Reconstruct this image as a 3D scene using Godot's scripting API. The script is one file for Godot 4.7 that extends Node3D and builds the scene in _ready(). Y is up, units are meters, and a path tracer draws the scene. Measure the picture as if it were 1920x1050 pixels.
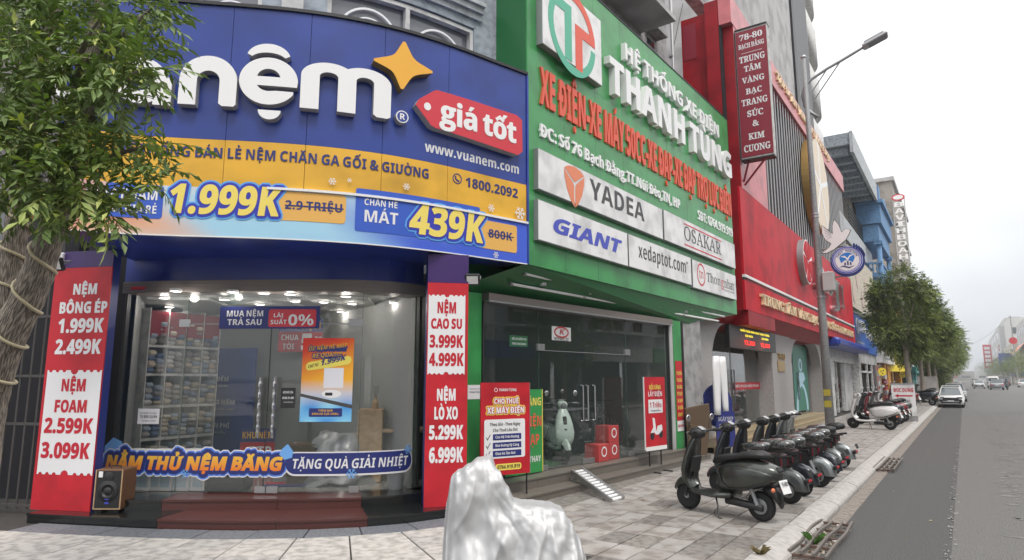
extends Node3D
# A street of shops under an overcast sky. X runs along the kerb away from the camera, Z towards the road, Y up, metres.

const TONES := {"A": "ÁÀẢÃẠ", "Â": "ẤẦẨẪẬ", "Ă": "ẮẰẲẴẶ", "E": "ÉÈẺẼẸ", "Ê": "ẾỀỂỄỆ", "I": "ÍÌỈĨỊ", "O": "ÓÒỎÕỌ", "Ô": "ỐỒỔỖỘ", "Ơ": "ỚỜỞỠỢ", "U": "ÚÙỦŨỤ", "Ư": "ỨỪỬỮỰ", "Y": "ÝỲỶỸỴ",
	"a": "áàảãạ", "â": "ấầẩẫậ", "ă": "ắằẳẵặ", "e": "éèẻẽẹ", "ê": "ếềểễệ", "i": "íìỉĩị", "o": "óòỏõọ", "ô": "ốồổỗộ", "ơ": "ớờởỡợ", "u": "úùủũụ", "ư": "ứừửữự", "y": "ýỳỷỹỵ"}
const HATS := {"Â": "A^", "Ă": "Au", "Ê": "E^", "Ô": "O^", "Ơ": "O'", "Ư": "U'", "â": "a^", "ă": "au", "ê": "e^", "ô": "o^", "ơ": "o'", "ư": "u'"}

var marks := {}
var glyphs := {}
var fonts := {}
var names := {}
var rng := RandomNumberGenerator.new()
var M := {}
var TX := {}

# ---------- lettering: outlines taken from the font, accents drawn by hand ----------
func font_rid(key: String) -> RID:
	if not fonts.has(key):
		var f := SystemFont.new()
		f.font_names = PackedStringArray(["Droid Serif" if key.begins_with("serif") else "Droid Sans"])
		f.font_weight = 700 if key.ends_with("bold") else 400
		fonts[key] = [f, f.get_rids()[0]]
	return fonts[key][1]

func contour_points(key: String, ch: String) -> Array:
	var ts := TextServerManager.get_primary_interface()
	var rid := font_rid(key)
	var gi: int = ts.font_get_glyph_index(rid, 512, ch.unicode_at(0), 0)
	var c: Dictionary = ts.font_get_glyph_contours(rid, 512, gi)
	var adv: float = ts.font_get_glyph_advance(rid, 512, gi).x / 365.0
	var out := []
	var start := 0
	for last in c.contours:
		var p := []
		for i in range(start, last + 1):
			p.append(c.points[i])
		start = last + 1
		var full := []
		for i in p.size():
			var a: Vector3 = p[i]
			var b: Vector3 = p[(i + 1) % p.size()]
			full.append(a)
			if a.z == 0.0 and b.z == 0.0:
				full.append(Vector3((a.x + b.x) / 2, (a.y + b.y) / 2, 1))
		while full[0].z == 0.0:
			full.append(full.pop_front())
		var line := PackedVector2Array()
		for i in full.size():
			var a: Vector3 = full[i]
			if a.z != 0.0:
				line.append(Vector2(a.x, -a.y) / 365.0)
			else:
				var p0: Vector3 = full[i - 1]
				var p2: Vector3 = full[(i + 1) % full.size()]
				for k in [0.33, 0.67]:
					var q: Vector3 = p0.lerp(a, k).lerp(a.lerp(p2, k), k)
					line.append(Vector2(q.x, -q.y) / 365.0)
		var clean := PackedVector2Array()
		for q in line:
			if clean.is_empty() or clean[-1].distance_to(q) > 0.004:
				clean.append(q)
		if clean.size() > 2:
			out.append(clean)
	return [adv, out]

func area(p: PackedVector2Array) -> float:
	var s := 0.0
	for i in p.size():
		s += p[i].cross(p[(i + 1) % p.size()])
	return s / 2

func ccw(p: PackedVector2Array) -> PackedVector2Array:
	var q := p.duplicate()
	if area(q) < 0:
		q.reverse()
	return q

func rect_poly(x0: float, y0: float, x1: float, y1: float) -> PackedVector2Array:
	return PackedVector2Array([Vector2(x0, y0), Vector2(x1, y0), Vector2(x1, y1), Vector2(x0, y1)])

func ellipse(cx: float, cy: float, rx: float, ry: float, n := 24, a0 := 0.0, a1 := TAU) -> PackedVector2Array:
	var p := PackedVector2Array()
	for i in (n if is_equal_approx(a1 - a0, TAU) else n + 1):
		var a := a0 + (a1 - a0) * i / n
		p.append(Vector2(cx + rx * cos(a), cy + ry * sin(a)))
	return p

func arc_band(cx: float, cy: float, r0: float, r1: float, a0: float, a1: float, n := 16) -> PackedVector2Array:
	var p := ellipse(cx, cy, r1, r1, n, a0, a1)
	var q := ellipse(cx, cy, r0, r0, n, a0, a1)
	q.reverse()
	p.append_array(q)
	return p

func round_rect(x0: float, y0: float, x1: float, y1: float, r: float, n := 5) -> PackedVector2Array:
	var p := PackedVector2Array()
	for k in 4:
		var c := Vector2(x1 - r if k in [0, 3] else x0 + r, y1 - r if k < 2 else y0 + r)
		for i in n + 1:
			var a := PI / 2 * k + PI / 2 * i / n
			p.append(c + Vector2(cos(a), sin(a)) * r)
	return p

func stroke(pts: Array, w: float) -> PackedVector2Array:
	var l := PackedVector2Array()
	for q in pts:
		l.append(q)
	var r := Geometry2D.offset_polyline(l, w / 2, Geometry2D.JOIN_MITER, Geometry2D.END_BUTT)
	return ccw(r[0])

func mark_polys(m: String, x: float, y: float, w: float, k: float) -> Array:
	match m:
		"^": return [stroke([Vector2(x - .20 * k, y), Vector2(x, y + .15), Vector2(x + .20 * k, y)], w * .62)]
		"u": return [arc_band(x, y + .17, .13, .13 + w * .62, PI * 1.06, PI * 1.94, 8)]
		"1": return [PackedVector2Array([Vector2(x - .08, y), Vector2(x + .02, y), Vector2(x + .17, y + .18), Vector2(x + .0, y + .18)])]
		"2": return [PackedVector2Array([Vector2(x - .02, y), Vector2(x + .08, y), Vector2(x, y + .18), Vector2(x - .17, y + .18)])]
		"3": return [stroke([Vector2(x - .10, y + .20), Vector2(x + .01, y + .22), Vector2(x + .07, y + .15), Vector2(x, y + .08), Vector2(x - .005, y)], w * .5)]
		"4": return [stroke([Vector2(x - .18, y + .03), Vector2(x - .1, y + .11), Vector2(x, y + .07), Vector2(x + .1, y + .03), Vector2(x + .18, y + .11)], w * .55)]
		"5": return [ellipse(x, -.19, w * .48, w * .48, 12)]
		"'": return [PackedVector2Array([Vector2(x - .06, y - .13), Vector2(x + .06, y - .07), Vector2(x + .085, y + .02), Vector2(x + .0, y + .02), Vector2(x - .02, y - .05), Vector2(x - .09, y - .07)])]
	return []

func glyph(key: String, ch: String, fat := 0.0) -> Dictionary:
	var id := "%s|%s|%.3f" % [key, ch, fat]
	if glyphs.has(id):
		return glyphs[id]
	if marks.is_empty():
		for b in TONES:
			for i in 5:
				marks[TONES[b][i]] = [b, str(i + 1)]
	var base := ch
	var todo := ""
	if marks.has(base):
		todo = marks[base][1]
		base = marks[base][0]
	if HATS.has(base):
		todo = HATS[base][1] + todo
		base = HATS[base][0]
	var c := contour_points(key, base if base != "" else " ")
	var outers := []
	var holes := []
	var big := 0.0
	for p in c[1]:
		if absf(area(p)) > absf(big):
			big = area(p)
	for p in c[1]:
		if area(p) * big > 0:
			outers.append(ccw(p))
		else:
			holes.append(ccw(p))
	if base == "i" and todo != "" and todo != "5" and outers.size() > 1:
		outers.sort_custom(func(a, b): return a[0].y < b[0].y)
		outers.resize(1)
	if todo != "":
		var lo := 9.0
		var hi := -9.0
		var top := -9.0
		for p in outers:
			for q in p:
				lo = minf(lo, q.x)
				hi = maxf(hi, q.x)
				top = maxf(top, q.y)
		var w := 0.19 if key.ends_with("bold") else 0.11
		if key.begins_with("serif"):
			w *= 0.85
		var y := top + 0.09
		var mid := (lo + hi) / 2
		for m in todo:
			if m == "'":
				outers.append_array(mark_polys("'", hi + .02, top, w, 1.0))
			elif m == "5":
				outers.append_array(mark_polys(m, mid, 0, w, 1.0))
			elif "^" in todo and m in "123":
				outers.append_array(mark_polys(m, mid + .22, y + .12, w, 1.0))
			elif "u" in todo and m in "1234":
				outers.append_array(mark_polys(m, mid + .02, y + .17, w, 1.0))
			elif "^" in todo and m == "4":
				outers.append_array(mark_polys(m, mid, y + .21, w, 1.0))
			else:
				outers.append_array(mark_polys(m, mid, y, w, 1.0))
	if fat != 0.0:
		var o2 := []
		for p in outers:
			for q in Geometry2D.offset_polygon(p, fat, Geometry2D.JOIN_ROUND if fat > 0.09 else Geometry2D.JOIN_MITER):
				if area(q) > 0:
					o2.append(q)
		var h2 := []
		for p in holes:
			h2.append_array(Geometry2D.offset_polygon(p, -fat, Geometry2D.JOIN_MITER))
		outers = o2
		holes = h2
	var g := {"adv": c[0], "outers": outers, "holes": holes}
	glyphs[id] = g
	return g

func lay(s: String, h: float, w := 0.0, o := {}) -> Array:
	var key: String = o.get("font", "bold")
	var fat: float = o.get("fat", 0.0)
	var track: float = o.get("track", 0.0)
	var x := 0.0
	var placed := []
	for ch in s:
		if ch == " ":
			x += 0.30 + track
			continue
		var g := glyph(key, ch, fat)
		placed.append([g, x])
		x += g.adv + track
	var lo := 9e9
	var hi := -9e9
	for p in placed:
		for q in p[0].outers:
			for v in q:
				lo = minf(lo, v.x + p[1])
				hi = maxf(hi, v.x + p[1])
	var sx := h
	if w > 0.0:
		sx = w / maxf(hi - lo, .01)
	var slant: float = o.get("slant", 0.0)
	var letters := []
	for p in placed:
		var f := func(poly):
			var r := PackedVector2Array()
			for v in poly:
				r.append(Vector2((v.x + p[1] - lo + slant * v.y) * sx, v.y * h))
			return r
		letters.append({"outers": p[0].outers.map(f), "holes": p[0].holes.map(f)})
	return [letters, (hi - lo) * sx]

func tris(outers: Array, holes: Array) -> PackedVector2Array:
	var out := PackedVector2Array()
	for o in outers:
		var pieces := [o]
		for hole in holes:
			if not Geometry2D.is_point_in_polygon(hole[0], o):
				continue
			var cx := 0.0
			for v in hole:
				cx += v.x
			cx /= hole.size()
			var next := []
			for p in pieces:
				var ins := Geometry2D.intersect_polygons(p, hole)
				if ins.is_empty():
					next.append(p)
					continue
				for half in [rect_poly(-1e3, -1e3, cx, 1e3), rect_poly(cx, -1e3, 1e3, 1e3)]:
					for q in Geometry2D.intersect_polygons(p, half):
						for r in Geometry2D.clip_polygons(q, hole):
							if area(r) > 0:
								next.append(r)
			pieces = next
		for p in pieces:
			var idx := Geometry2D.triangulate_polygon(p)
			for i in idx:
				out.append(p[i])
	return out

# ---------- mesh building ----------
class MB:
	var st := SurfaceTool.new()
	var xf := Transform3D()
	var col := Color.WHITE
	var used_color := false
	var n := 0
	func _init() -> void:
		st.begin(Mesh.PRIMITIVE_TRIANGLES)
		st.set_smooth_group(-1)
	func color(c: Color) -> MB:
		col = c
		used_color = true
		return self
	func smooth(on: bool) -> MB:
		st.set_smooth_group(0 if on else -1)
		return self
	func v(p: Vector3, uv := Vector2.ZERO) -> void:
		if used_color:
			st.set_color(col)
		st.set_uv(uv)
		st.add_vertex(xf * p)
		n += 1
	func tri(a: Vector3, b: Vector3, c: Vector3) -> void:
		v(a)
		v(b)
		v(c)
	func quad(a: Vector3, b: Vector3, c: Vector3, d: Vector3) -> MB:
		v(a, Vector2(0, 1)); v(c, Vector2(1, 0)); v(b, Vector2(1, 1))
		v(a, Vector2(0, 1)); v(d, Vector2(0, 0)); v(c, Vector2(1, 0))
		return self
	func box(c: Vector3, s: Vector3, b := Basis()) -> MB:
		var h := s / 2
		var k := []
		for z in [-1, 1]:
			for y in [-1, 1]:
				for x in [-1, 1]:
					k.append(c + b * Vector3(x * h.x, y * h.y, z * h.z))
		quad(k[4], k[5], k[7], k[6])
		quad(k[1], k[0], k[2], k[3])
		quad(k[5], k[1], k[3], k[7])
		quad(k[0], k[4], k[6], k[2])
		quad(k[6], k[7], k[3], k[2])
		quad(k[0], k[1], k[5], k[4])
		return self
	func box2(a: Vector3, b: Vector3) -> MB:
		return box((a + b) / 2, (b - a).abs())
	func bevel(c: Vector3, s: Vector3, r: float, b := Basis()) -> MB:
		var h := s / 2
		r = minf(r, minf(h.x, minf(h.y, h.z)) * 0.95)
		var ring := func(y: float, i: float) -> Array:
			var a := h.x - i
			var d := h.z - i
			var o := []
			for q in [[a, d - r], [a - r, d], [-a + r, d], [-a, d - r], [-a, -d + r], [-a + r, -d], [a - r, -d], [a, -d + r]]:
				o.append(c + b * Vector3(q[0], y, q[1]))
			return o
		return loft([ring.call(-h.y, r), ring.call(-h.y + r, 0.0), ring.call(h.y - r, 0.0), ring.call(h.y, r)], true)
	func loft(rings: Array, caps := true, closed := true) -> MB:
		for k in rings.size() - 1:
			var a: Array = rings[k]
			var b: Array = rings[k + 1]
			var m := a.size()
			for i in (m if closed else m - 1):
				var j := (i + 1) % m
				v(a[i], Vector2(float(i) / m, float(k) / rings.size())); v(a[j], Vector2(float(i + 1) / m, float(k) / rings.size())); v(b[j], Vector2(float(i + 1) / m, float(k + 1) / rings.size()))
				v(a[i], Vector2(float(i) / m, float(k) / rings.size())); v(b[j], Vector2(float(i + 1) / m, float(k + 1) / rings.size())); v(b[i], Vector2(float(i) / m, float(k + 1) / rings.size()))
		if caps:
			for e in [0, rings.size() - 1]:
				var r: Array = rings[e]
				var c := Vector3.ZERO
				for p in r:
					c += p
				c /= r.size()
				for i in r.size():
					var j := (i + 1) % r.size()
					if e == 0:
						tri(c, r[j], r[i])
					else:
						tri(c, r[i], r[j])
		return self
	func tube(path: Array, r, sides := 8, caps := true) -> MB:
		var rings := []
		var up := Vector3.UP
		for i in path.size():
			var t: Vector3 = (path[mini(i + 1, path.size() - 1)] - path[maxi(i - 1, 0)]).normalized()
			if absf(t.dot(up)) > 0.95:
				up = Vector3.RIGHT if absf(t.x) < 0.9 else Vector3.BACK
			var a := t.cross(up).normalized()
			var b := t.cross(a).normalized()
			up = -b if false else up
			var rr: float = r[i] if r is Array else r
			var ring := []
			for k in sides:
				var g := TAU * k / sides
				ring.append(path[i] + (a * cos(g) - b * sin(g)) * rr)
			ring.reverse()
			rings.append(ring)
		for q in rings:
			q.reverse()
		return loft(rings, caps)
	func cyl(a: Vector3, b: Vector3, r0: float, r1 := -1.0, sides := 12) -> MB:
		return tube([a, b], [r0, r1 if r1 >= 0 else r0], sides)
	func lathe(profile: Array, c := Vector3.ZERO, b := Basis(), sides := 24) -> MB:
		var rings := []
		for p in profile:
			var ring := []
			for k in sides:
				var g := -TAU * k / sides
				ring.append(c + b * Vector3(p.x * cos(g), p.y, p.x * sin(g)))
			rings.append(ring)
		return loft(rings, true)
	func ellipsoid(c: Vector3, s: Vector3, b := Basis(), n1 := 12, n2 := 8) -> MB:
		var prof := []
		for i in n2 + 1:
			var a := -PI / 2 + PI * i / n2
			prof.append(Vector2(maxf(cos(a), 0.001), sin(a)))
		return lathe(prof, c, b * Basis.from_scale(s), n1)
	func mesh(normals := true) -> ArrayMesh:
		if normals:
			st.generate_normals()
		return st.commit()

func numbered(base: String) -> String:
	var k: int = names.get(base, 0)
	names[base] = k + 1
	return base if k == 0 else "%s_%03d" % [base, k]

func thing(called: String, label: String, category: String, at := Vector3.ZERO, turn := 0.0, group := "") -> Node3D:
	var o := Node3D.new()
	o.name = numbered(called)
	add_child(o)
	o.position = at
	o.rotation.y = turn
	tag(o, label, category, group)
	return o

func tag(o: Node, label: String, category: String, group := "") -> void:
	o.set_meta("label", label)
	o.set_meta("category", category)
	if group != "":
		o.set_meta("group", group)

func put(called: String, mesh: Mesh, m: Material, parent: Node3D = self) -> MeshInstance3D:
	var o := MeshInstance3D.new()
	o.name = numbered(called) if parent == self else called
	o.mesh = mesh
	o.material_override = m
	parent.add_child(o, true)
	return o

func struct(called: String, mesh: Mesh, m: Material, parent: Node3D = self) -> MeshInstance3D:
	var o := put(called, mesh, m, parent)
	if parent == self:
		o.set_meta("kind", "structure")
	return o

func stuff(o: Node) -> Node:
	o.set_meta("kind", "stuff")
	return o

func dup(src: Node3D, at: Vector3, turn: float, label: String, group := "") -> Node3D:
	var r: Node3D = src.duplicate()
	r.name = numbered(src.name)
	add_child(r)
	r.position = at
	r.rotation.y = turn
	r.set_meta("label", label)
	if group != "":
		r.set_meta("group", group)
	return r

# ---------- surfaces that carry signs: s along, y up, d proud ----------
class Face:
	var o := Vector3.ZERO      # start, on the ground
	var u := Vector3.RIGHT
	var n := Vector3.BACK
	var pts := []              # a curved face: points in plan
	var cum := []
	var base := Vector3.ZERO   # subtracted: the place of the thing that the parts hang on
	func p(s: float, y: float, d := 0.0) -> Vector3:
		if pts.is_empty():
			return o + u * s + Vector3.UP * y + n * d - base
		var i := 0
		while i < cum.size() - 2 and cum[i + 1] < s:
			i += 1
		var f: float = (s - cum[i]) / (cum[i + 1] - cum[i])
		var q: Vector3 = pts[i].lerp(pts[i + 1], f)
		var t: Vector3 = tangent(i).lerp(tangent(i + 1), clampf(f, 0, 1)).normalized()
		return q + Vector3.UP * y + Vector3(-t.z, 0, t.x) * d - base
	func tangent(i: int) -> Vector3:
		return (pts[mini(i + 1, pts.size() - 1)] - pts[maxi(i - 1, 0)]).normalized()
	func at(b: Vector3) -> Face:
		var f := Face.new()
		f.o = o; f.u = u; f.n = n; f.pts = pts; f.cum = cum; f.base = b
		return f

func flat(ox: float, oz: float, ux: float, uz: float) -> Face:
	var f := Face.new()
	f.o = Vector3(ox, 0, oz)
	f.u = Vector3(ux, 0, uz)
	f.n = Vector3(-uz, 0, ux)
	return f

func curved(ctrl: Array) -> Face:
	var c := Curve3D.new()
	for i in ctrl.size():
		var a: Vector2 = ctrl[maxi(i - 1, 0)]
		var b: Vector2 = ctrl[mini(i + 1, ctrl.size() - 1)]
		var t := Vector3(b.x - a.x, 0, b.y - a.y) / 6.0
		c.add_point(Vector3(ctrl[i].x, 0, ctrl[i].y), -t, t)
	c.bake_interval = 0.08
	var f := Face.new()
	f.pts = Array(c.get_baked_points())
	f.cum = [0.0]
	for i in f.pts.size() - 1:
		f.cum.append(f.cum[i] + f.pts[i].distance_to(f.pts[i + 1]))
	return f

func finer(t: PackedVector2Array, most: float) -> PackedVector2Array:
	var out := PackedVector2Array()
	var todo := []
	for i in range(0, t.size(), 3):
		todo.append([t[i], t[i + 1], t[i + 2]])
	while not todo.is_empty():
		var q: Array = todo.pop_back()
		var k := -1
		var best := most
		for e in 3:
			var l := absf(q[e].x - q[(e + 1) % 3].x)
			if l > best:
				best = l
				k = e
		if k < 0:
			out.append_array(PackedVector2Array(q))
			continue
		var a: Vector2 = q[k]
		var b: Vector2 = q[(k + 1) % 3]
		var c: Vector2 = q[(k + 2) % 3]
		var m := (a + b) / 2
		todo.append([a, m, c])
		todo.append([m, b, c])
	return out

func raise(b: MB, f: Face, outers: Array, holes: Array, s0: float, y0: float, d0: float, d1: float, shade = null) -> void:
	var t := tris(outers, holes)
	if not f.pts.is_empty():
		t = finer(t, .14)
	for i in range(0, t.size(), 3):
		var a: Vector2 = t[i]
		var c: Vector2 = t[i + 1]
		var e: Vector2 = t[i + 2]
		if (c - a).cross(e - a) < 0:
			var k := c
			c = e
			e = k
		for q in [a, e, c]:
			if shade != null:
				b.color(shade.call(q))
			b.v(f.p(s0 + q.x, y0 + q.y, d1), q)
	if d1 - d0 < 0.004:
		return
	for ring in outers + holes:
		var hole: bool = ring in holes
		for i in ring.size():
			var p: Vector2 = ring[i]
			var q: Vector2 = ring[(i + 1) % ring.size()]
			if not f.pts.is_empty() and absf(p.x - q.x) > .14:
				var n := int(absf(p.x - q.x) / .14) + 1
				for e in n:
					var p2 := p.lerp(q, float(e) / n)
					var q2 := p.lerp(q, float(e + 1) / n)
					b.quad(f.p(s0 + p2.x, y0 + p2.y, d0), f.p(s0 + q2.x, y0 + q2.y, d0), f.p(s0 + q2.x, y0 + q2.y, d1), f.p(s0 + p2.x, y0 + p2.y, d1))
				continue
			if hole:
				var k := p
				p = q
				q = k
			b.quad(f.p(s0 + p.x, y0 + p.y, d0), f.p(s0 + q.x, y0 + q.y, d0), f.p(s0 + q.x, y0 + q.y, d1), f.p(s0 + p.x, y0 + p.y, d1))

func words(parent: Node3D, f: Face, s: String, s0: float, y0: float, w: float, h: float, m: Material, o := {}) -> MeshInstance3D:
	var l := lay(s, h, w, o)
	var b := MB.new()
	var d0: float = o.get("d0", 0.0)
	var rise: float = o.get("rise", 0.003)
	var drop: float = o.get("drop", 0.0)     # how far the line falls over its width
	var lone: bool = h >= .12 and not o.has("name")
	for g in l[0]:
		if drop != 0.0:
			for k in ["outers", "holes"]:
				g[k] = g[k].map(func(poly):
					var r := PackedVector2Array()
					for q in poly:
						r.append(Vector2(q.x, q.y - drop * q.x / w))
					return r)
		raise(b, f, g.outers, g.holes, s0, y0, d0, d0 + rise, o.get("shade", null))
		if lone:
			put("letter", b.mesh(), m, parent)
			b = MB.new()
	if lone:
		return null
	return put(o.get("name", "lettering"), b.mesh(), m, parent)

func letters(parent: Node3D, f: Face, s: String, s0: float, y0: float, w: float, h: float, m: Material, o := {}) -> void:
	var l := lay(s, h, w, o)
	var d0: float = o.get("d0", 0.0)
	for g in l[0]:
		var b := MB.new()
		raise(b, f, g.outers, g.holes, s0, y0, d0, d0 + o.get("rise", 0.05))
		put("letter", b.mesh(), m, parent)

func halo(parent: Node3D, f: Face, s: String, s0: float, y0: float, w: float, h: float, grow: float, m: Material, o := {}) -> void:
	var l := lay(s, h, w, o)
	var all := []
	for g in l[0]:
		for p in g.outers:
			for q in Geometry2D.offset_polygon(p, grow, Geometry2D.JOIN_ROUND):
				if area(q) > 0:
					all.append(q)
	var i := 0
	while i < all.size():
		var merged := false
		for j in range(i + 1, all.size()):
			if not Geometry2D.intersect_polygons(all[i], all[j]).is_empty():
				var u := Geometry2D.merge_polygons(all[i], all[j]).filter(func(p): return area(p) > 0)
				if u.size() == 1:
					all[i] = u[0]
					all.remove_at(j)
					merged = true
					break
		if not merged:
			i += 1
	var b := MB.new()
	var d0: float = o.get("d0", 0.0)
	raise(b, f, all, [], s0, y0, d0, d0 + o.get("rise", 0.003))
	put(o.get("name", "print_outline"), b.mesh(), m, parent)

func shape(parent: Node3D, called: String, f: Face, outers: Array, m: Material, d0: float, d1: float, holes := [], s0 := 0.0, y0 := 0.0) -> MeshInstance3D:
	var b := MB.new()
	raise(b, f, outers.map(ccw), holes.map(ccw), s0, y0, d0, d1)
	return put(called, b.mesh(), m, parent)

func slab(b: MB, f: Face, s0: float, s1: float, y0: float, y1: float, d0: float, d1: float, shade = null) -> MB:
	var n := 1 if f.pts.is_empty() else maxi(1, int(absf(s1 - s0) / 0.12))
	for i in n:
		var a := lerpf(s0, s1, float(i) / n)
		var c := lerpf(s0, s1, float(i + 1) / n)
		var p := func(s, y, d): return f.p(s, y, d)
		b.quad(p.call(a, y0, d1), p.call(c, y0, d1), p.call(c, y1, d1), p.call(a, y1, d1))
		b.quad(p.call(c, y0, d0), p.call(a, y0, d0), p.call(a, y1, d0), p.call(c, y1, d0))
		b.quad(p.call(a, y1, d1), p.call(c, y1, d1), p.call(c, y1, d0), p.call(a, y1, d0))
		b.quad(p.call(a, y0, d0), p.call(c, y0, d0), p.call(c, y0, d1), p.call(a, y0, d1))
		if i == 0:
			b.quad(p.call(a, y0, d0), p.call(a, y0, d1), p.call(a, y1, d1), p.call(a, y1, d0))
		if i == n - 1:
			b.quad(p.call(c, y0, d1), p.call(c, y0, d0), p.call(c, y1, d0), p.call(c, y1, d1))
	return b

func slab_part(parent: Node3D, called: String, f: Face, s0: float, s1: float, y0: float, y1: float, d0: float, d1: float, m: Material) -> MeshInstance3D:
	return put(called, slab(MB.new(), f, s0, s1, y0, y1, d0, d1).mesh(), m, parent)

# ---------- materials; colours are linear base colours ----------
func lin(r: float, g: float, b: float) -> Color:
	return Color(r, g, b).linear_to_srgb()

func noise(freq: float, kind := FastNoiseLite.TYPE_SIMPLEX_SMOOTH, oct := 4, sd := 1) -> FastNoiseLite:
	var n := FastNoiseLite.new()
	n.noise_type = kind
	n.frequency = freq
	n.fractal_octaves = oct
	n.seed = sd
	return n

func ramp(stops: Array) -> Gradient:
	var g := Gradient.new()
	var o := PackedFloat32Array()
	var c := PackedColorArray()
	for s in stops:
		o.append(s[0])
		c.append(s[1] if s[1] is Color else Color(s[1], s[1], s[1]))
	g.offsets = o
	g.colors = c
	return g

func ntex(called: String, freq: float, stops: Array, size := 512, kind := FastNoiseLite.TYPE_SIMPLEX_SMOOTH, oct := 4, sd := 1) -> NoiseTexture2D:
	if TX.has(called):
		return TX[called]
	var t := NoiseTexture2D.new()
	t.width = size
	t.height = size
	t.seamless = true
	t.noise = noise(freq, kind, oct, sd)
	t.color_ramp = ramp(stops)
	TX[called] = t
	return t

func mat(c: Color, rough := 0.6, metal := 0.0, o := {}) -> StandardMaterial3D:
	var m := StandardMaterial3D.new()
	m.albedo_color = c
	m.roughness = rough
	m.metallic = metal
	if o.has("tex"):
		m.albedo_texture = o.tex
		m.uv1_triplanar = o.get("tri", true)
		m.uv1_world_triplanar = o.get("world", true)
		var k: float = o.get("scale", 1.0)
		m.uv1_scale = Vector3(k, k, k)
	if o.has("bump"):
		m.heightmap_enabled = true
		m.heightmap_texture = o.bump
		m.heightmap_scale = o.get("relief", 1.0)
		m.uv1_triplanar = o.get("tri", true)
		m.uv1_world_triplanar = o.get("world", true)
		var k: float = o.get("scale", 1.0)
		m.uv1_scale = Vector3(k, k, k)
	if o.has("rough_tex"):
		m.roughness_texture = o.rough_tex
	if o.has("coat"):
		m.clearcoat_enabled = true
		m.clearcoat = o.coat
		m.clearcoat_roughness = o.get("coat_rough", 0.08)
	if o.has("emit"):
		m.emission_enabled = true
		m.emission = o.emit
		m.emission_energy_multiplier = o.get("energy", 1.0)
	if o.has("vc"):
		m.vertex_color_use_as_albedo = true
	if o.has("alpha"):
		m.transparency = BaseMaterial3D.TRANSPARENCY_ALPHA
		m.albedo_color.a = o.alpha
		m.cull_mode = BaseMaterial3D.CULL_DISABLED
	if o.has("back"):
		m.backlight_enabled = true
		m.backlight = o.back
	if o.has("spec"):
		m.metallic_specular = o.spec
	return m

func _ready() -> void:
	rng.seed = 7
	var cam := Camera3D.new()
	cam.name = "camera"
	add_child(cam)
	cam.fov = 46.567
	cam.near = 0.05
	cam.far = 3000.0
	cam.position = Vector3(0, 1.7, 0)
	var turn := deg_to_rad(34.4913)
	var rise := deg_to_rad(8.7144)
	cam.look_at_from_position(cam.position, cam.position + Vector3(cos(turn) * cos(rise), sin(rise), -sin(turn) * cos(rise)))
	var we := WorldEnvironment.new()
	we.name = "world_environment"
	var env := Environment.new()
	env.background_mode = Environment.BG_SKY
	var sky := ProceduralSkyMaterial.new()
	sky.sky_top_color = Color(1.0, 1.0, 1.0)
	sky.sky_horizon_color = Color(0.625, 0.635, 0.65)
	sky.sky_curve = 0.5
	sky.sky_energy_multiplier = 1.0
	sky.ground_bottom_color = Color(0.42, 0.41, 0.40)
	sky.ground_horizon_color = Color(0.6, 0.6, 0.6)
	sky.sky_cover = ntex("cloud_cover", 0.006, [[0.0, Color(0, 0, 0, 1)], [0.45, Color(.05, .05, .05, 1)], [0.7, Color(.24, .24, .24, 1)], [1.0, Color(.36, .36, .36, 1)]], 1024, FastNoiseLite.TYPE_SIMPLEX_SMOOTH, 5, 11)
	sky.sky_cover_modulate = Color(1, 1, 1, 1)
	var s := Sky.new()
	s.sky_material = sky
	env.sky = s
	env.tonemap_mode = Environment.TONE_MAPPER_LINEAR
	env.tonemap_exposure = 2.0
	env.fog_enabled = true
	env.fog_density = 0.0007
	env.fog_light_color = Color(0.86, 0.88, 0.9)
	env.sdfgi_enabled = true
	env.ssao_enabled = true
	env.ssil_enabled = true
	we.environment = env
	add_child(we)
	var sun := DirectionalLight3D.new()
	sun.name = "sun"
	sun.light_energy = 0.32
	sun.light_color = Color(1.0, 0.97, 0.93)
	sun.light_angular_distance = 16.0
	sun.shadow_enabled = true
	sun.sky_mode = DirectionalLight3D.SKY_MODE_LIGHT_ONLY
	add_child(sun)
	sun.look_at_from_position(Vector3.ZERO, Vector3(0.35, -1.0, -0.5))
	make_materials()
	ground()
	mattress_shop()
	bike_shop()
	gold_shop()
	far_shops()
	background_buildings()
	opposite_side()
	street_furniture()
	trees()
	scooters()
	vehicles()
	small_things()

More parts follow.
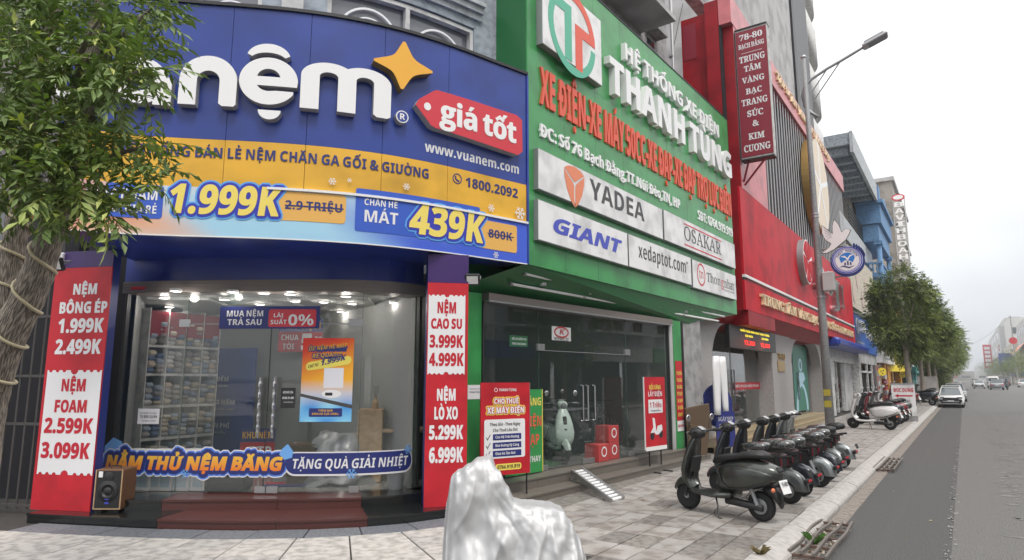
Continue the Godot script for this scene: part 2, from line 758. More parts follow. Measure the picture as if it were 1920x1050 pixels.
func make_materials() -> void:
	var g1 := ntex("grain", 0.02, [[0.0, .78], [0.45, .93], [1.0, 1.0]], 512, FastNoiseLite.TYPE_SIMPLEX_SMOOTH, 5, 3)
	var fine := ntex("fine", 0.12, [[0.0, .55], [0.5, .85], [1.0, 1.0]], 512, FastNoiseLite.TYPE_SIMPLEX, 3, 5)
	var fineb := ntex("fine_bump", 0.12, [[0.0, 0.0], [1.0, 1.0]], 512, FastNoiseLite.TYPE_SIMPLEX, 3, 5)
	var stain := ntex("stain", 0.0085, [[0.0, Color(.74, .71, .69)], [0.32, Color(.83, .81, .79)], [0.5, Color(.94, .93, .92)], [1.0, Color(1, 1, 1)]], 1024, FastNoiseLite.TYPE_SIMPLEX_SMOOTH, 6, 21)
	var wear := ntex("wear", 0.012, [[0.0, .72], [0.4, .88], [0.6, .97], [1.0, 1.0]], 1024, FastNoiseLite.TYPE_SIMPLEX_SMOOTH, 6, 8)
	var speck := ntex("speck", 0.22, [[0.0, .45], [0.62, .6], [0.74, 1.0], [0.8, 2.0], [1.0, 3.5]], 512, FastNoiseLite.TYPE_SIMPLEX, 2, 9)
	var panel := ntex("panel_dirt", 0.009, [[0.0, .80], [0.42, .93], [0.6, .985], [1.0, 1.0]], 512, FastNoiseLite.TYPE_SIMPLEX_SMOOTH, 4, 31)
	var road := ntex("road_grain", 0.09, [[0.0, .45], [0.35, .8], [0.6, 1.0], [0.85, 1.15], [1.0, 1.7]], 1024, FastNoiseLite.TYPE_SIMPLEX, 4, 41)
	M.asphalt = mat(lin(.098, .096, .095), .88, 0, {"tex": road, "scale": .5, "bump": fineb, "relief": .4})
	M.asphalt_worn = mat(lin(.165, .16, .157), .86, 0, {"tex": road, "scale": .5, "bump": fineb, "relief": .35})
	M.asphalt_patch = mat(lin(.23, .225, .22), .88, 0, {"tex": road, "scale": .9})
	M.gutter = mat(lin(.26, .235, .215), .9, 0, {"tex": stain, "scale": .9})
	M.kerb = mat(lin(.46, .44, .42), .85, 0, {"tex": g1, "scale": .7, "bump": fineb, "relief": .3})
	M.paint = mat(lin(.27, .265, .26), .8, 0, {"tex": wear, "scale": 2.0})
	M.joint = mat(lin(.055, .05, .047), .95, 0, {"tex": g1, "scale": 1.0})
	M.apron = mat(lin(.22, .205, .185), .85, 0, {"tex": wear, "scale": .5})
	M.tile = []
	for c in [[.34, .328, .318], [.375, .36, .348], [.305, .292, .284], [.36, .348, .338], [.32, .303, .29]]:
		M.tile.append(mat(lin(c[0], c[1], c[2]), .78, 0, {"tex": stain, "scale": .32, "bump": fineb, "relief": .2}))
	M.tile_damp = []
	for c in [[.205, .192, .184], [.24, .228, .22], [.275, .26, .245]]:
		M.tile_damp.append(mat(lin(c[0], c[1], c[2]), .6, 0, {"tex": stain, "scale": .9, "bump": fineb, "relief": .2}))
	M.tile_pale = []
	for c in [[.50, .475, .45], [.46, .44, .42], [.53, .505, .475]]:
		M.tile_pale.append(mat(lin(c[0], c[1], c[2]), .8, 0, {"tex": wear, "scale": .5, "bump": fineb, "relief": .2}))
	M.slate = []
	for c in [[.175, .19, .215], [.15, .165, .19], [.20, .212, .235]]:
		M.slate.append(mat(lin(c[0], c[1], c[2]), .55, 0, {"tex": wear, "scale": 1.4, "bump": fineb, "relief": .3}))
	M.granite_black = mat(lin(.028, .031, .031), .22, 0, {"tex": speck, "scale": 1.0, "coat": .3})
	M.granite_red = mat(lin(.13, .042, .036), .3, 0, {"tex": fine, "scale": 1.6, "coat": .2})
	M.granite_tan = mat(lin(.22, .195, .17), .4, 0, {"tex": fine, "scale": 1.6})
	M.granite_gold = mat(lin(.42, .33, .20), .4, 0, {"tex": wear, "scale": 1.2})
	M.blue = mat(lin(.024, .055, .30), .32, 0, {"tex": panel, "scale": .25})
	M.blue_dark = mat(lin(.028, .058, .36), .3, 0, {"tex": panel, "scale": .25})
	M.blue_side = mat(lin(.015, .03, .19), .35)
	M.yellow = mat(lin(.80, .44, .035), .45, 0, {"tex": panel, "scale": .25})
	M.white_letter = mat(lin(.80, .80, .81), .3)
	M.white = mat(lin(.78, .78, .78), .5)
	M.white_print = mat(lin(.75, .75, .77), .5)
	M.navy_print = mat(lin(.02, .03, .17), .5)
	M.ink = mat(lin(.02, .02, .024), .5)
	M.letter_side = mat(lin(.36, .36, .37), .5)
	M.star = mat(lin(.80, .40, .035), .35)
	M.red_tag = mat(lin(.60, .03, .05), .35)
	M.red_banner = mat(lin(.56, .012, .026), .5, 0, {"tex": panel, "scale": .4})
	M.red_print = mat(lin(.50, .012, .03), .5)
	M.purple = mat(lin(.05, .02, .13), .35)
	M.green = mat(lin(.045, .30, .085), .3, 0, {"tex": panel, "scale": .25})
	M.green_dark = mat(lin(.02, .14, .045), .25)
	M.coral = mat(lin(.74, .105, .06), .5)
	M.coral_side = mat(lin(.25, .04, .03), .5)
	M.box_white = mat(lin(.82, .82, .83), .4, 0, {"tex": panel, "scale": .3})
	M.mint = mat(lin(.07, .42, .28), .4)
	M.orange = mat(lin(.75, .22, .10), .4)
	M.charcoal_print = mat(lin(.06, .06, .065), .5)
	M.blue_print = mat(lin(.05, .07, .48), .4)
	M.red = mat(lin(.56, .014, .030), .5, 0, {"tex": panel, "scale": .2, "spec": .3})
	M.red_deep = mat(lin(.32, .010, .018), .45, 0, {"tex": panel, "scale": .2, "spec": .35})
	M.red_sign = mat(lin(.24, .012, .03), .4)
	M.pink = mat(lin(.62, .17, .19), .35, 0, {"tex": panel, "scale": .2})
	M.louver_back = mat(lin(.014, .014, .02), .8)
	M.louver = mat(lin(.55, .55, .57), .45)
	M.gold = mat(lin(.80, .66, .42), .35, .3)
	M.gold_side = mat(lin(.40, .26, .09), .35, .6)
	M.chrome = mat(lin(.6, .6, .62), .22, 1.0)
	M.steel = mat(lin(.45, .45, .46), .4, .9)
	M.steel_dull = mat(lin(.32, .33, .34), .55, .6)
	M.pole = mat(lin(.30, .31, .32), .6, .2, {"tex": g1, "scale": .8})
	M.frame_dark = mat(lin(.03, .03, .032), .45, .3)
	M.shutter = mat(lin(.19, .165, .15), .5, .2)
	M.glass = mat(Color(.62, .72, .70), .0, 0, {"alpha": .03})
	M.glass_green = mat(Color(.30, .42, .38), .0, 0, {"alpha": .30})
	M.window_dark = mat(lin(.03, .035, .04), .08, 0, {"spec": .6})
	M.window_pale = mat(lin(.16, .17, .19), .1, 0, {"spec": .6})
	M.plaster_blue = mat(lin(.36, .41, .46), .8, 0, {"tex": wear, "scale": .4})
	M.plaster_pale = mat(lin(.52, .55, .58), .8, 0, {"tex": wear, "scale": .4})
	M.concrete = mat(lin(.36, .355, .36), .9, 0, {"tex": wear, "scale": .22, "bump": g1, "relief": .6})
	M.concrete_light = mat(lin(.46, .46, .465), .85, 0, {"tex": panel, "scale": .15})
	M.concrete_warm = mat(lin(.33, .31, .285), .9, 0, {"tex": panel, "scale": .15})
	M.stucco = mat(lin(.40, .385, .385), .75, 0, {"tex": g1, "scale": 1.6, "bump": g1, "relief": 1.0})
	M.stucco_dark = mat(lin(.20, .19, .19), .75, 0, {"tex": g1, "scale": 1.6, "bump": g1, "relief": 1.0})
	M.cream = mat(lin(.62, .56, .46), .8, 0, {"tex": wear, "scale": .3})
	M.white_wall = mat(lin(.62, .62, .61), .8, 0, {"tex": wear, "scale": .3})
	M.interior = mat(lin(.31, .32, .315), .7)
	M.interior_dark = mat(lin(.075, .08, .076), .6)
	M.floor_shiny = mat(lin(.20, .195, .18), .15)
	M.black_plastic = mat(lin(.014, .014, .015), .45)
	M.rubber = mat(lin(.012, .012, .013), .75)
	M.seat = mat(lin(.012, .012, .013), .5, 0, {"bump": fineb, "relief": .1, "scale": 2.0})
	M.wood_pale = mat(lin(.48, .33, .19), .55, 0, {"tex": g1, "scale": 1.0})
	M.wood = mat(lin(.16, .075, .035), .5, 0, {"tex": g1, "scale": 2.0})
	M.cardboard = mat(lin(.10, .065, .04), .8)
	M.lamp_on = mat(Color(1, 1, 1), .4, 0, {"emit": Color(1, .97, .92), "energy": 2.2})
	M.bark = mat(lin(.50, .43, .36), .95, 0, {"vc": true, "tex": ntex("bark", 0.03, [[0.0, .45], [0.35, .70], [0.6, .92], [1.0, 1.05]], 512, FastNoiseLite.TYPE_SIMPLEX, 5, 51), "tri": false})
	M.bark.heightmap_enabled = true
	M.bark.heightmap_texture = M.bark.albedo_texture
	M.bark.heightmap_scale = 2.2
	M.rope_light = mat(lin(.66, .57, .38), .5)
	M.leaf = mat(Color.WHITE, .55, 0, {"vc": true, "back": Color(.55, .62, .18)})

func ground() -> void:
	struct("ground", MB.new().quad(Vector3(-400, -.6, 900), Vector3(1500, -.6, 900), Vector3(1500, -.6, -900), Vector3(-400, -.6, -900)).mesh(), M.concrete_warm)
	struct("road", MB.new().quad(Vector3(-60, -.12, 17), Vector3(700, -.12, 17), Vector3(700, -.12, -1.42), Vector3(-60, -.12, -1.42)).mesh(), M.asphalt)
	var lane := MB.new()
	lane.quad(Vector3(-60, -.116, 17), Vector3(700, -.116, 17), Vector3(700, -.116, -.27), Vector3(-60, -.116, -.27))
	struct("worn_road_lane", lane.mesh(), M.asphalt_worn)
	var b := MB.new()
	for i in 240:
		var x := 3.0 + rng.randf() * rng.randf() * 60.0
		var z := -.33 + rng.randf() * .11
		var l := .02 + rng.randf() * .12
		var w := .006 + rng.randf() * .018
		b.quad(Vector3(x, -.112, z + w), Vector3(x + l, -.112, z + w * rng.randf()), Vector3(x + l * .9, -.112, z - w), Vector3(x + .02 * rng.randf(), -.112, z - w))
	var line := struct("road_marking", b.mesh(), M.paint)
	stuff(line)
	var wp := MB.new()
	for i in 1100:
		var x := 4.0 + 44.0 * pow(rng.randf(), 1.6)
		var z := .35 + rng.randf() * 2.6
		var c := Vector3(x, -.1125, z)
		var rx := .015 + rng.randf() * .10
		var rz := .02 + rng.randf() * .16
		var ring := []
		for k in 9:
			var a := TAU * k / 9
			var q := .5 + rng.randf() * .7
			ring.append(c + Vector3(cos(a) * rx * q, 0, sin(a) * rz * q))
		for k in 9:
			wp.tri(c, ring[k], ring[(k + 1) % 9])
	stuff(struct("scuffed_asphalt", wp.mesh(), M.asphalt_patch))
	var gut := struct("gutter", MB.new().box2(Vector3(-20, -.4, -1.70), Vector3(300, -.121, -1.40)).mesh(), M.joint)
	var slab_m := []
	for k in 3:
		slab_m.append(MB.new().bevel(Vector3.ZERO, Vector3(.985, .05, .20), .006).mesh())
	for i in 60:
		var t := put("gutter_slab", slab_m[i % 3], M.gutter, gut)
		t.position = Vector3(4.2 + i, -.137 + rng.randf() * .004, -1.505)
		t.rotation.y = (rng.randf() - .5) * .01
	var kerb := struct("kerb", MB.new().box2(Vector3(64, -.3, -1.88), Vector3(500, -.015, -1.63)).mesh(), M.kerb)
	var prof := [Vector2(-.3, -1.885), Vector2(-.3, -1.615), Vector2(-.075, -1.615), Vector2(-.05, -1.63), Vector2(.0, -1.76), Vector2(.006, -1.78), Vector2(.006, -1.875), Vector2(0, -1.885)]
	var stone := MB.new()
	var rings := []
	for e in [[-.492, .006], [-.486, 0.0], [.486, 0.0], [.492, .006]]:
		var r := []
		for q in prof:
			r.append(Vector3(e[0], q.x - (e[1] if q.x > -.2 else 0.0), q.y))
		rings.append(r)
	stone.loft(rings)
	var sm := stone.mesh()
	for i in 62:
		var t := put("kerb_stone", sm, M.kerb, kerb)
		t.position = Vector3(2.02 + i, rng.randf() * .008 - .004, rng.randf() * .008)
		t.rotation.y = (rng.randf() - .5) * .006
	var pave := struct("pavement", MB.new().box2(Vector3(-20, -.5, -14), Vector3(500, -.022, -1.88)).mesh(), M.joint)
	var px := .54
	var pz := .31
	var shapes := []
	for k in 4:
		shapes.append(MB.new().bevel(Vector3.ZERO, Vector3(px - .016, .05, pz - .015), .006).mesh())
	var far := MB.new()
	var count := 0
	var c0 := rng.randi()
	for i in range(0, 110):
		for j in 10:
			var x := 5.46 + px * i + px * .5
			var z := -1.888 - pz * j - pz * .5
			if x < 5.8 and z < -3.2:
				continue
			if x < 22.0 and j == 9:
				continue
			var y := -.025 + (rng.randf() - .5) * .006
			if count < 235:
				var t := put("paving_slab", shapes[count % 4], M.tile_damp[rng.randi() % 3] if rng.randf() < (.34 if x < 9.8 and z < -1.95 and z > -3.9 else .07) else M.tile[rng.randi() % 5], pave)
				t.position = Vector3(x, y, z)
				t.rotation = Vector3((rng.randf() - .5) * .008, (rng.randf() - .5) * .008, (rng.randf() - .5) * .008)
				count += 1
			else:
				far.box(Vector3(x, y, z), Vector3(px - .012, .05, pz - .011))
	stuff(put("distant_paving_slabs", far.mesh(), M.tile[0], pave))
	var f := curved([Vector2(3.468, -9.505), Vector2(3.667, -9.018), Vector2(3.871, -8.531), Vector2(4.086, -8.051), Vector2(4.322, -7.579), Vector2(4.587, -7.124), Vector2(4.888, -6.692), Vector2(5.232, -6.293), Vector2(5.627, -5.944), Vector2(6.074, -5.666), Vector2(6.568, -5.487)])
	var row_y := [0.02, .44, .80, 1.15, 1.50, 1.85, 2.2]
	for r in 6:
		var pitch := .50 if r > 0 else .56
		for i in range(-1, 11):
			var s0 := .02 + i * pitch + (.2 if r == 0 else 0.0)
			var s1 := s0 + pitch - .012
			var mid := f.p((s0 + s1) / 2, 0, (row_y[r] + row_y[r + 1]) / 2)
			if mid.x > 5.85 and r > 0 or mid.x > 6.9 or (i < 0 and r == 0):
				continue
			var b2 := MB.new()
			var top := .0 + (rng.randf() - .5) * .004
			var a := [f.p(s0, top, row_y[r] + .012), f.p(s0, top, row_y[r + 1]), f.p(s1, top, row_y[r + 1]), f.p(s1, top, row_y[r] + .012)]
			var low := a.map(func(q): return q - Vector3(0, .05, 0))
			var cen: Vector3 = (a[0] + a[1] + a[2] + a[3]) / 4
			var inn := a.map(func(q): return q + (cen - q).normalized() * .006)
			var rim := a.map(func(q): return q - Vector3(0, .005, 0))
			b2.loft([low, rim, inn])
			put("slate_slab" if r == 0 else "paving_slab", b2.mesh(), M.slate[rng.randi() % 3] if r == 0 else M.tile_pale[rng.randi() % 3], pave)
	put("apron_strip", MB.new().box2(Vector3(7.0, -.1, -5.3), Vector3(22, .004, -4.62)).mesh(), M.apron, pave)

func arch_poly(w: float, x0: float, x1: float, y1: float, r: float, left_top := 0.0) -> PackedVector2Array:
	var p := PackedVector2Array([Vector2(x0, 0)])
	var ro := minf(r, (x1 - x0) / 2)
	for i in 13:
		var a := PI - PI / 2 * i / 12
		p.append(Vector2(x0 + ro + ro * cos(a), y1 - ro + ro * sin(a)))
	for i in 13:
		var a := PI / 2 - PI / 2 * i / 12
		p.append(Vector2(x1 - ro + ro * cos(a), y1 - ro + ro * sin(a)))
	p.append(Vector2(x1, .04))
	p.append(Vector2(x1 - .04, 0))
	p.append(Vector2(x1 - w * .8, 0))
	p.append(Vector2(x1 - w, .05))
	var ri := ro - w
	for i in 11:
		var a := PI / 2 * i / 10
		p.append(Vector2(x1 - w - ri + ri * cos(a), y1 - ro + ri * sin(a)))
	for i in 11:
		var a := PI / 2 + PI / 2 * i / 10
		p.append(Vector2(x0 + w + ri + ri * cos(a), y1 - ro + ri * sin(a)))
	p.append(Vector2(x0 + w, 0))
	return ccw(p)

func fit(p: PackedVector2Array, w: float, h: float) -> PackedVector2Array:
	var r := PackedVector2Array()
	for q in p:
		r.append(Vector2(q.x * w, q.y * h))
	return r

func big_letter(parent: Node3D, f: Face, outers: Array, holes: Array, s0: float, s1: float, y0: float, y1: float) -> void:
	var o := outers.map(func(p): return fit(p, s1 - s0, y1 - y0))
	var h := holes.map(func(p): return fit(p, s1 - s0, y1 - y0))
	var b := MB.new()
	raise(b, f, o, h, s0, y0, 0.0, .115)
	var l := put("letter", b.mesh(), M.letter_side, parent)
	var c := MB.new()
	raise(c, f, o, h, s0, y0, .116, .121)
	put("letter_face", c.mesh(), M.white_letter, l)

func snowflake(f: Face, b: MB, s: float, y: float, r: float, d: float) -> void:
	for k in 6:
		var a := PI / 3 * k
		var dir := Vector2(cos(a), sin(a))
		raise(b, f, [stroke([Vector2.ZERO, dir * r], r * .16)], [], s, y, d, d + .002)
		for e in [-1, 1]:
			raise(b, f, [stroke([dir * r * .55, dir * r * .55 + dir.rotated(e * .9) * r * .38], r * .13)], [], s, y, d, d + .002)

func ticket(f: Face, s0: float, s1: float, y0: float, y1: float, m: Material, parent: Node3D) -> void:
	var p := PackedVector2Array()
	var n := 8
	var w := (s1 - s0) / n
	p.append(Vector2(s0, y0))
	for i in n:
		var r := w * (.28 if i != 3 else .55)
		var c := Vector2(s0 + w * (i + .5) + (w * .5 if i == 3 else 0.0), y0)
		if i == 4:
			continue
		for k in 7:
			var a := PI - PI * k / 6
			p.append(c + Vector2(cos(a), sin(a)) * r)
	p.append(Vector2(s1, y0))
	p.append(Vector2(s1, y1))
	for i in range(n - 1, -1, -1):
		var r := w * (.28 if i != 3 else .55)
		var c := Vector2(s0 + w * (i + .5) + (w * .5 if i == 3 else 0.0), y1)
		if i == 4:
			continue
		for k in 7:
			var a := -PI * k / 6
			p.append(c + Vector2(cos(a), sin(a)) * r)
	p.append(Vector2(s0, y1))
	shape(parent, "ticket_print", f, [p], m, .0, .003)

func grad_slab(parent: Node3D, called: String, f: Face, s0: float, s1: float, y0: float, y1: float, d: float, shade: Callable, m: Material, n := 40) -> MeshInstance3D:
	var b := MB.new()
	var rows := 6
	for i in n:
		for j in rows:
			var a := lerpf(s0, s1, float(i) / n)
			var c := lerpf(s0, s1, float(i + 1) / n)
			var e := lerpf(y0, y1, float(j) / rows)
			var g := lerpf(y0, y1, float(j + 1) / rows)
			for q in [[a, e], [c, g], [c, e], [a, e], [a, g], [c, g]]:
				b.color(shade.call((q[0] - s0) / (s1 - s0), (q[1] - y0) / (y1 - y0)))
				b.v(f.p(q[0], q[1], d))
	b.color(shade.call(.5, .5))
	return put(called, b.mesh(), m, parent)

func mattress_shop() -> void:
	var print_vc := mat(Color.WHITE, .5, 0, {"vc": true})
	M.print_vc = print_vc
	var at := Vector3(5.2, 0, -6.4)
	var V := curved([Vector2(3.163, -8.268), Vector2(3.635, -7.932), Vector2(4.046, -7.521), Vector2(4.439, -7.092), Vector2(4.846, -6.678), Vector2(5.291, -6.304), Vector2(5.779, -5.989), Vector2(6.303, -5.739), Vector2(6.851, -5.544), Vector2(7.408, -5.380), Vector2(7.964, -5.209)]).at(at)
	var L := 5.812
	var YB := 3.40
	var YM := 4.615
	var YT := 6.38
	var sign := thing("shop_fascia_sign", "bowed blue and yellow fascia sign with raised white letters and an orange star", "shop sign", at)
	var joints := [-.25, .62, 1.55, 2.5, 3.45, 4.4, L]
	for i in 6:
		slab_part(sign, "blue_panel", V, joints[i] + .003, joints[i + 1] - .003, YM, YT, -.10, .0, M.blue)
		slab_part(sign, "yellow_panel", V, joints[i] + .003, joints[i + 1] - .003, 3.9, YM - .003, -.10, .001, M.yellow)
	slab_part(sign, "top_trim", V, -.25, L + .02, YT + .002, YT + .045, -.12, .03, M.ink)
	slab_part(sign, "end_trim", V, L + .002, L + .035, 3.4, YT, -.12, .02, M.blue_dark)
	slab_part(sign, "backing", V, -.25, L, 3.42, YT - .02, -.55, -.103, M.blue_dark)
	var n1 := arch_poly(.30, 0, 1, 1, .5)
	big_letter(sign, V, [n1], [], 1.003, 1.672, 5.001, 5.642)
	var ring := ellipse(.5, .5, .5, .5, 36)
	var e_out := PackedVector2Array()
	for i in 33:
		var a := -PI * .22 - (TAU - PI * .22) * i / 32.0 + TAU
		e_out.append(Vector2(.5 + .5 * cos(-PI * .18 - (TAU - PI * .18) * i / 32.0), .5 + .5 * sin(-PI * .18 - (TAU - PI * .18) * i / 32.0)))
	var ep := PackedVector2Array()
	for i in 41:
		var a := -0.55 - (TAU - 0.55 - .06) * i / 40.0
		ep.append(Vector2(.5 + .5 * cos(a), .5 + .5 * sin(a)))
	ep.append(Vector2(.99, .40))
	ep.append(Vector2(.31, .40))
	for i in 13:
		var a := PI * 1.06 + .48 * PI * i / 12.0
		ep.append(Vector2(.5 + .215 * cos(a), .5 + .215 * sin(a)))
	ep.append(Vector2(.62, .30))
	ep.append(Vector2(.93, .30))
	var eh := PackedVector2Array()
	for i in 15:
		var a := PI * .05 + PI * .9 * i / 14.0
		eh.append(Vector2(.5 + .20 * cos(a), .56 + .20 * sin(a)))
	big_letter(sign, V, [ccw(ep)], [ccw(eh)], 1.694, 2.380, 5.056, 5.672)
	var hat := ellipse(.5, 0, .5, 1.0, 16, deg_to_rad(14), deg_to_rad(166))
	var hat_in := ellipse(.5, -.12, .41, .52, 14, deg_to_rad(24), deg_to_rad(156))
	hat_in.reverse()
	hat.append_array(hat_in)
	big_letter(sign, V, [ccw(hat)], [], 1.765, 2.283, 5.661, 5.855)
	var dot := ellipse(.5, 1.0, .5, .95, 16, PI, TAU)
	big_letter(sign, V, [ccw(dot)], [], 1.933, 2.198, 4.859, 4.984)
	var m1 := arch_poly(.20, 0, .60, 1, .5)
	var m2 := arch_poly(.20, .40, 1, 1, .5)
	var mm := Geometry2D.merge_polygons(m1, m2)
	big_letter(sign, V, mm.filter(func(p): return area(p) > 0), mm.filter(func(p): return area(p) < 0).map(ccw), 2.413, 3.516, 5.051, 5.683)
	var ap := Geometry2D.merge_polygons(ellipse(.46, .5, .46, .5, 32), rect_poly(.70, 0, 1.0, .6))
	big_letter(sign, V, [ccw(ap[0])], [ellipse(.47, .5, .18, .22, 24)], 0.235, 0.923, 4.968, 5.555)
	var ub := PackedVector2Array()
	for q in n1:
		ub.append(Vector2(1 - q.x, 1 - q.y))
	big_letter(sign, V, [ccw(ub)], [], -0.410, 0.211, 4.892, 5.390)
	var sp := PackedVector2Array()
	var tips := [Vector2(3.663, 6.192), Vector2(4.105, 5.837), Vector2(3.646, 5.462), Vector2(3.241, 5.819)]
	var star_mid := Vector2.ZERO
	for q in tips:
		star_mid += q / 4
	for k in 4:
		var a: Vector2 = tips[k]
		var c: Vector2 = tips[(k + 1) % 4]
		for i in 8:
			var t := .04 + .92 * i / 7.0
			var q := a.lerp(c, t)
			sp.append(q.lerp(star_mid, .34 * sin(PI * t)))
	var star := shape(sign, "star", V, [sp], M.gold_side, .0, .14)
	shape(star, "star_face", V, [sp], M.star, .141, .146)
	var rm := shape(sign, "registered_mark", V, [ellipse(3.676, 5.127, .085, .085)], M.letter_side, 0, .10)
	shape(rm, "mark_face", V, [ellipse(3.676, 5.127, .085, .085)], M.white_letter, .101, .104)
	shape(rm, "mark_field", V, [ellipse(3.676, 5.127, .07, .07)], M.blue, .105, .107)
	words(rm, V, "R", 3.676 - .033, 5.127 - .042, .068, .084, M.white_letter, {"d0": .108})
	var tp := PackedVector2Array([Vector2(3.846, 5.328), Vector2(3.889, 5.414), Vector2(4.094, 5.579), Vector2(4.149, 5.609), Vector2(5.525, 5.610), Vector2(5.629, 5.553), Vector2(5.638, 5.069), Vector2(5.555, 4.993), Vector2(4.136, 5.064), Vector2(4.072, 5.087)])
	var tagb := shape(sign, "price_tag_board", V, [tp], M.letter_side, 0, .12)
	shape(tagb, "tag_face", V, [tp], M.red_tag, .121, .125)
	shape(tagb, "tag_eyelet", V, [ellipse(4.013, 5.338, .05, .055)], M.white_letter, .126, .130)
	words(tagb, V, "giá tốt", 4.189, 5.167, 1.325, 0.317, M.white_letter, {"d0": .126, "rise": .006, "fat": .02, "track": -.05})
	words(sign, V, "HỆ THỐNG BÁN LẺ NỆM CHĂN GA GỐI & GIƯỜNG", 0.351, 4.379, 3.755, 0.130, M.navy_print, {"rise": .008, "d0": .002, "font": "bold"})
	words(sign, V, "www.vuanem.com", 4.043, 4.753, 1.619, 0.142, M.white_print, {"rise": .006})
	words(sign, V, "1800.2092", 4.700, 4.378, 0.941, 0.136, M.navy_print, {"rise": .006, "d0": .002, "font": "bold"})
	var pc := Vector2(4.557, 4.463)
	var pm := MB.new()
	raise(pm, V, [ellipse(pc.x, pc.y, .075, .075)], [ellipse(pc.x, pc.y, .062, .062)], 0, 0, .002, .006)
	raise(pm, V, [stroke([pc + Vector2(-.03, .035), pc + Vector2(-.025, -.005), pc + Vector2(.005, -.03), pc + Vector2(.035, -.03)], .022)], [], 0, 0, .002, .006)
	put("telephone_mark", pm.mesh(), M.navy_print, sign)
	var bn := thing("price_banner", "long printed ice and price banner stretched along the foot of the bowed blue fascia", "banner", at)
	var yb1 := 4.0
	var shade := func(u: float, v: float) -> Color:
		var a := Color(.55, .05, .03)
		var c := Color(.72, .42, .28)
		var e := Color(.36, .62, .80)
		var g := Color(.05, .11, .62)
		var x := u + .06 * sin(v * 5.0 + u * 20.0)
		var r := a.lerp(c, clampf(x / .12, 0, 1)) if x < .12 else c.lerp(e, clampf((x - .12) / .17, 0, 1)) if x < .38 else e.lerp(g, clampf((x - .45) / .3, 0, 1))
		return r.lerp(Color(.7, .82, .9), .35 * clampf(v * 1.3 - .4, 0, 1)) if x < .7 else r
	grad_slab(bn, "banner_sheet", V, -.25, L - .01, YB, yb1, .024, shade, print_vc, 70)
	slab_part(bn, "top_batten", V, 2.079, L, yb1, yb1 + .03, .004, .05, M.white)
	slab_part(bn, "bottom_hem", V, -.25, L - .01, YB - .014, YB, .004, .03, M.white)
	var pblue := mat(lin(.03, .10, .52), .5)
	var pglow := mat(lin(.03, .04, .42), .5)
	var pcyan := mat(lin(.10, .36, .80), .5)
	var pyel := mat(lin(.82, .66, .14), .5)
	var por := mat(lin(.75, .42, .10), .5)
	shape(bn, "print_patch", V, [round_rect(0.274, 3.587, 0.901, 3.994, .04)], pblue, .026, .028)
	words(bn, V, "NỆM FOAM", 0.082, 3.811, 0.754, 0.123, M.white_print, {"d0": .029})
	words(bn, V, "TO, GIÁ RẺ", 0.289, 3.647, 0.549, 0.097, M.white_print, {"d0": .029})
	shape(bn, "print_patch", V, [round_rect(2.194, 3.625, 3.016, 3.991, .05)], por, .026, .028)
	halo(bn, V, "1.999K", 0.951, 3.675, 1.276, 0.344, .055, pcyan, {"d0": .029, "slant": .12, "fat": .03, "rise": .002})
	halo(bn, V, "1.999K", 0.951, 3.675, 1.276, 0.344, .034, pglow, {"d0": .032, "slant": .12, "fat": .03, "rise": .002})
	words(bn, V, "1.999K", 0.951, 3.675, 1.276, 0.344, pyel, {"d0": .035, "slant": .12, "fat": .03})
	words(bn, V, "2.9 TRIỆU", 2.297, 3.769, 0.673, 0.108, M.navy_print, {"d0": .029})
	slab_part(bn, "strike_line", V, 2.295, 2.986, 3.814 - .008, 3.814 + .008, .03, .033, M.navy_print)
	shape(bn, "print_patch", V, [round_rect(3.132, 3.550, 4.932, 4.106, .03)], pblue, .026, .028)
	words(bn, V, "CHĂN HÈ", 3.241, 3.897, 0.427, 0.084, M.white_print, {"d0": .029})
	words(bn, V, "MÁT", 3.248, 3.680, 0.433, 0.154, M.white_print, {"d0": .029})
	shape(bn, "print_patch", V, [round_rect(4.897, 3.532, 5.606, 3.940, .04)], por, .026, .028)
	halo(bn, V, "439K", 3.822, 3.603, 1.159, 0.384, .055, pcyan, {"d0": .029, "slant": .12, "fat": .03, "rise": .002})
	halo(bn, V, "439K", 3.822, 3.603, 1.159, 0.384, .034, pglow, {"d0": .032, "slant": .12, "fat": .03, "rise": .002})
	words(bn, V, "439K", 3.822, 3.603, 1.159, 0.384, pyel, {"d0": .035, "slant": .12, "fat": .03})
	words(bn, V, "800K", 5.085, 3.704, 0.431, 0.118, M.navy_print, {"d0": .029})
	slab_part(bn, "strike_line", V, 5.065, 5.546, 3.759 - .006, 3.759 + .006, .03, .033, M.navy_print)
	var sf := MB.new()
	for q in [[5.130, 4.134, .06], [5.667, 4.143, .10], [5.220, 3.460, .05], [2.839, 4.160, .05], [3.784, 4.209, .05], [3.045, 4.196, .03]]:
		sf = MB.new()
		snowflake(V, sf, q[0], q[1], q[2], .029)
		put("snowflake_print", sf.mesh(), M.white_print, bn)
	var b0 := Vector3(5.6, 0, -7.4)
	var Vb := curved([Vector2(3.163, -8.268), Vector2(3.635, -7.932), Vector2(4.046, -7.521), Vector2(4.439, -7.092), Vector2(4.846, -6.678), Vector2(5.291, -6.304), Vector2(5.779, -5.989), Vector2(6.303, -5.739), Vector2(6.851, -5.544), Vector2(7.408, -5.380), Vector2(7.964, -5.209)]).at(b0)
	var G := curved([Vector2(4.369, -9.493), Vector2(4.529, -9.092), Vector2(4.733, -8.711), Vector2(4.955, -8.341), Vector2(5.180, -7.972), Vector2(5.405, -7.604), Vector2(5.636, -7.239), Vector2(5.890, -6.890), Vector2(6.194, -6.584), Vector2(6.572, -6.380), Vector2(6.999, -6.334)]).at(b0)
	var GL := 4.319
	var shop := thing("mattress_shop_building", "mattress shop with blue soffit, glass front, bowed granite steps and pale blue upper floor", "shop building", b0)
	var so := MB.new()
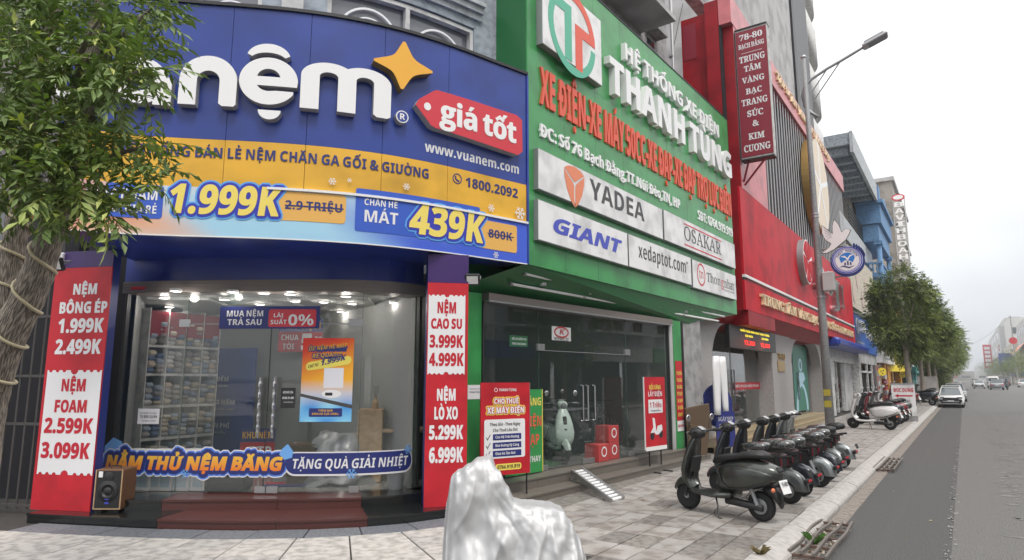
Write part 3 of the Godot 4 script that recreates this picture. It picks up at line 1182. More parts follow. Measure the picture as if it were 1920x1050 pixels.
	for i in 40:
		var u0 := i / 40.0
		var u1 := (i + 1) / 40.0
		so.quad(Vb.p(lerpf(-.25, L, u0), 3.42, -.10), G.p(GL * u0, 3.36, -.06), G.p(GL * u1, 3.36, -.06), Vb.p(lerpf(-.25, L, u1), 3.42, -.10))
	put("soffit", so.mesh(), M.blue_dark, shop)
	slab_part(shop, "lintel", G, -.1, GL, 3.03, 3.5, -.35, -.04, M.blue_dark)
	slab_part(shop, "roller_shutter_box", G, -.02, GL, 2.88, 3.04, -.3, .06, M.shutter)
	for k in 4:
		slab_part(shop, "shutter_slat", G, -.02, GL, 2.885 + k * .038, 2.915 + k * .038, .06, .068, M.shutter)
	slab_part(shop, "label_sticker", G, 0.122, 0.348, 2.925, 2.965, .0685, .071, M.red_print)
	var seams := [.015, 0.956, 2.128, 3.345, 4.212]
	for i in 4:
		var pb := MB.new()
		var n := 6
		for k in n:
			var a := lerpf(seams[i] + .004, seams[i + 1] - .004, float(k) / n)
			var c := lerpf(seams[i] + .004, seams[i + 1] - .004, float(k + 1) / n)
			for d in [0.0, -.012]:
				pb.quad(G.p(a, .255, d), G.p(c, .255, d), G.p(c, 2.88, d), G.p(a, 2.88, d))
		put("glass_pane", pb.smooth(true).mesh(), M.glass, shop)
	for i in [1, 3]:
		slab_part(shop, "glass_edge", G, seams[i] - .004, seams[i] + .004, .25, 2.88, -.008, .008, M.glass_green)
	slab_part(shop, "glass_edge", G, seams[2] - .003, seams[2] + .003, .25, 2.45, -.008, .008, M.ink)
	slab_part(shop, "transom_edge", G, 0.956, 3.345, 2.44, 2.452, -.008, .008, M.steel_dull)
	for q in [[-.03, .012], [4.212, 4.212 + .05]]:
		slab_part(shop, "window_frame", G, q[0], q[1], .24, 2.9, -.06, .0, M.frame_dark)
	for q in [[2.048], [2.242]]:
		var hb := MB.new()
		var y0: float = .95
		hb.tube([G.p(q[0], y0, .07), G.p(q[0], y0 + .78, .07)], .02, 10)
		for k in 5:
			hb.lathe([Vector2(.021, -.05), Vector2(.026, -.02), Vector2(.026, .02), Vector2(.021, .05)], G.p(q[0], y0 + .12 + k * .14, .07), Basis(), 10)
		for e in [.12, .66]:
			hb.tube([G.p(q[0], y0 + e, .0), G.p(q[0], y0 + e, .07)], .01, 6)
		put("door_handle", hb.mesh(), M.chrome, shop)
	for q in [[2.027, 2.168], [2.182, 2.330], [3.245, 3.366]]:
		slab_part(shop, "patch_fitting", G, q[0], q[1], .25, .33, -.02, .02, M.steel)
	for q in [[3.163, 3.353], [0.850, 0.986]]:
		slab_part(shop, "patch_fitting", G, q[0], q[1], 2.41, 2.51, -.02, .02, M.steel)
	var S1 := curved([Vector2(3.468, -9.505), Vector2(3.667, -9.018), Vector2(3.871, -8.531), Vector2(4.086, -8.051), Vector2(4.322, -7.579), Vector2(4.587, -7.124), Vector2(4.888, -6.692), Vector2(5.232, -6.293), Vector2(5.627, -5.944), Vector2(6.074, -5.666), Vector2(6.568, -5.487)]).at(b0)
	var S2 := curved([Vector2(3.973, -8.957), Vector2(4.212, -8.632), Vector2(4.461, -8.313), Vector2(4.710, -7.995), Vector2(4.954, -7.673), Vector2(5.194, -7.349), Vector2(5.437, -7.025), Vector2(5.692, -6.713), Vector2(5.976, -6.425), Vector2(6.303, -6.189), Vector2(6.677, -6.041)]).at(b0)
	var l1 := 5.270
	var l2 := 4.040
	var cut1 := [-.02, 0.659, 1.212, 1.785, 3.196, 4.229, l1]
	for i in 6:
		var m: Material = M.granite_red if i in [3, 4] else M.granite_black
		slab_part(shop, "step_riser", S1, cut1[i] + .003, cut1[i + 1] - .003, -.02, .072, -.03, .0, m)
		slab_part(shop, "step_tread", S1, cut1[i] + .002, cut1[i + 1] - .002, .074, .10, -.9, .014, m)
	var cut2 := [-.02, 0.797, 2.204, 3.238, l2]
	for i in 4:
		var m: Material = M.granite_red if i in [1, 2] else M.granite_black
		slab_part(shop, "step_riser", S2, cut2[i] + .003, cut2[i + 1] - .003, .101, .203, -.03, .0, m)
		slab_part(shop, "step_tread", S2, cut2[i] + .002, cut2[i + 1] - .002, .204, .23, -.5, .014, m)
	for side in 2:
		var f: Face = (flat(3.5723, -9.7524, 0.39584, 0.91832) if side == 0 else flat(6.4292, -5.7756, 0.71730, 0.69676)).at(b0)
		var w: float = 0.863 if side == 0 else 0.543
		var top: float = 3.15 if side == 0 else 2.98
		slab_part(shop, "pillar", f, 0.0, w, .10, 3.37, -.13 if side == 0 else -.4, -.012, M.blue_side)
		slab_part(shop, "pillar_head", f, 0.0, w, top + .004, 3.37, -.012, .0, M.purple)
		var board := thing("price_board", ["tall red price board by the tree, its white ticket at the bottom", "tall red price board by the green wall, its white ticket at the top"][side], "price board", b0)
		slab_part(board, "board_panel", f, 0.0, w, .102, 1.05 if side == 1 else .98, -.011, .006, M.red_banner)
		slab_part(board, "board_panel", f, 0.0, w, 1.053 if side == 1 else .983, top, -.011, .006, M.red_banner)
		var fp := f.at(b0)
		fp.o += fp.n * .0065
		if side == 0:
			ticket(fp, 0.045, 0.859, 0.530, 1.821, M.white_print, board)
			var o := {"d0": .0035, "rise": .002, "fat": .035}
			var p := {"d0": .0005, "rise": .002, "fat": .035}
			words(board, fp, "NỆM", 0.309, 2.798, 0.358, 0.133, M.white_print, p)
			words(board, fp, "BÔNG ÉP", 0.126, 2.555, 0.720, 0.139, M.white_print, p)
			words(board, fp, "1.999K", 0.133, 2.304, 0.684, 0.172, M.white_print, p)
			words(board, fp, "2.499K", 0.119, 2.031, 0.689, 0.177, M.white_print, p)
			words(board, fp, "NỆM", 0.283, 1.559, 0.357, 0.147, M.red_print, o)
			words(board, fp, "FOAM", 0.211, 1.297, 0.475, 0.146, M.red_print, o)
			words(board, fp, "2.599K", 0.084, 1.040, 0.717, 0.177, M.red_print, o)
			words(board, fp, "3.099K", 0.076, 0.734, 0.714, 0.182, M.red_print, o)
		else:
			ticket(fp, 0.014, 0.503, 1.769, 2.819, M.white_print, board)
			var o := {"d0": .0035, "rise": .002, "fat": .035}
			var p := {"d0": .0005, "rise": .002, "fat": .035}
			words(board, fp, "NỆM", 0.132, 2.576, 0.248, 0.143, M.red_print, o)
			words(board, fp, "CAO SU", 0.051, 2.371, 0.410, 0.127, M.red_print, o)
			words(board, fp, "3.999K", 0.035, 2.124, 0.443, 0.155, M.red_print, o)
			words(board, fp, "4.999K", 0.033, 1.884, 0.455, 0.160, M.red_print, o)
			words(board, fp, "NỆM", 0.145, 1.435, 0.243, 0.144, M.white_print, p)
			words(board, fp, "LÒ XO", 0.115, 1.197, 0.305, 0.150, M.white_print, p)
			words(board, fp, "5.299K", 0.051, 0.944, 0.441, 0.169, M.white_print, p)
			words(board, fp, "6.999K", 0.057, 0.653, 0.439, 0.180, M.white_print, p)
	var U := curved([Vector2(3.493, -8.886), Vector2(3.966, -8.569), Vector2(4.384, -8.182), Vector2(4.772, -7.764), Vector2(5.162, -7.348), Vector2(5.583, -6.963), Vector2(6.052, -6.639), Vector2(6.564, -6.389), Vector2(7.102, -6.199), Vector2(7.649, -6.039), Vector2(8.194, -5.870)]).at(b0)
	var UL := 5.704
	slab_part(shop, "upper_wall", U, -.6, UL + .1, 5.6, 6.62, -.3, .0, M.plaster_blue)
	var win := [[0.639 - .4, 1.931], [2.806, 5.180]]
	var wt: float = 7.275
	var prev := -.6
	for k in 3:
		var nxt: float = win[k][0] if k < 2 else UL + .1
		slab_part(shop, "upper_wall", U, prev, nxt, 6.622, wt + .02, -.3, .0, M.plaster_blue)
		if k < 2:
			prev = win[k][1]
	slab_part(shop, "upper_wall", U, -.6, UL + .1, wt + .022, 10.5, -.3, .0, M.plaster_blue)
	for q in [[.0, .10, .05], [.10, .20, .11], [.2, .26, .16]]:
		slab_part(shop, "cornice", U, win[1][0] - .3, win[1][1] + .12, wt + .16 + q[0], wt + .16 + q[1], .001, q[2], M.plaster_pale)
	slab_part(shop, "cornice", U, -.6, UL + .1, 9.2, 9.5, .001, .3, M.plaster_pale)
	for k in 7:
		slab_part(shop, "pilaster_block", U, 5.557, 5.916, 6.0 + k * .32, 6.31 + k * .32, .001, .09, M.plaster_pale)
	slab_part(shop, "pilaster_cap", U, 5.535 - .03, 5.916 + .04, 8.25, 8.4, .001, .16, M.plaster_pale)
	slab_part(shop, "pilaster_block", U, 2.209, 2.495, 6.0, 9.0, .001, .08, M.white_wall)
	for k in 2:
		var w0: float = win[k][0]
		var w1: float = win[k][1]
		slab_part(shop, "window_pane", U, w0, w1, 6.6, wt, -.16, -.14, M.window_pale)
		var wf := MB.new()
		var mid := lerpf(w0, w1, .5)
		for e in [[w0, w0 + .06], [mid - .035, mid + .035], [w1 - .06, w1]]:
			slab(wf, U, e[0], e[1], 6.6, wt, -.13, -.03)
		slab(wf, U, w0, w1, wt - .06, wt + .001, -.13, -.028)
		put("window_frame", wf.mesh(), M.white_wall, shop)
		for e in [[w0 + .06, mid - .035], [mid + .035, w1 - .06]]:
			var gb := MB.new()
			var cx: float = (e[0] + e[1]) / 2
			var r: float = (e[1] - e[0]) * .42
			for rr in [r, r * .95, r * .68, r * .63]:
				if rr in [r, r * .68]:
					raise(gb, U, [arc_band(cx, 6.62, rr * .93, rr, 0.0, PI, 20)], [], 0, 0, -.10, -.08)
			for a in [-.5, -.17, .17, .5]:
				for sgn in [-1, 1]:
					raise(gb, U, [stroke([Vector2(cx + a * r, 6.62), Vector2(cx + a * r * .3 + sgn * r * .28, 6.62 + r * .55)], .02)], [], 0, 0, -.10, -.08)
			put("window_grille", gb.mesh(), M.white_letter, shop)
	var A := G.p(-.05, 0, -.1)
	var B := G.p(GL, 0, -.1)
	var C := Vector3(8.25, 0, -10.3) - b0
	var D := Vector3(6.5, 0, -13.2) - b0
	var rb := MB.new()
	var fl := MB.new()
	var ce := MB.new()
	for i in 12:
		var p := G.p(lerpf(-.05, GL, i / 12.0), 0, -.06)
		var q := G.p(lerpf(-.05, GL, (i + 1) / 12.0), 0, -.06)
		var r := D.lerp(C, i / 12.0)
		var t := D.lerp(C, (i + 1) / 12.0)
		fl.quad(p + Vector3.UP * .226, q + Vector3.UP * .226, t + Vector3.UP * .226, r + Vector3.UP * .226)
		ce.quad(p + Vector3.UP * 2.93, r + Vector3.UP * 2.93, t + Vector3.UP * 2.93, q + Vector3.UP * 2.93)
		ce.quad(p + Vector3.UP * 3.35, q + Vector3.UP * 3.35, t + Vector3.UP * 3.35, r + Vector3.UP * 3.35)
	put("shop_floor", fl.mesh(), M.floor_shiny, shop)
	put("shop_ceiling", ce.mesh(), M.interior, shop)
	for e in [[A, D], [D, C], [C, B]]:
		var d: Vector3 = (e[1] - e[0]).normalized()
		var nn := Vector3(-d.z, 0, d.x) * -.08
		rb.quad(e[0], e[1], e[1] + Vector3.UP * 3.3, e[0] + Vector3.UP * 3.3)
		rb.quad(e[1] - nn, e[0] - nn, e[0] - nn + Vector3.UP * 3.3, e[1] - nn + Vector3.UP * 3.3)
	put("shop_wall", rb.mesh(), M.interior, shop)
	var wd := (B - A).normalized()
	var wn := (C.lerp(D, .5) - A.lerp(B, .5)).normalized()
	for k in 3:
		var c: Vector3 = A.lerp(B, [.28, .56, .84][k]) + wn * [1.6, 1.5, 1.3][k]
		put("ceiling_panel", MB.new().box(c + Vector3.UP * 2.905, Vector3(.9, .04, 1.7), Basis(wd, Vector3.UP, wd.cross(Vector3.UP))).mesh(), M.interior, shop)
	mattress_inside(b0)

func folded(parent: Node3D, c: Vector3, s: Vector3, turn: float, m: Material, called := "folded_bedding") -> void:
	put(called, MB.new().bevel(c, s, s.y * .35, Basis(Vector3.UP, turn)).smooth(true).mesh(), m, parent)

func mattress_inside(b0: Vector3) -> void:
	left_neighbour()
	var G := curved([Vector2(4.369, -9.493), Vector2(4.529, -9.092), Vector2(4.733, -8.711), Vector2(4.955, -8.341), Vector2(5.180, -7.972), Vector2(5.405, -7.604), Vector2(5.636, -7.239), Vector2(5.890, -6.890), Vector2(6.194, -6.584), Vector2(6.572, -6.380), Vector2(6.999, -6.334)])
	var spots := [Vector3(4.553, 2.875, -8.569), Vector3(5.047, 2.875, -8.039), Vector3(4.854, 2.875, -9.441), Vector3(5.133, 2.875, -9.145), Vector3(5.457, 2.875, -8.898), Vector3(5.524, 2.875, -10.554), Vector3(6.167, 2.875, -11.600), Vector3(7.210, 2.875, -12.529), Vector3(5.350, 2.875, -7.790), Vector3(5.623, 2.875, -7.590), Vector3(6.176, 2.875, -8.199), Vector3(6.507, 2.875, -7.958), Vector3(6.896, 2.875, -7.763), Vector3(6.220, 2.875, -7.131), Vector3(7.111, 2.875, -7.078), Vector3(7.650, 2.875, -7.882), Vector3(7.606, 2.875, -8.854), Vector3(8.377, 2.875, -10.019), Vector3(6.125, 2.875, -9.013)]
	var disc := MB.new().lathe([Vector2(.001, -.012), Vector2(.05, -.012), Vector2(.05, .0)], Vector3.ZERO, Basis(), 12).mesh()
	var ring := MB.new().lathe([Vector2(.052, -.014), Vector2(.075, -.012), Vector2(.078, .02), Vector2(.052, .02)], Vector3.ZERO, Basis(), 12).mesh()
	for i in spots.size():
		var t := thing("ceiling_downlight", "small round lit downlight in the white ceiling of the mattress shop", "ceiling light", spots[i], 0, "downlights in the mattress shop ceiling")
		put("lamp_disc", disc, M.lamp_on, t)
		put("trim_ring", ring, M.white, t)
		var l := OmniLight3D.new()
		l.name = "downlight_glow"
		l.light_energy = .05
		l.light_size = .05
		l.light_color = Color(1, .97, .93)
		l.omni_range = 12.0
		l.omni_attenuation = 2.0
		l.shadow_enabled = true
		l.position = Vector3(0, -.05, 0)
		t.add_child(l)
	var turn := .12
	var sh := thing("bedding_shelf", "tall white shelving packed with folded bedding along the left wall inside the mattress shop", "shelf", Vector3(5.194, 0.230, -10.746), turn)
	sh.scale.x = .34
	for k in 5:
		put("upright", MB.new().box(Vector3(k * .95, 1.3, -.02), Vector3(.05, 2.6, .5)).mesh(), M.white_wall, sh)
	var tones := [M.white_wall, M.cream, M.stucco, mat(lin(.30, .36, .45), .9), mat(lin(.50, .42, .34), .9), mat(lin(.22, .20, .20), .9), mat(lin(.12, .17, .28), .9)]
	for k in 4:
		for y in [.06, .55, 1.05, 1.55, 2.0]:
			put("shelf_board", MB.new().box(Vector3(k * .95 + .475, y, -.02), Vector3(.9, .04, .5)).mesh(), M.white_wall, sh)
			for e in 2:
				var top := 0.0
				while top < .30:
					var h := .05 + rng.randf() * .06
					folded(sh, Vector3(k * .95 + .26 + e * .44, y + .03 + top + h / 2, rng.randf() * .05), Vector3(.36, h, .40), (rng.randf() - .5) * .08, tones[rng.randi() % 7])
					top += h
		put("price_header", MB.new().box(Vector3(k * .95 + .475, 2.36, .22), Vector3(.88, .4, .02)).mesh(), M.red_sign, sh)
	var ch := thing("blue_armchair", "bright blue cloth chair with a winged back just inside the mattress shop window", "chair", Vector3(6.094, 0.230, -12.306), -.9)
	var bl := mat(lin(.012, .14, .55), .8)
	var wing := []
	for q in [[-.38, .1], [-.44, .85], [-.40, 1.02], [-.2, .93], [.0, .90], [.2, .93], [.40, 1.02], [.44, .85], [.38, .1]]:
		wing.append(Vector2(q[0], q[1]))
	var wf := flat(0, 0, 1, 0)
	shape(ch, "backrest", wf, [PackedVector2Array(wing)], bl, -.22, -.12)
	put("seat", MB.new().bevel(Vector3(0, .25, .1), Vector3(.7, .5, .5), .05).mesh(), bl, ch)
	var bx := [[243, 922, .42], [281, 922, .44], [315, 922, .44]]
	var bm := MB.new().bevel(Vector3(0, .27, 0), Vector3(.36, .54, .16), .008).mesh()
	var lab := ["white boxed bed guard standing at the left end behind the shop glass", "white boxed bed guard standing second from the left behind the shop glass", "white boxed bed guard standing third from the left behind the shop glass", "white boxed bed guard standing fourth from the left behind the shop glass"]
	var bp := [0.303, 0.629, 0.851, 1.068]
	for i in 4:
		var c := G.p(bp[i], .23, -.22 - .02 * i)
		var tg := G.tangent(int(bp[i] / .08))
		var t := thing("boxed_bed_guard", lab[i], "box", c, atan2(-tg.z, tg.x), "white boxes behind the shop glass")
		put("carton", bm, M.white, t)
		var f := flat(0, 0, 1, 0)
		f.o = Vector3(0, 0, .0805)
		words(t, f, "BẢO VỆ NỆM", -.12, .47, .24, .028, M.charcoal_print)
		words(t, f, "COOL GUARD", -.15, .42, .30, .036, M.charcoal_print, {"font": "serif"})
		for k in 2:
			slab_part(t, "printed_field", f, -.15 + k * .16, -.01 + k * .16, .05, .36, 0.0, .002, mat(lin(.50, .62, .70), .6))
	var gc := thing("gift_box", "white box with a grey chevron front behind the middle of the printed strip", "box", G.p(1.133, .23, -.32), -.95)
	put("carton", MB.new().bevel(Vector3(0, .2, 0), Vector3(.42, .4, .2), .008).mesh(), M.white, gc)
	var gf := flat(0, 0, 1, 0)
	gf.o = Vector3(0, 0, .101)
	shape(gc, "chevron", gf, [PackedVector2Array([Vector2(-.2, .02), Vector2(.2, .02), Vector2(.2, .1), Vector2(0, .26), Vector2(-.2, .1)])], M.stucco, 0, .003)
	var bin := thing("dark_bin", "dark grey square bin standing behind the shop glass left of the door", "bin", G.p(1.520, .23, -.35), -.9)
	put("body", MB.new().bevel(Vector3(0, .2, 0), Vector3(.5, .4, .4), .02).mesh(), M.frame_dark, bin)
	var bu := thing("white_bucket", "white plastic bucket on the floor at the right end of the shopfront", "bucket", Vector3(6.698, 0.230, -6.539))
	put("pail", MB.new().smooth(true).lathe([Vector2(.10, 0), Vector2(.13, .3), Vector2(.14, .3), Vector2(.14, .32), Vector2(.125, .32), Vector2(.098, .02), Vector2(.001, .02)]).mesh(), M.white, bu)
	var bed := thing("display_bed", "low display bed with a white mattress and pillows in the middle of the mattress shop", "bed", Vector3(7.731, 0.230, -12.634), -.75)
	put("bed_base", MB.new().bevel(Vector3(0, .15, 0), Vector3(1.9, .3, 1.5), .03).mesh(), M.interior_dark, bed)
	put("mattress", MB.new().bevel(Vector3(0, .4, 0), Vector3(1.9, .22, 1.5), .05).mesh(), M.white_wall, bed)
	put("pillow", MB.new().smooth(true).ellipsoid(Vector3(-.6, .58, -.3), Vector3(.3, .12, .2)).mesh(), M.white_wall, bed)
	put("pillow", MB.new().smooth(true).ellipsoid(Vector3(-.25, .62, -.25), Vector3(.28, .12, .2), Basis(Vector3.FORWARD, .8)).mesh(), M.stucco, bed)
	var P := Vector3(6.819, 0.230, -12.083)
	var Q := Vector3(7.211, 0.230, -10.680)
	var d := (Q - P).normalized()
	var pf := flat(0, 0, d.x, d.z)
	var pw := P.distance_to(Q)
	var pl := thing("promise_panel", "tall dark blue panel listing trial nights and warranty inside the mattress shop", "display panel", P)
	slab_part(pl, "panel_board", pf, 0, pw, .0, 2.05, -.08, 0, M.blue_dark)
	for k in 3:
		var y: float = [1.42, 1.0, .58][k]
		shape(pl, "round_mark", pf, [ellipse(.14 * pw, y + .04, .1, .1)], M.white_print, .001, .003, [ellipse(.14 * pw, y + .04, .085, .085)])
		words(pl, pf, ["120 ĐÊM", "5 - 20 NĂM", "MIỄN PHÍ"][k], .28 * pw, y + .02, [.34, .46, .4][k] * pw, .085, M.white_print, {"d0": .001})
		words(pl, pf, ["NGỦ THỬ MIỄN PHÍ", "BẢO HÀNH CHẤT LƯỢNG", "VẬN CHUYỂN"][k], .28 * pw, y - .08, [.34, .46, .34][k] * pw, .03, M.white_print, {"d0": .001, "font": "sans"})
	var dk := thing("reception_desk", "pale wooden reception counter inside the right part of the mattress shop", "desk", Vector3(7.095, 0.230, -7.313), -.85)
	put("counter_body", MB.new().bevel(Vector3(-.1, .52, 0), Vector3(.36, 1.04, .5), .01).mesh(), M.wood_pale, dk)
	put("desk_top", MB.new().bevel(Vector3(.45, .72, -.1), Vector3(.9, .05, .6), .01).mesh(), M.wood_pale, dk)
	put("desk_side", MB.new().bevel(Vector3(.85, .35, -.1), Vector3(.05, .7, .55), .01).mesh(), M.wood_pale, dk)
	var mo := thing("desk_monitor", "thin black monitor tilted on the reception desk in the mattress shop", "monitor", Vector3(7.122, 0.230, -7.273) + Vector3(.25, .75, -.2), -.7)
	put("screen", MB.new().bevel(Vector3(0, .2, 0), Vector3(.3, .22, .02), .006, Basis(Vector3.RIGHT, -.3)).mesh(), M.black_plastic, mo)
	put("stand", MB.new().cyl(Vector3(0, 0, 0), Vector3(0, .12, -.02), .015).mesh(), M.black_plastic, mo)
	var bt := thing("reed_diffuser", "small reed bottle standing on the pale reception counter", "ornament", Vector3(7.082, 0.230, -7.332) + Vector3(-.02, 1.04, -.02))
	put("bottle", MB.new().lathe([Vector2(.05, 0), Vector2(.05, .1), Vector2(.02, .14), Vector2(.02, .17)]).mesh(), M.wood_pale, bt)
	var reeds := MB.new()
	for k in 5:
		reeds.tube([Vector3(0, .1, 0), Vector3((k - 2) * .025, .34, (k % 2) * .03)], .003, 4)
	put("reeds", reeds.mesh(), M.wood, bt)
	var pg := thing("crumpled_bag", "crumpled clear plastic bag heaped behind the glass right of the door", "plastic bag", Vector3(6.593, 0.230, -7.596), -.8)
	var pb := MB.new().smooth(true)
	var nn := noise(1.6, FastNoiseLite.TYPE_SIMPLEX, 4, 4)
	var rings := []
	for i in 10:
		var r := []
		for k in 18:
			var a := -TAU * k / 18
			var y := .7 * i / 9.0
			var q := (.36 - .22 * y) * (1.0 + .5 * nn.get_noise_3d(cos(a) * 1.4, y * 3.0, sin(a) * 1.4))
			r.append(Vector3(cos(a) * q * 1.3, y + .1 * nn.get_noise_2d(k * .5, i), sin(a) * q))
		rings.append(r)
	pb.loft(rings)
	put("bag_skin", pb.mesh(), mat(lin(.42, .43, .44), .25, .2), pg)
	var db := thing("brown_carton", "brown cardboard carton beside the plastic bag behind the shop glass", "box", Vector3(6.331, 0.230, -7.977), -.7)
	put("carton", MB.new().bevel(Vector3(0, .28, 0), Vector3(.5, .56, .4), .01).mesh(), M.cardboard, db)
	var dm := thing("printed_doormat", "red and navy printed doormat on the shop floor behind the glass door", "doormat", Vector3(6.229, 0.230, -7.870), -.85)
	put("mat_sheet", MB.new().box(Vector3(0, .006, 0), Vector3(1.1, .008, .36)).mesh(), M.navy_print, dm)
	put("mat_band", MB.new().box(Vector3(0, .012, -.08), Vector3(1.1, .004, .18)).mesh(), M.red_print, dm)
	var hp := Vector3(7.494, 1.913, -10.392)
	var hang := thing("hanging_price_sign", "red and blue hanging sign about prices under five million inside the mattress shop", "hanging sign", hp * Vector3(1, 0, 1))
	var hf := flat(0, 0, .63, .776)
	var hw: float = 1.789 - 0.752
	var h0: float = 2.207
	var h1: float = 2.582
	var h2: float = 2.820
	slab_part(hang, "sign_top", hf, 0, hw, h1 + .002, h2, -.02, 0, M.blue)
	slab_part(hang, "sign_foot", hf, 0, hw, h0, h1, -.02, 0, M.red_banner)
	words(hang, hf, "KHU NỆM RẺ", .05 * hw, h1 + .06, .9 * hw, (h2 - h1) * .5, M.yellow, {"fat": .05})
	words(hang, hf, "CHƯA", .05 * hw, lerpf(h0, h1, .58), .3 * hw, (h1 - h0) * .27, M.white_print)
	words(hang, hf, "TỚI", .08 * hw, lerpf(h0, h1, .14), .2 * hw, (h1 - h0) * .27, M.white_print)
	words(hang, hf, "5", .4 * hw, lerpf(h0, h1, .12), .2 * hw, (h1 - h0) * .75, M.white_print, {"fat": .06})
	words(hang, hf, "TRIỆU", .64 * hw, lerpf(h0, h1, .5), .32 * hw, (h1 - h0) * .26, M.white_print)
	for e in [.1, .9]:
		put("hanger_wire", MB.new().tube([hf.p(e * hw, h2, -.01), hf.p(e * hw, 3.1, -.01)], .004, 4).mesh(), M.steel, hang)
	var sm := thing("small_price_sign", "small red and navy price sign standing on the floor left of the door handles", "price sign", Vector3(6.785, 0.230, -9.817))
	slab_part(sm, "sign_foot", hf, -.28, .28, .12, .44, -.01, 0, M.red_banner)
	slab_part(sm, "sign_top", hf, -.28, .28, .442, .66, -.01, 0, M.navy_print)
	words(sm, hf, "KHU NỆM", -.25, .50, .5, .11, M.yellow)
	words(sm, hf, "<5TR", -.25, .2, .5, .17, M.white_print)
	put("foot_bar", MB.new().box(hf.p(0, .05, -.02), Vector3(.06, .14, .06)).mesh(), M.steel, sm)
	var gs := G
	var at := G.p(2.0, 0, 0)
	var W := curved([Vector2(4.369, -9.493), Vector2(4.529, -9.092), Vector2(4.733, -8.711), Vector2(4.955, -8.341), Vector2(5.180, -7.972), Vector2(5.405, -7.604), Vector2(5.636, -7.239), Vector2(5.890, -6.890), Vector2(6.194, -6.584), Vector2(6.572, -6.380), Vector2(6.999, -6.334)]).at(at)
	var st := thing("cooling_mattress_strip", "long printed strip with orange and white lettering across the lower shop glass", "window sticker", at)
	var hot := func(q: Vector2) -> Color: return Color(.80, .20, .02).lerp(Color(.85, .50, .06), clampf(q.y / .16, 0, 1))
	halo(st, W, "NẰM THỬ NỆM BĂNG", -0.097, 0.534, 2.456, 0.163, .085, M.white_print, {"d0": .004, "slant": .16, "fat": .05, "rise": .001})
	halo(st, W, "NẰM THỬ NỆM BĂNG", -0.097, 0.534, 2.456, 0.163, .07, mat(lin(.09, .22, .75), .5), {"d0": .0055, "slant": .16, "fat": .05, "rise": .001})
	halo(st, W, "NẰM THỬ NỆM BĂNG", -0.097, 0.534, 2.456, 0.163, .05, M.navy_print, {"d0": .007, "slant": .16, "fat": .05, "rise": .001})
	words(st, W, "NẰM THỬ NỆM BĂNG", -0.097, 0.534, 2.456, 0.163, M.print_vc, {"d0": .0085, "slant": .16, "fat": .05, "rise": .001, "shade": hot})
	var s0: float = 2.396
	var s1: float = 4.125
	var py0: float = 0.463
	var py1: float = 0.768
	shape(st, "print_pill_border", W, [round_rect(s0, py0, s1, py1, (py1 - py0) * .48, 8)], M.white_print, .004, .005)
	shape(st, "print_pill", W, [round_rect(s0 + .02, py0 + .025, s1 - .015, py1 - .015, (py1 - py0) * .42, 8)], M.navy_print, .006, .007)
	words(st, W, "TẶNG QUÀ GIẢI NHIỆT", 2.498, 0.557, 1.535, 0.122, M.white_print, {"d0": .008, "slant": .14, "rise": .001})
	var ice := mat(lin(.16, .40, .82), .4)
	shape(st, "ice_cube_print", W, [PackedVector2Array([Vector2(2.358, 0.803), Vector2(2.432, 0.871), Vector2(2.508, 0.777), Vector2(2.498, 0.695), Vector2(2.401, 0.668), Vector2(2.326, 0.735)])], ice, .0075, .009)
	shape(st, "ice_block_print", W, [PackedVector2Array([Vector2(-0.139, 0.818), Vector2(-0.015, 0.933), Vector2(0.134, 0.881), Vector2(0.144, 0.784), Vector2(-0.137, 0.720)])], ice, .003, .0035)
	var fl := MB.new()
	for q in [[3.271, 0.487, .07], [4.044, 0.764, .07], [1.084, 0.483, .06]]:
		fl = MB.new()
		snowflake(W, fl, q[0], q[1], q[2], .0095)
		put("snowflake_print", fl.mesh(), ice, st)
	var z0 := thing("instalment_sign", "navy and red sign about zero interest hung high on the glass door", "window sign", at)
	slab_part(z0, "sign_sheet", W, 1.404, 2.778, 2.380, 2.682, .006, .010, M.navy_print)
	shape(z0, "red_field", W, [round_rect(2.082, 2.402, 2.730, 2.640, .03)], M.red_tag, .0105, .012)
	words(z0, W, "MUA NỆM", 1.503, 2.546, 0.503, 0.080, M.white_print, {"d0": .011})
	words(z0, W, "TRẢ SAU", 1.518, 2.430, 0.473, 0.079, M.white_print, {"d0": .011})
	words(z0, W, "LÃI", 2.154, 2.533, 0.132, 0.051, M.white_print, {"d0": .0125})
	words(z0, W, "SUẤT", 2.115, 2.439, 0.220, 0.058, M.white_print, {"d0": .0125})
	words(z0, W, "0%", 2.357, 2.424, 0.341, 0.144, M.white_print, {"d0": .0125})
	var po := thing("summer_poster", "bright red yellow and blue summer poster with a white robot cleaner on the glass", "poster", at)
	var pa: float = 2.570
	var pz: float = 3.244
	var pt: float = 2.252
	var pbm: float = 1.152
	var skyc := func(u: float, v: float) -> Color:
		if v > .42:
			return Color(.66, .03, .02).lerp(Color(.85, .42, .03), clampf((.92 - v) * 2.2 + .5 * (u - .3), 0, 1))
		if v > .27 - .08 * u:
			return Color(.55, .55, .62)
		return Color(.06, .28, .70).lerp(Color(.25, .62, .85), .5 + .5 * sin(u * 9.0 + v * 17.0))
	grad_slab(po, "poster_sheet", W, pa, pz, pbm, pt, .008, skyc, M.print_vc, 16)
	var pw2 := pz - pa
	var ph := pt - pbm
	halo(po, W, "ÔI! NỆM HÈ MÁT", pa + .12 * pw2, pbm + .845 * ph, .74 * pw2, .05 * ph, .012, M.navy_print, {"d0": .009, "rise": .001, "slant": .1, "drop": -.05})
	words(po, W, "ÔI! NỆM HÈ MÁT", pa + .12 * pw2, pbm + .845 * ph, .74 * pw2, .05 * ph, M.yellow, {"d0": .011, "rise": .001, "slant": .1, "drop": -.05})
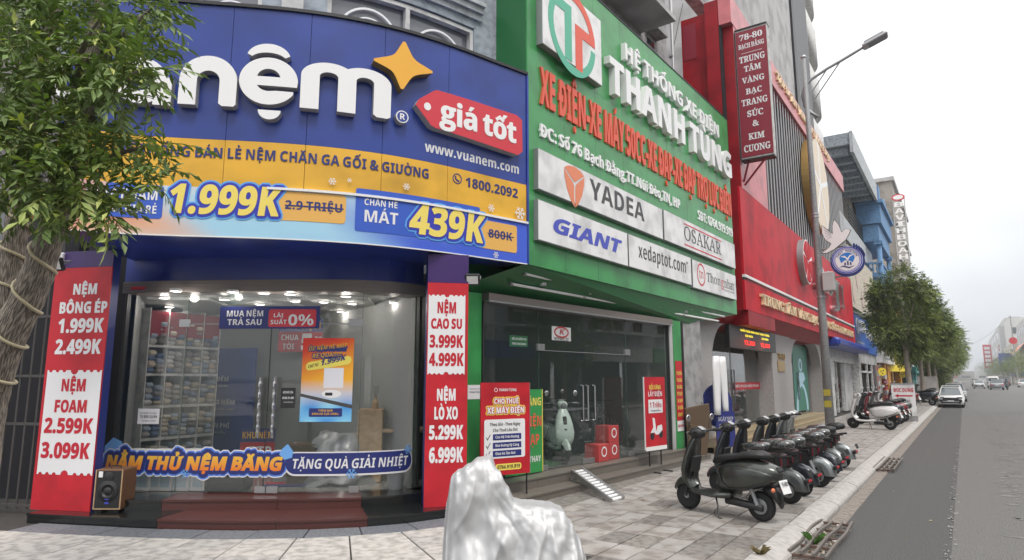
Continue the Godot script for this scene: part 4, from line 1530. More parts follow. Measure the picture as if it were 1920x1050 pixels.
	halo(po, W, "RẺ QUÁ!!!!!", pa + .2 * pw2, pbm + .758 * ph, .56 * pw2, .05 * ph, .012, M.navy_print, {"d0": .009, "rise": .001, "slant": .1, "drop": -.03})
	words(po, W, "RẺ QUÁ!!!!!", pa + .2 * pw2, pbm + .758 * ph, .56 * pw2, .05 * ph, M.yellow, {"d0": .011, "rise": .001, "slant": .1, "drop": -.03})
	var band := PackedVector2Array()
	for q in round_rect(0, 0, .88 * pw2, .105 * ph, .05 * ph, 6):
		band.append(Vector2(q.x + pa + .08 * pw2, q.y + pbm + .60 * ph + q.x * .16))
	shape(po, "price_band", W, [band], mat(lin(.80, .68, .12), .5), .0095, .011)
	words(po, W, "CHỈ TỪ", pa + .12 * pw2, pbm + .635 * ph, .2 * pw2, .035 * ph, M.ink, {"d0": .012, "rise": .001, "slant": .2, "drop": -.03})
	words(po, W, "1.999K", pa + .36 * pw2, pbm + .665 * ph, .48 * pw2, .062 * ph, M.navy_print, {"d0": .012, "rise": .001, "slant": .2, "drop": -.08, "fat": .03})
	shape(po, "robot_dock_print", W, [round_rect(pa + .44 * pw2, pbm + .40 * ph, pa + .82 * pw2, pbm + .64 * ph, .01)], mat(lin(.72, .72, .78), .5), .0088, .0093)
	shape(po, "robot_print", W, [ellipse(pa + .6 * pw2, pbm + .33 * ph, .19 * pw2, .05 * ph)], M.white_print, .0098, .0104)
	shape(po, "robot_print", W, [round_rect(pa + .48 * pw2, pbm + .31 * ph, pa + .62 * pw2, pbm + .345 * ph, .008)], M.ink, .0108, .0114)
	shape(po, "platform_print", W, [PackedVector2Array([Vector2(pa, pbm + .30 * ph), Vector2(pa, pbm + .335 * ph), Vector2(pz, pbm + .20 * ph), Vector2(pz, pbm + .155 * ph)])], M.charcoal_print, .009, .0095)
	shape(po, "caption_field", W, [round_rect(pa + .18 * pw2, pbm + .06 * ph, pa + .82 * pw2, pbm + .16 * ph, .015)], M.navy_print, .0098, .0106)
	words(po, W, "THÊM QUÀ", pa + .36 * pw2, pbm + .122 * ph, .28 * pw2, .024 * ph, M.yellow, {"d0": .011, "rise": .001})
	words(po, W, "ĐÓN HÈ CỰC CHILL", pa + .24 * pw2, pbm + .083 * ph, .52 * pw2, .024 * ph, M.yellow, {"d0": .011, "rise": .001})
	var oh := thing("opening_hours_sticker", "small black opening hours sticker with white lettering beside the summer poster", "window sticker", at)
	slab_part(oh, "sticker_sheet", W, 2.308, 2.500, 1.331, 1.595, .006, .008, M.ink)
	words(oh, W, "GIỜ MỞ CỬA", 2.333, 1.522, 0.136, 0.028, M.white_print, {"d0": .0085, "rise": .001})
	words(oh, W, "8:00-21:00", 2.330, 1.449, 0.150, 0.028, M.white_print, {"d0": .0085, "rise": .001})
	words(oh, W, "MỞ CỬA MỖI NGÀY", 2.347, 1.400, 0.129, 0.014, M.white_print, {"d0": .0085, "rise": .001, "font": "sans"})
	var vc := thing("valuables_notice", "small white notice with dark print on the left pane of the shop glass", "notice", at)
	slab_part(vc, "notice_sheet", W, 0.348, 0.663, 1.118, 1.318, .005, .007, M.white_print)
	words(vc, W, "QUÝ KHÁCH VUI LÒNG", 0.387, 1.249, 0.234, 0.021, M.charcoal_print, {"d0": .0075, "rise": .001, "font": "sans"})
	words(vc, W, "TỰ BẢO QUẢN", 0.383, 1.196, 0.250, 0.035, M.ink, {"d0": .0075, "rise": .001})
	words(vc, W, "TÀI SẢN CÁ NHÂN", 0.412, 1.148, 0.203, 0.021, M.charcoal_print, {"d0": .0075, "rise": .001, "font": "sans"})
	var sp := thing("loudspeaker", "brown wooden loudspeaker with a black grille on the black granite step by the left pillar", "loudspeaker", Vector3(4.116, 0.102, -8.824), -.98)
	var w := .34
	var h := .48
	put("cabinet", MB.new().bevel(Vector3(0, h / 2 + .03, -.02), Vector3(w, h, .30), .012).mesh(), M.wood, sp)
	put("grille_cloth", MB.new().bevel(Vector3(0, h / 2 + .03, .131), Vector3(w - .04, h - .04, .006), .002).mesh(), M.black_plastic, sp)
	put("front_edge", MB.new().box(Vector3(-w / 2 + .008, h / 2 + .03, .132), Vector3(.014, h - .01, .004)).box(Vector3(w / 2 - .008, h / 2 + .03, .132), Vector3(.014, h - .01, .004)).box(Vector3(0, .042, .132), Vector3(w - .03, .014, .004)).mesh(), M.wood_pale, sp)
	var fd := Basis(Vector3.RIGHT, PI / 2)
	put("speaker_cone", MB.new().smooth(true).lathe([Vector2(.13, .0), Vector2(.125, .006), Vector2(.05, -.004), Vector2(.045, .004), Vector2(.001, .012)], Vector3(0, .25, .137), fd).mesh(), M.frame_dark, sp)
	put("tweeter", MB.new().smooth(true).lathe([Vector2(.06, 0), Vector2(.055, .005), Vector2(.001, .003)], Vector3(0, .42, .136), fd).mesh(), M.frame_dark, sp)
	put("blue_badge", MB.new().box(Vector3(.0, .13, .138), Vector3(.05, .06, .004)).mesh(), M.blue_print, sp)
	put("white_label", MB.new().box(Vector3(-.1, .45, .138), Vector3(.05, .07, .004)).mesh(), M.white, sp)
	put("carry_handle", MB.new().tube([Vector3(-.06, h + .03, 0), Vector3(-.06, h + .055, 0), Vector3(.06, h + .055, 0), Vector3(.06, h + .03, 0)], .008, 6).mesh(), M.black_plastic, sp)
	for e in [-.1, .1]:
		put("foot", MB.new().box(Vector3(e, .012, .08), Vector3(.05, .036, .06)).mesh(), M.rubber, sp)
	flood(Vector3(2.805, 3.058, -8.459) + Vector3(.35, -.02, -.2), "black floodlight with a pale lens by the tree trunk under the blue fascia")
	flood(Vector3(6.858, 3.039, -5.359), "black floodlight with a pale lens under the right end of the blue soffit")
	var cc := thing("security_camera", "white dome security camera on top of the left pillar", "security camera", Vector3(3.595, 3.260, -9.701), -1.0)
	put("mount", MB.new().bevel(Vector3(0, .05, 0), Vector3(.12, .09, .1), .01).mesh(), M.white, cc)
	put("dome", MB.new().smooth(true).ellipsoid(Vector3(0, -.02, .02), Vector3(.06, .06, .06)).mesh(), M.white, cc)
	put("lens", MB.new().ellipsoid(Vector3(-.02, -.045, .06), Vector3(.025, .025, .025)).mesh(), M.black_plastic, cc)
	var al := thing("alley_gate", "rusty grey barred gate in front of the dark alley left of the red price board", "gate", Vector3(3.6, 0, -10.4))
	var af := flat(0, 0, .40, .917)
	var bar_m := mat(lin(.085, .08, .078), .6, .2)
	for k in 9:
		put("bar", MB.new().tube([af.p(-.9 + k * .16, .04, 0), af.p(-.9 + k * .16, 3.6, 0)], .014, 6).mesh(), bar_m, al)
	for y in [.08, 1.12, 1.75, 2.55]:
		put("rail", MB.new().box(af.p(-.3, y, 0), Vector3(1.3, .035, .03), Basis(Vector3(.40, 0, .917), Vector3.UP, Vector3(-.917, 0, .40))).mesh(), bar_m, al)
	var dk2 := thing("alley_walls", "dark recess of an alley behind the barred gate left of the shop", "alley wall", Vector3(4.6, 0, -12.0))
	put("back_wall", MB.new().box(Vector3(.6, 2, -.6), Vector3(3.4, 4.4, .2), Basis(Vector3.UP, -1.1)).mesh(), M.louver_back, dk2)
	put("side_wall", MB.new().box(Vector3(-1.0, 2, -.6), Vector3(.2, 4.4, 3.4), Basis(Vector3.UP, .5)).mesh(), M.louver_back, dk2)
	var pi := thing("alley_pillar", "grey plastered pillar and pipes at the left edge behind the tree trunks", "pillar", Vector3(3.1, 0, -11.1))
	put("shaft", MB.new().box(Vector3(-.05, 2.2, 0), Vector3(.3, 4.6, .5), Basis(Vector3.UP, -1.16)).mesh(), M.concrete_light, pi)
	put("pipe", MB.new().cyl(Vector3(.12, 0, .42), Vector3(.12, 4.2, .42), .04).mesh(), M.steel_dull, pi)
	put("pipe", MB.new().cyl(Vector3(.0, 0, .55), Vector3(.0, 4.2, .55), .025).mesh(), M.concrete, pi)

func left_neighbour() -> void:
	var a := Vector3(3.886, 3.847, -16.095)
	var b := Vector3(5.476, 3.967, -14.999)
	var u := Vector3(b.x - a.x, 0, b.z - a.z)
	var n := thing("left_neighbour_house", "tall pale house rising behind the tree at the left edge", "house", Vector3(a.x, 0, a.z))
	var f := flat(0, 0, u.normalized().x, u.normalized().z)
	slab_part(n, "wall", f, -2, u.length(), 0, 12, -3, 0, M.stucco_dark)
	slab_part(n, "red_fascia", f, -2, u.length(), 4.2, 5.2, .0, .2, M.red_banner)
	for k in 3:
		slab_part(n, "window", f, .1 + k * .85, .7 + k * .85, 5.8, 7.4, .002, .05, M.window_dark)
		slab_part(n, "upper_window", f, .1 + k * .85, .7 + k * .85, 8.6, 10.2, .002, .05, M.window_dark)

func flood(at: Vector3, label: String) -> void:
	var t := thing("floodlight", label, "floodlight", at, -1.0)
	var b := Basis(Vector3.RIGHT, .5)
	put("housing", MB.new().bevel(Vector3.ZERO, Vector3(.2, .16, .05), .01, b).mesh(), M.black_plastic, t)
	put("lens", MB.new().box(b * Vector3(0, 0, .0265), Vector3(.15, .11, .003), b).mesh(), M.white, t)
	put("bracket", MB.new().tube([Vector3(-.1, 0, 0), Vector3(-.1, .06, -.12), Vector3(.1, .06, -.12), Vector3(.1, 0, 0)], .008, 6).mesh(), M.steel_dull, t)

func light_box(called: String, label: String, b: Face, s0: float, s1: float, y0: float, y1: float, depth: float) -> Node3D:
	var at := b.p((s0 + s1) / 2, y0, 0)
	var t := thing(called, label, "sign box", at)
	var f := b.at(at)
	slab_part(t, "casing", f, s0, s1, y0, y1, .002, depth - .004, M.steel_dull)
	slab_part(t, "lit_face", f, s0 + .01, s1 - .01, y0 + .01, y1 - .01, depth - .0035, depth + .002, M.box_white)
	return t

func bike_shop() -> void:
	var b0 := Vector3(11, 0, -5.4)
	var G0 := flat(7.9824, -5.1959, 0.99914, 0.04136)
	var G := G0.at(b0)
	var W := 9.52
	var T := 8.80
	var sign := thing("green_shop_sign", "tall glossy green board with raised white and coral lettering over the bicycle shop", "shop sign", b0)
	var n := 9
	for i in n:
		for k in 3:
			slab_part(sign, "cladding_panel", G, W * i / n + .003, W * (i + 1) / n - .003, [3.40, 4.5, 6.9][k], [4.497, 6.897, T][k], -.03, 0.0, M.green)
	slab_part(sign, "sign_frame", G, 0.0, W, 3.41, T - .01, -.62, -.032, M.green_dark)
	slab_part(sign, "top_trim", G, -.01, W + .01, T + .002, T + .03, -.62, .012, M.ink)
	letters(sign, G, "HỆ THỐNG XE ĐIỆN", 3.208, 7.963, 5.322, 0.343, M.white_letter, {"rise": .10})
	letters(sign, G, "THANH TÙNG", 2.487, 7.045, 6.823, 0.666, M.white_letter, {"rise": .13, "fat": .02})
	letters(sign, G, "XE ĐIỆN-XE MÁY 50CC-XE ĐẠP-XE ĐẠP TRỢ LỰC ĐIỆN", 0.323, 6.032, 9.097, 0.615, M.coral, {"rise": .035, "fat": .012})
	letters(sign, G, "ĐC: Số 76 Bạch Đằng,TT.Núi Đèo,TN, HP", 0.302, 5.486, 5.558, 0.208, M.white_letter, {"rise": .035, "fat": .01})
	words(sign, G, "SĐT: 0764.919.919", 6.974, 5.479, 2.486, 0.227, M.white_letter, {"rise": .02})
	var lb := light_box("logo_light_box", "square white light box with a round mint and coral emblem", G0, 0.250, 2.186, 6.990, 8.279, .12)
	var f := G0.at(lb.position)
	var cx: float = 1.181
	var cy: float = 7.577
	var R: float = (2.016 - 0.485) * .5
	var circ := func(p: Array) -> PackedVector2Array:
		var r := PackedVector2Array()
		for q in p:
			r.append(Vector2(cx + q[0] * R, cy + q[1] * R))
		return r
	var mint := MB.new()
	raise(mint, f, [arc_band(cx, cy, R * .8, R, PI * .80, PI * 1.97, 24)], [], 0, 0, .123, .128)
	raise(mint, f, [ccw(circ.call([[-.83, .60], [-.83, .36], [-.34, .36], [-.34, -.72], [-.06, -.72], [-.06, .60]]))], [], 0, 0, .123, .1285)
	put("mint_emblem", mint.mesh(), M.mint, lb)
	var cor := MB.new()
	raise(cor, f, [arc_band(cx, cy, R * .8, R, PI * .06, PI * .72, 18)], [], 0, 0, .123, .128)
	raise(cor, f, [ccw(circ.call([[.10, .28], [.97, .28], [.99, .04], [.40, .04], [.40, -.80], [.10, -.80]]))], [], 0, 0, .123, .1285)
	put("coral_emblem", cor.mesh(), M.coral, lb)
	lb = light_box("maker_light_box", "long white light box with an orange petal emblem and dark capitals", G0, 0.150, 4.723, 4.578, 5.231, .09)
	f = G0.at(lb.position)
	words(lb, f, "YADEA", 1.713, 4.790, 2.132, 0.349, M.charcoal_print, {"d0": .093, "font": "bold"})
	var lx: float = 1.211
	var ly: float = 4.912
	var lr: float = 1.561 - 1.211
	var petal := MB.new()
	for k in 3:
		var p := PackedVector2Array()
		for q in [[.06, .10], [.5, .34], [.86, .52], [.55, .66], [.0, .74], [-.55, .66], [-.86, .52], [-.5, .34], [-.06, .10]]:
			var v := Vector2(q[0], q[1]).rotated(TAU * k / 3)
			p.append(Vector2(lx + v.x * lr * 1.05, ly + v.y * lr * 1.15))
		raise(petal, f, [ccw(p)], [], 0, 0, .093, .096)
	put("petal_emblem", petal.mesh(), M.orange, lb)
	lb = light_box("maker_light_box", "white light box with dark serif capitals between two red lines", G0, 4.795, 9.317, 4.587, 5.248, .09)
	f = G0.at(lb.position)
	words(lb, f, "OSAKAR", 5.871, 4.789, 2.362, 0.316, M.charcoal_print, {"d0": .093, "font": "serif"})
	slab_part(lb, "red_line", f, 5.878, 8.284, 5.149 - .015, 5.149 + .015, .093, .096, M.red_tag)
	slab_part(lb, "red_line", f, 5.859, 8.258, 4.676 - .015, 4.676 + .015, .093, .096, M.red_tag)
	lb = light_box("maker_light_box", "white light box with slanted blue capitals, lower left on the green board", G0, 0.142, 3.090, 3.783, 4.417, .09)
	f = G0.at(lb.position)
	words(lb, f, "GIANT", 0.505, 3.984, 2.241, 0.240, M.blue_print, {"d0": .093, "slant": .22, "fat": .03})
	lb = light_box("maker_light_box", "white light box with a narrow dark web address on the green board", G0, 3.134, 6.196, 3.788, 4.419, .09)
	f = G0.at(lb.position)
	words(lb, f, "xedaptot.com", 3.533, 4.024, 2.348, 0.294, M.charcoal_print, {"d0": .093, "font": "bold", "fat": -.015})
	words(lb, f, "®", 5.904, 4.242, 0.122, 0.049, M.charcoal_print, {"d0": .093})
	lb = light_box("maker_light_box", "small white light box with a round red emblem and thin serif name", G0, 6.279, 9.266, 3.750, 4.402, .09)
	f = G0.at(lb.position)
	words(lb, f, "Thon", 7.142, 3.999, 0.944, 0.212, M.charcoal_print, {"d0": .093, "font": "serif"})
	words(lb, f, "g", 8.122, 3.991, 0.194, 0.219, M.red_tag, {"d0": .093, "font": "serif"})
	words(lb, f, "nhat", 8.354, 3.986, 0.729, 0.224, M.charcoal_print, {"d0": .093, "font": "serif"})
	words(lb, f, "SINCE 1960", 8.303, 3.900, 0.767, 0.042, M.charcoal_print, {"d0": .093, "font": "sans"})
	var er: float = (7.056 - 6.546) * .5
	var ec := Vector2(6.797, 4.110)
	shape(lb, "round_emblem", f, [ellipse(ec.x, ec.y, er, er * 1.05)], M.red_tag, .093, .096, [ellipse(ec.x, ec.y, er * .84, er * .88)])
	words(lb, f, "tn", ec.x - er * .5, ec.y - er * .35, er * 1.0, er * .85, M.red_tag, {"d0": .093, "font": "sans"})
	var S := flat(8.9868, -5.6636, 0.99356, 0.11327).at(b0)
	var gl: float = -1.297
	var gr: float = 4.412
	var shop := thing("bike_shop_building", "electric bicycle shop with a green soffit, wide dark glass front and two stone steps", "shop building", b0)
	var so := MB.new()
	so.quad(G.p(-.02, 3.405, -.03), S.p(gl - .6, 2.98, -.04), S.p(gr + 1.2, 2.98, -.04), G.p(W, 3.405, -.03))
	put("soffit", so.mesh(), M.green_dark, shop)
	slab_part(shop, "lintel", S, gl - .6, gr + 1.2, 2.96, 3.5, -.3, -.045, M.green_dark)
	slab_part(shop, "roller_shutter_box", S, gl, gr + .05, 2.87, 2.975, -.25, .12, M.shutter)
	slab_part(shop, "shutter_rail", S, gl, gr + .05, 2.845, 2.868, -.02, .125, M.steel)
	for k in 2:
		var d: float = [.45, .8][k]
		for i in 4:
			var t := thing("tube_light", ["slim white tube light under the green soffit near the glass", "slim white tube light under the green soffit near the board"][k], "tube light", b0, 0, "tube lights under the green soffit")
			var a: Vector3 = S.p(gl + .2 + i * 1.9, 2.93, .05).lerp(G.p(.25 + i * 2.2, 3.38, -.08), d)
			var c: Vector3 = S.p(gl + .2 + (i + .96) * 1.9, 2.93, .05).lerp(G.p(.25 + (i + .96) * 2.2, 3.38, -.08), d)
			put("tube", MB.new().cyl(a, c, .022, -1, 8).mesh(), M.white, t)
			put("end_cap", MB.new().cyl(a - (c - a).normalized() * .05, a, .03, -1, 8).mesh(), M.steel, t)
			put("end_cap", MB.new().cyl(c, c + (c - a).normalized() * .05, .03, -1, 8).mesh(), M.steel, t)
	for i in 5:
		var t := thing("soffit_downlight", "small unlit round downlight set in the green soffit", "ceiling light", S.p(gl + .8 + i * 1.2, 2.98, 0).lerp(G.p(1.0 + i * 1.5, 3.4, -.05), .55) + b0, 0, "downlights in the green soffit")
		put("rim", MB.new().lathe([Vector2(.045, -.03), Vector2(.07, -.025), Vector2(.07, .02), Vector2(.045, .02)], Vector3.ZERO, Basis(), 12).mesh(), M.steel, t)
		put("lens", MB.new().lathe([Vector2(.001, -.02), Vector2(.044, -.02), Vector2(.044, .0)], Vector3.ZERO, Basis(), 12).mesh(), M.white, t)
	slab_part(shop, "green_pillar", S, gl - .55, gl - .03, .26, 2.97, -.3, .0, M.green)
	slab_part(shop, "green_pillar", S, gr + .16, gr + .52, .26, 2.97, -.3, .06, M.green)
	slab_part(shop, "grey_frame", S, gr + .02, gr + .155, .26, 2.9, -.1, .05, M.concrete_light)
	slab_part(shop, "window_frame", S, gl - .028, gl, .26, 2.86, -.05, .03, M.frame_dark)
	slab_part(shop, "window_frame", S, gr, gr + .018, .26, 2.86, -.05, .03, M.frame_dark)
	slab_part(shop, "rough_pier", S, gr + .6, gr + 1.75, .1, 3.3, -.6, -.05, M.concrete)
	put("drain_pipe", MB.new().cyl(S.p(gr + .60, .1, .02), S.p(gr + .60, 2.95, .02), .055).mesh(), M.frame_dark, shop)
	var seams := [gl, 0.015, 1.376, 2.709, gr]
	for i in 4:
		slab_part(shop, "glass_pane", S, seams[i] + .004, seams[i + 1] - .004, .28, 2.86, -.012, 0, M.glass)
		if i in [1, 3]:
			slab_part(shop, "glass_edge", S, seams[i] - .0035, seams[i] + .0035, .27, 2.86, -.008, .008, M.glass_green)
			slab_part(shop, "patch_fitting", S, seams[i] - .04, seams[i] + .14, 2.17, 2.28, -.02, .02, M.steel)
			slab_part(shop, "patch_fitting", S, seams[i] - .01, seams[i] + .2, .27, .35, -.02, .02, M.steel)
	slab_part(shop, "patch_fitting", S, seams[2] - .18, seams[2] + .18, .27, .35, -.02, .02, M.steel)
	slab_part(shop, "transom_edge", S, seams[1], seams[3], 2.17, 2.18, -.006, .006, M.steel_dull)
	for q in [1.164, 1.310, 1.525]:
		put("door_handle", MB.new().tube([S.p(q, 1.0, .02), S.p(q, 1.0, .07), S.p(q, 1.6, .07), S.p(q, 1.6, .02)], .016, 8).mesh(), M.chrome, shop)
	var A := flat(7.5963, -5.0881, 0.99820, 0.06001).at(b0)
	var B := flat(7.8436, -5.4256, 0.99652, 0.08336).at(b0)
	for i in 5:
		var a := -.9 + i * 1.55
		slab_part(shop, "step_riser", A, a + .003, a + 1.547, -.02, .09, -.03, 0, M.granite_tan)
		slab_part(shop, "step_tread", A, a + .003, a + 1.547, .092, .115, -.8, .012, M.granite_tan)
		slab_part(shop, "step_riser", B, a + .003, a + 1.547, .116, .234, -.03, 0, M.granite_tan)
		slab_part(shop, "step_tread", B, a + .003, a + 1.547, .236, .26, -1.2, .012, M.granite_tan)
	var rb := MB.new()
	var p0 := S.p(gl - .02, 0, -.06)
	var p1 := S.p(gr, 0, -.06)
	var p2 := p1 + Vector3(.0, 0, -5.6)
	var p3 := Vector3(8.75, 0, -10.9) - b0
	for e in [[p0, p3], [p3, p2], [p2, p1]]:
		rb.quad(e[0], e[1], e[1] + Vector3.UP * 3.2, e[0] + Vector3.UP * 3.2)
		var d: Vector3 = (e[1] - e[0]).normalized()
		var nn := Vector3(d.z, 0, -d.x) * .1
		rb.quad(e[1] + nn, e[0] + nn, e[0] + nn + Vector3.UP * 3.2, e[1] + nn + Vector3.UP * 3.2)
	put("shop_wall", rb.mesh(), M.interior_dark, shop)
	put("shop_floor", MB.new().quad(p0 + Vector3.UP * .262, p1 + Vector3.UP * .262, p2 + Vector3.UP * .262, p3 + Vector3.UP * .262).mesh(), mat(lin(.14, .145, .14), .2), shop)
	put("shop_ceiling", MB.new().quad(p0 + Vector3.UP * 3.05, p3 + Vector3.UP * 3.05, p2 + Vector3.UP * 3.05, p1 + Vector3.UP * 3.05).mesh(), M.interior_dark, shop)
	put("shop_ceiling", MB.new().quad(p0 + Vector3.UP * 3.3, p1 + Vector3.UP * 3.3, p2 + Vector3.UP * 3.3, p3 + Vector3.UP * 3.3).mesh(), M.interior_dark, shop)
	put("floor_mat", MB.new().box(p0.lerp(p1, .3) + Vector3(0, .27, -.7), Vector3(1.6, .012, 1.0)).mesh(), M.green_dark, shop)
	var at := b0
	var kp := thing("maker_paper_sign", "white paper sign with a red oval emblem behind the upper glass of the bicycle shop", "window sign", at)
	slab_part(kp, "paper_sheet", S, 0.395, 0.938, 2.359, 2.594, -.02, -.016, M.white_print)
	shape(kp, "red_oval", S, [ellipse(0.663, 2.501, .21, .10, 20)], M.red_print, -.0155, -.013, [ellipse(0.663, 2.501, .175, .07, 20)])
	words(kp, S, "K", 0.602, 2.465, .13, .09, M.red_print, {"d0": -.0155, "slant": .2})
	words(kp, S, "KYMCO", 0.465, 2.365, 0.395, 0.045, M.charcoal_print, {"d0": -.0155})
	var gn := thing("swap_offer_sticker", "small dark green sticker with white print behind the left glass of the bicycle shop", "window sticker", at)
	slab_part(gn, "sticker_sheet", S, -0.680, -0.239, 2.214, 2.387, -.02, -.016, M.green_dark)
	words(gn, S, "ĐỔI XE MIỄN PHÍ", -0.629, 2.318, 0.350, 0.034, M.white_print, {"d0": -.0155})
	words(gn, S, "TRONG VÒNG 30 NGÀY", -0.629, 2.243, 0.350, 0.033, M.white_print, {"d0": -.0155})
	var ng := thing("paper_notice", "white paper notice with grey print on the green wall left of the bicycle shop glass", "notice", at)
	slab_part(ng, "paper_sheet", S, -1.605, -1.327, 1.424, 1.625, .001, .004, M.white_print)
	words(ng, S, "THANH TÙNG", -1.571, 1.510, 0.209, 0.030, M.charcoal_print, {"d0": .0045, "font": "sans"})
	words(ng, S, "THÔNG BÁO NGHỈ", -1.571, 1.563, 0.209, 0.015, M.charcoal_print, {"d0": .0045, "font": "sans"})
	var PS := flat(7.2063, -5.4847, 0.92293, 0.38498)
	var pa := PS.p(.42, 0, 0) + Vector3(0, .116, 0)
	var rp := thing("rental_poster_stand", "red electric scooter rental poster on a black stand on the first stone step", "poster stand", pa)
	var P := PS.at(pa)
	var w: float = 0.822 - 0.014
	var s0: float = 0.014
	var y0: float = .405
	var y1: float = 1.66
	var h := y1 - y0
	slab_part(rp, "poster_board", P, s0, s0 + w, y0, y1, -.02, 0, M.red_banner)
	slab_part(rp, "poster_rim", P, s0 + w + .001, s0 + w + .012, y0, y1, -.02, .002, M.steel)
	put("post", MB.new().cyl(P.p(s0 + w - .03, 0.0, -.035), P.p(s0 + w - .03, y0 + .5, -.035), .012, -1, 8).mesh(), M.black_plastic, rp)
	put("post", MB.new().cyl(P.p(s0 + .03, 0.0, -.035), P.p(s0 + .03, y0 + .5, -.035), .012, -1, 8).mesh(), M.black_plastic, rp)
	for e in [.03, w - .03]:
		put("foot_bar", MB.new().tube([P.p(s0 + e, .014, -.25), P.p(s0 + e, .014, .2)], .014, 6).mesh(), M.black_plastic, rp)
		put("brace", MB.new().tube([P.p(s0 + e, .014, .07), P.p(s0 + e, .1, -.03)], .008, 6).mesh(), M.black_plastic, rp)
	words(rp, P, "THANH TÙNG", s0 + .36 * w, y0 + .905 * h, .36 * w, .03 * h, M.white_print, {"d0": .001})
	shape(rp, "round_emblem", P, [ellipse(s0 + .3 * w, y0 + .92 * h, .035 * w, .035 * w)], M.white_print, .001, .003, [ellipse(s0 + .3 * w, y0 + .92 * h, .026 * w, .026 * w)])
	var lemon := mat(lin(.82, .66, .12), .5)
	halo(rp, P, "CHO THUÊ", s0 + .26 * w, y0 + .77 * h, .5 * w, .055 * h, .022, lemon, {"d0": .001, "fat": .03})
	halo(rp, P, "XE MÁY ĐIỆN", s0 + .12 * w, y0 + .665 * h, .76 * w, .065 * h, .022, lemon, {"d0": .001, "fat": .03})
	halo(rp, P, "CHO THUÊ", s0 + .26 * w, y0 + .77 * h, .5 * w, .055 * h, .009, M.red_print, {"d0": .004, "fat": .03, "rise": .002})
	halo(rp, P, "XE MÁY ĐIỆN", s0 + .12 * w, y0 + .665 * h, .76 * w, .065 * h, .009, M.red_print, {"d0": .004, "fat": .03, "rise": .002})
	words(rp, P, "CHO THUÊ", s0 + .26 * w, y0 + .77 * h, .5 * w, .055 * h, M.white_print, {"d0": .006, "fat": .03})
	words(rp, P, "XE MÁY ĐIỆN", s0 + .12 * w, y0 + .665 * h, .76 * w, .065 * h, M.white_print, {"d0": .006, "fat": .03})
	shape(rp, "white_field", P, [round_rect(s0 + .07 * w, y0 + .18 * h, s0 + .9 * w, y0 + .60 * h, .03)], M.white_print, .001, .003)
	words(rp, P, "Theo Giờ - Theo Ngày", s0 + .18 * w, y0 + .53 * h, .62 * w, .033 * h, M.charcoal_print, {"d0": .0035})
	words(rp, P, "Cho Thuê Lâu Dài", s0 + .24 * w, y0 + .467 * h, .5 * w, .033 * h, M.charcoal_print, {"d0": .0035})
	for k in 3:
		var y: float = y0 + [.375, .285, .198][k] * h
		shape(rp, "blue_field", P, [round_rect(s0 + .24 * w, y, s0 + .82 * w, y + .066 * h, .008)], M.navy_print, .0035, .005)
		words(rp, P, ["Cứu Hộ Trên Đường", "Bảo Dưỡng Kỹ Càng", "Giao Xe Tận Nơi"][k], s0 + .29 * w, y + .02 * h, [.48, .48, .4][k] * w, .028 * h, M.white_print, {"d0": .0055})
		shape(rp, "tick_mark", P, [stroke([Vector2(s0 + .11 * w, y + .035 * h), Vector2(s0 + .135 * w, y + .008 * h), Vector2(s0 + .19 * w, y + .065 * h)], .012)], M.charcoal_print, .0035, .005)
	shape(rp, "number_field", P, [round_rect(s0 + .3 * w, y0 + .05 * h, s0 + .82 * w, y0 + .12 * h, .03)], lemon, .001, .003)
	words(rp, P, "0764.919.919", s0 + .33 * w, y0 + .067 * h, .46 * w, .04 * h, M.ink, {"d0": .0035, "slant": .1})
	var gb := thing("green_service_board", "green board with yellow and red print half hidden behind the red rental poster", "advertising board", at)
	var ga: float = -0.885
	var gz: float = -0.007
	slab_part(gb, "board_sheet", S, ga, gz, .28, 1.55, .06, .08, M.green)
	slab_part(gb, "board_rim", S, gz + .001, gz + .015, .28, 1.55, .06, .085, lemon)
	words(gb, S, "ĐỔI NÂNG", gz - .78, 1.30, .75, .12, lemon, {"d0": .081})
	words(gb, S, "XE ĐIỆN", gz - .70, .98, .68, .16, M.coral, {"d0": .081})
	words(gb, S, "XE ĐẠP", gz - .68, .70, .60, .16, M.coral, {"d0": .081})
	words(gb, S, "SỬA CHỮA THAY", gz - .9, .44, .86, .09, M.white_print, {"d0": .081})
	var a2 := Vector3(11.869, 0.260, -4.862)
	var q0 := thing("exchange_poster_stand", "slim red exchange offer poster on a black stand by the recruiting banner", "poster stand", a2)
	var Q := flat(a2.x, a2.z, .985, .17).at(a2)
	slab_part(q0, "poster_board", Q, -.36, .36, .42, 1.75, -.02, 0, M.red_banner)
	slab_part(q0, "poster_rim", Q, -.375, -.362, .42, 1.75, -.02, .002, M.white)
	slab_part(q0, "poster_foot", Q, -.36, .36, .40, .47, .001, .004, M.white)
	for e in [-.2, .2]:
		put("post", MB.new().cyl(Q.p(e, 0, -.035), Q.p(e, .6, -.035), .014, -1, 6).mesh(), M.black_plastic, q0)
		put("foot_bar", MB.new().tube([Q.p(e, .014, -.2), Q.p(e, .014, .2)], .016, 6).mesh(), M.black_plastic, q0)
	put("foot_bar", MB.new().tube([Q.p(-.45, .02, -.035), Q.p(.45, .02, -.035)], .016, 6).mesh(), M.black_plastic, q0)
	words(q0, Q, "ĐỔI XĂNG", -.2, 1.52, .4, .08, lemon, {"d0": .001})
	words(q0, Q, "LẤY ĐIỆN", -.24, 1.39, .48, .09, M.white_print, {"d0": .001})
	slab_part(q0, "white_field", Q, -.24, .25, 1.08, 1.33, .001, .003, M.white_print)
	words(q0, Q, "1 Triệu", -.2, 1.18, .4, .10, M.red_print, {"d0": .0035})
	words(q0, Q, "Trợ giá đổi xe", -.17, 1.11, .34, .03, M.charcoal_print, {"d0": .0035})
	var pr := MB.new()
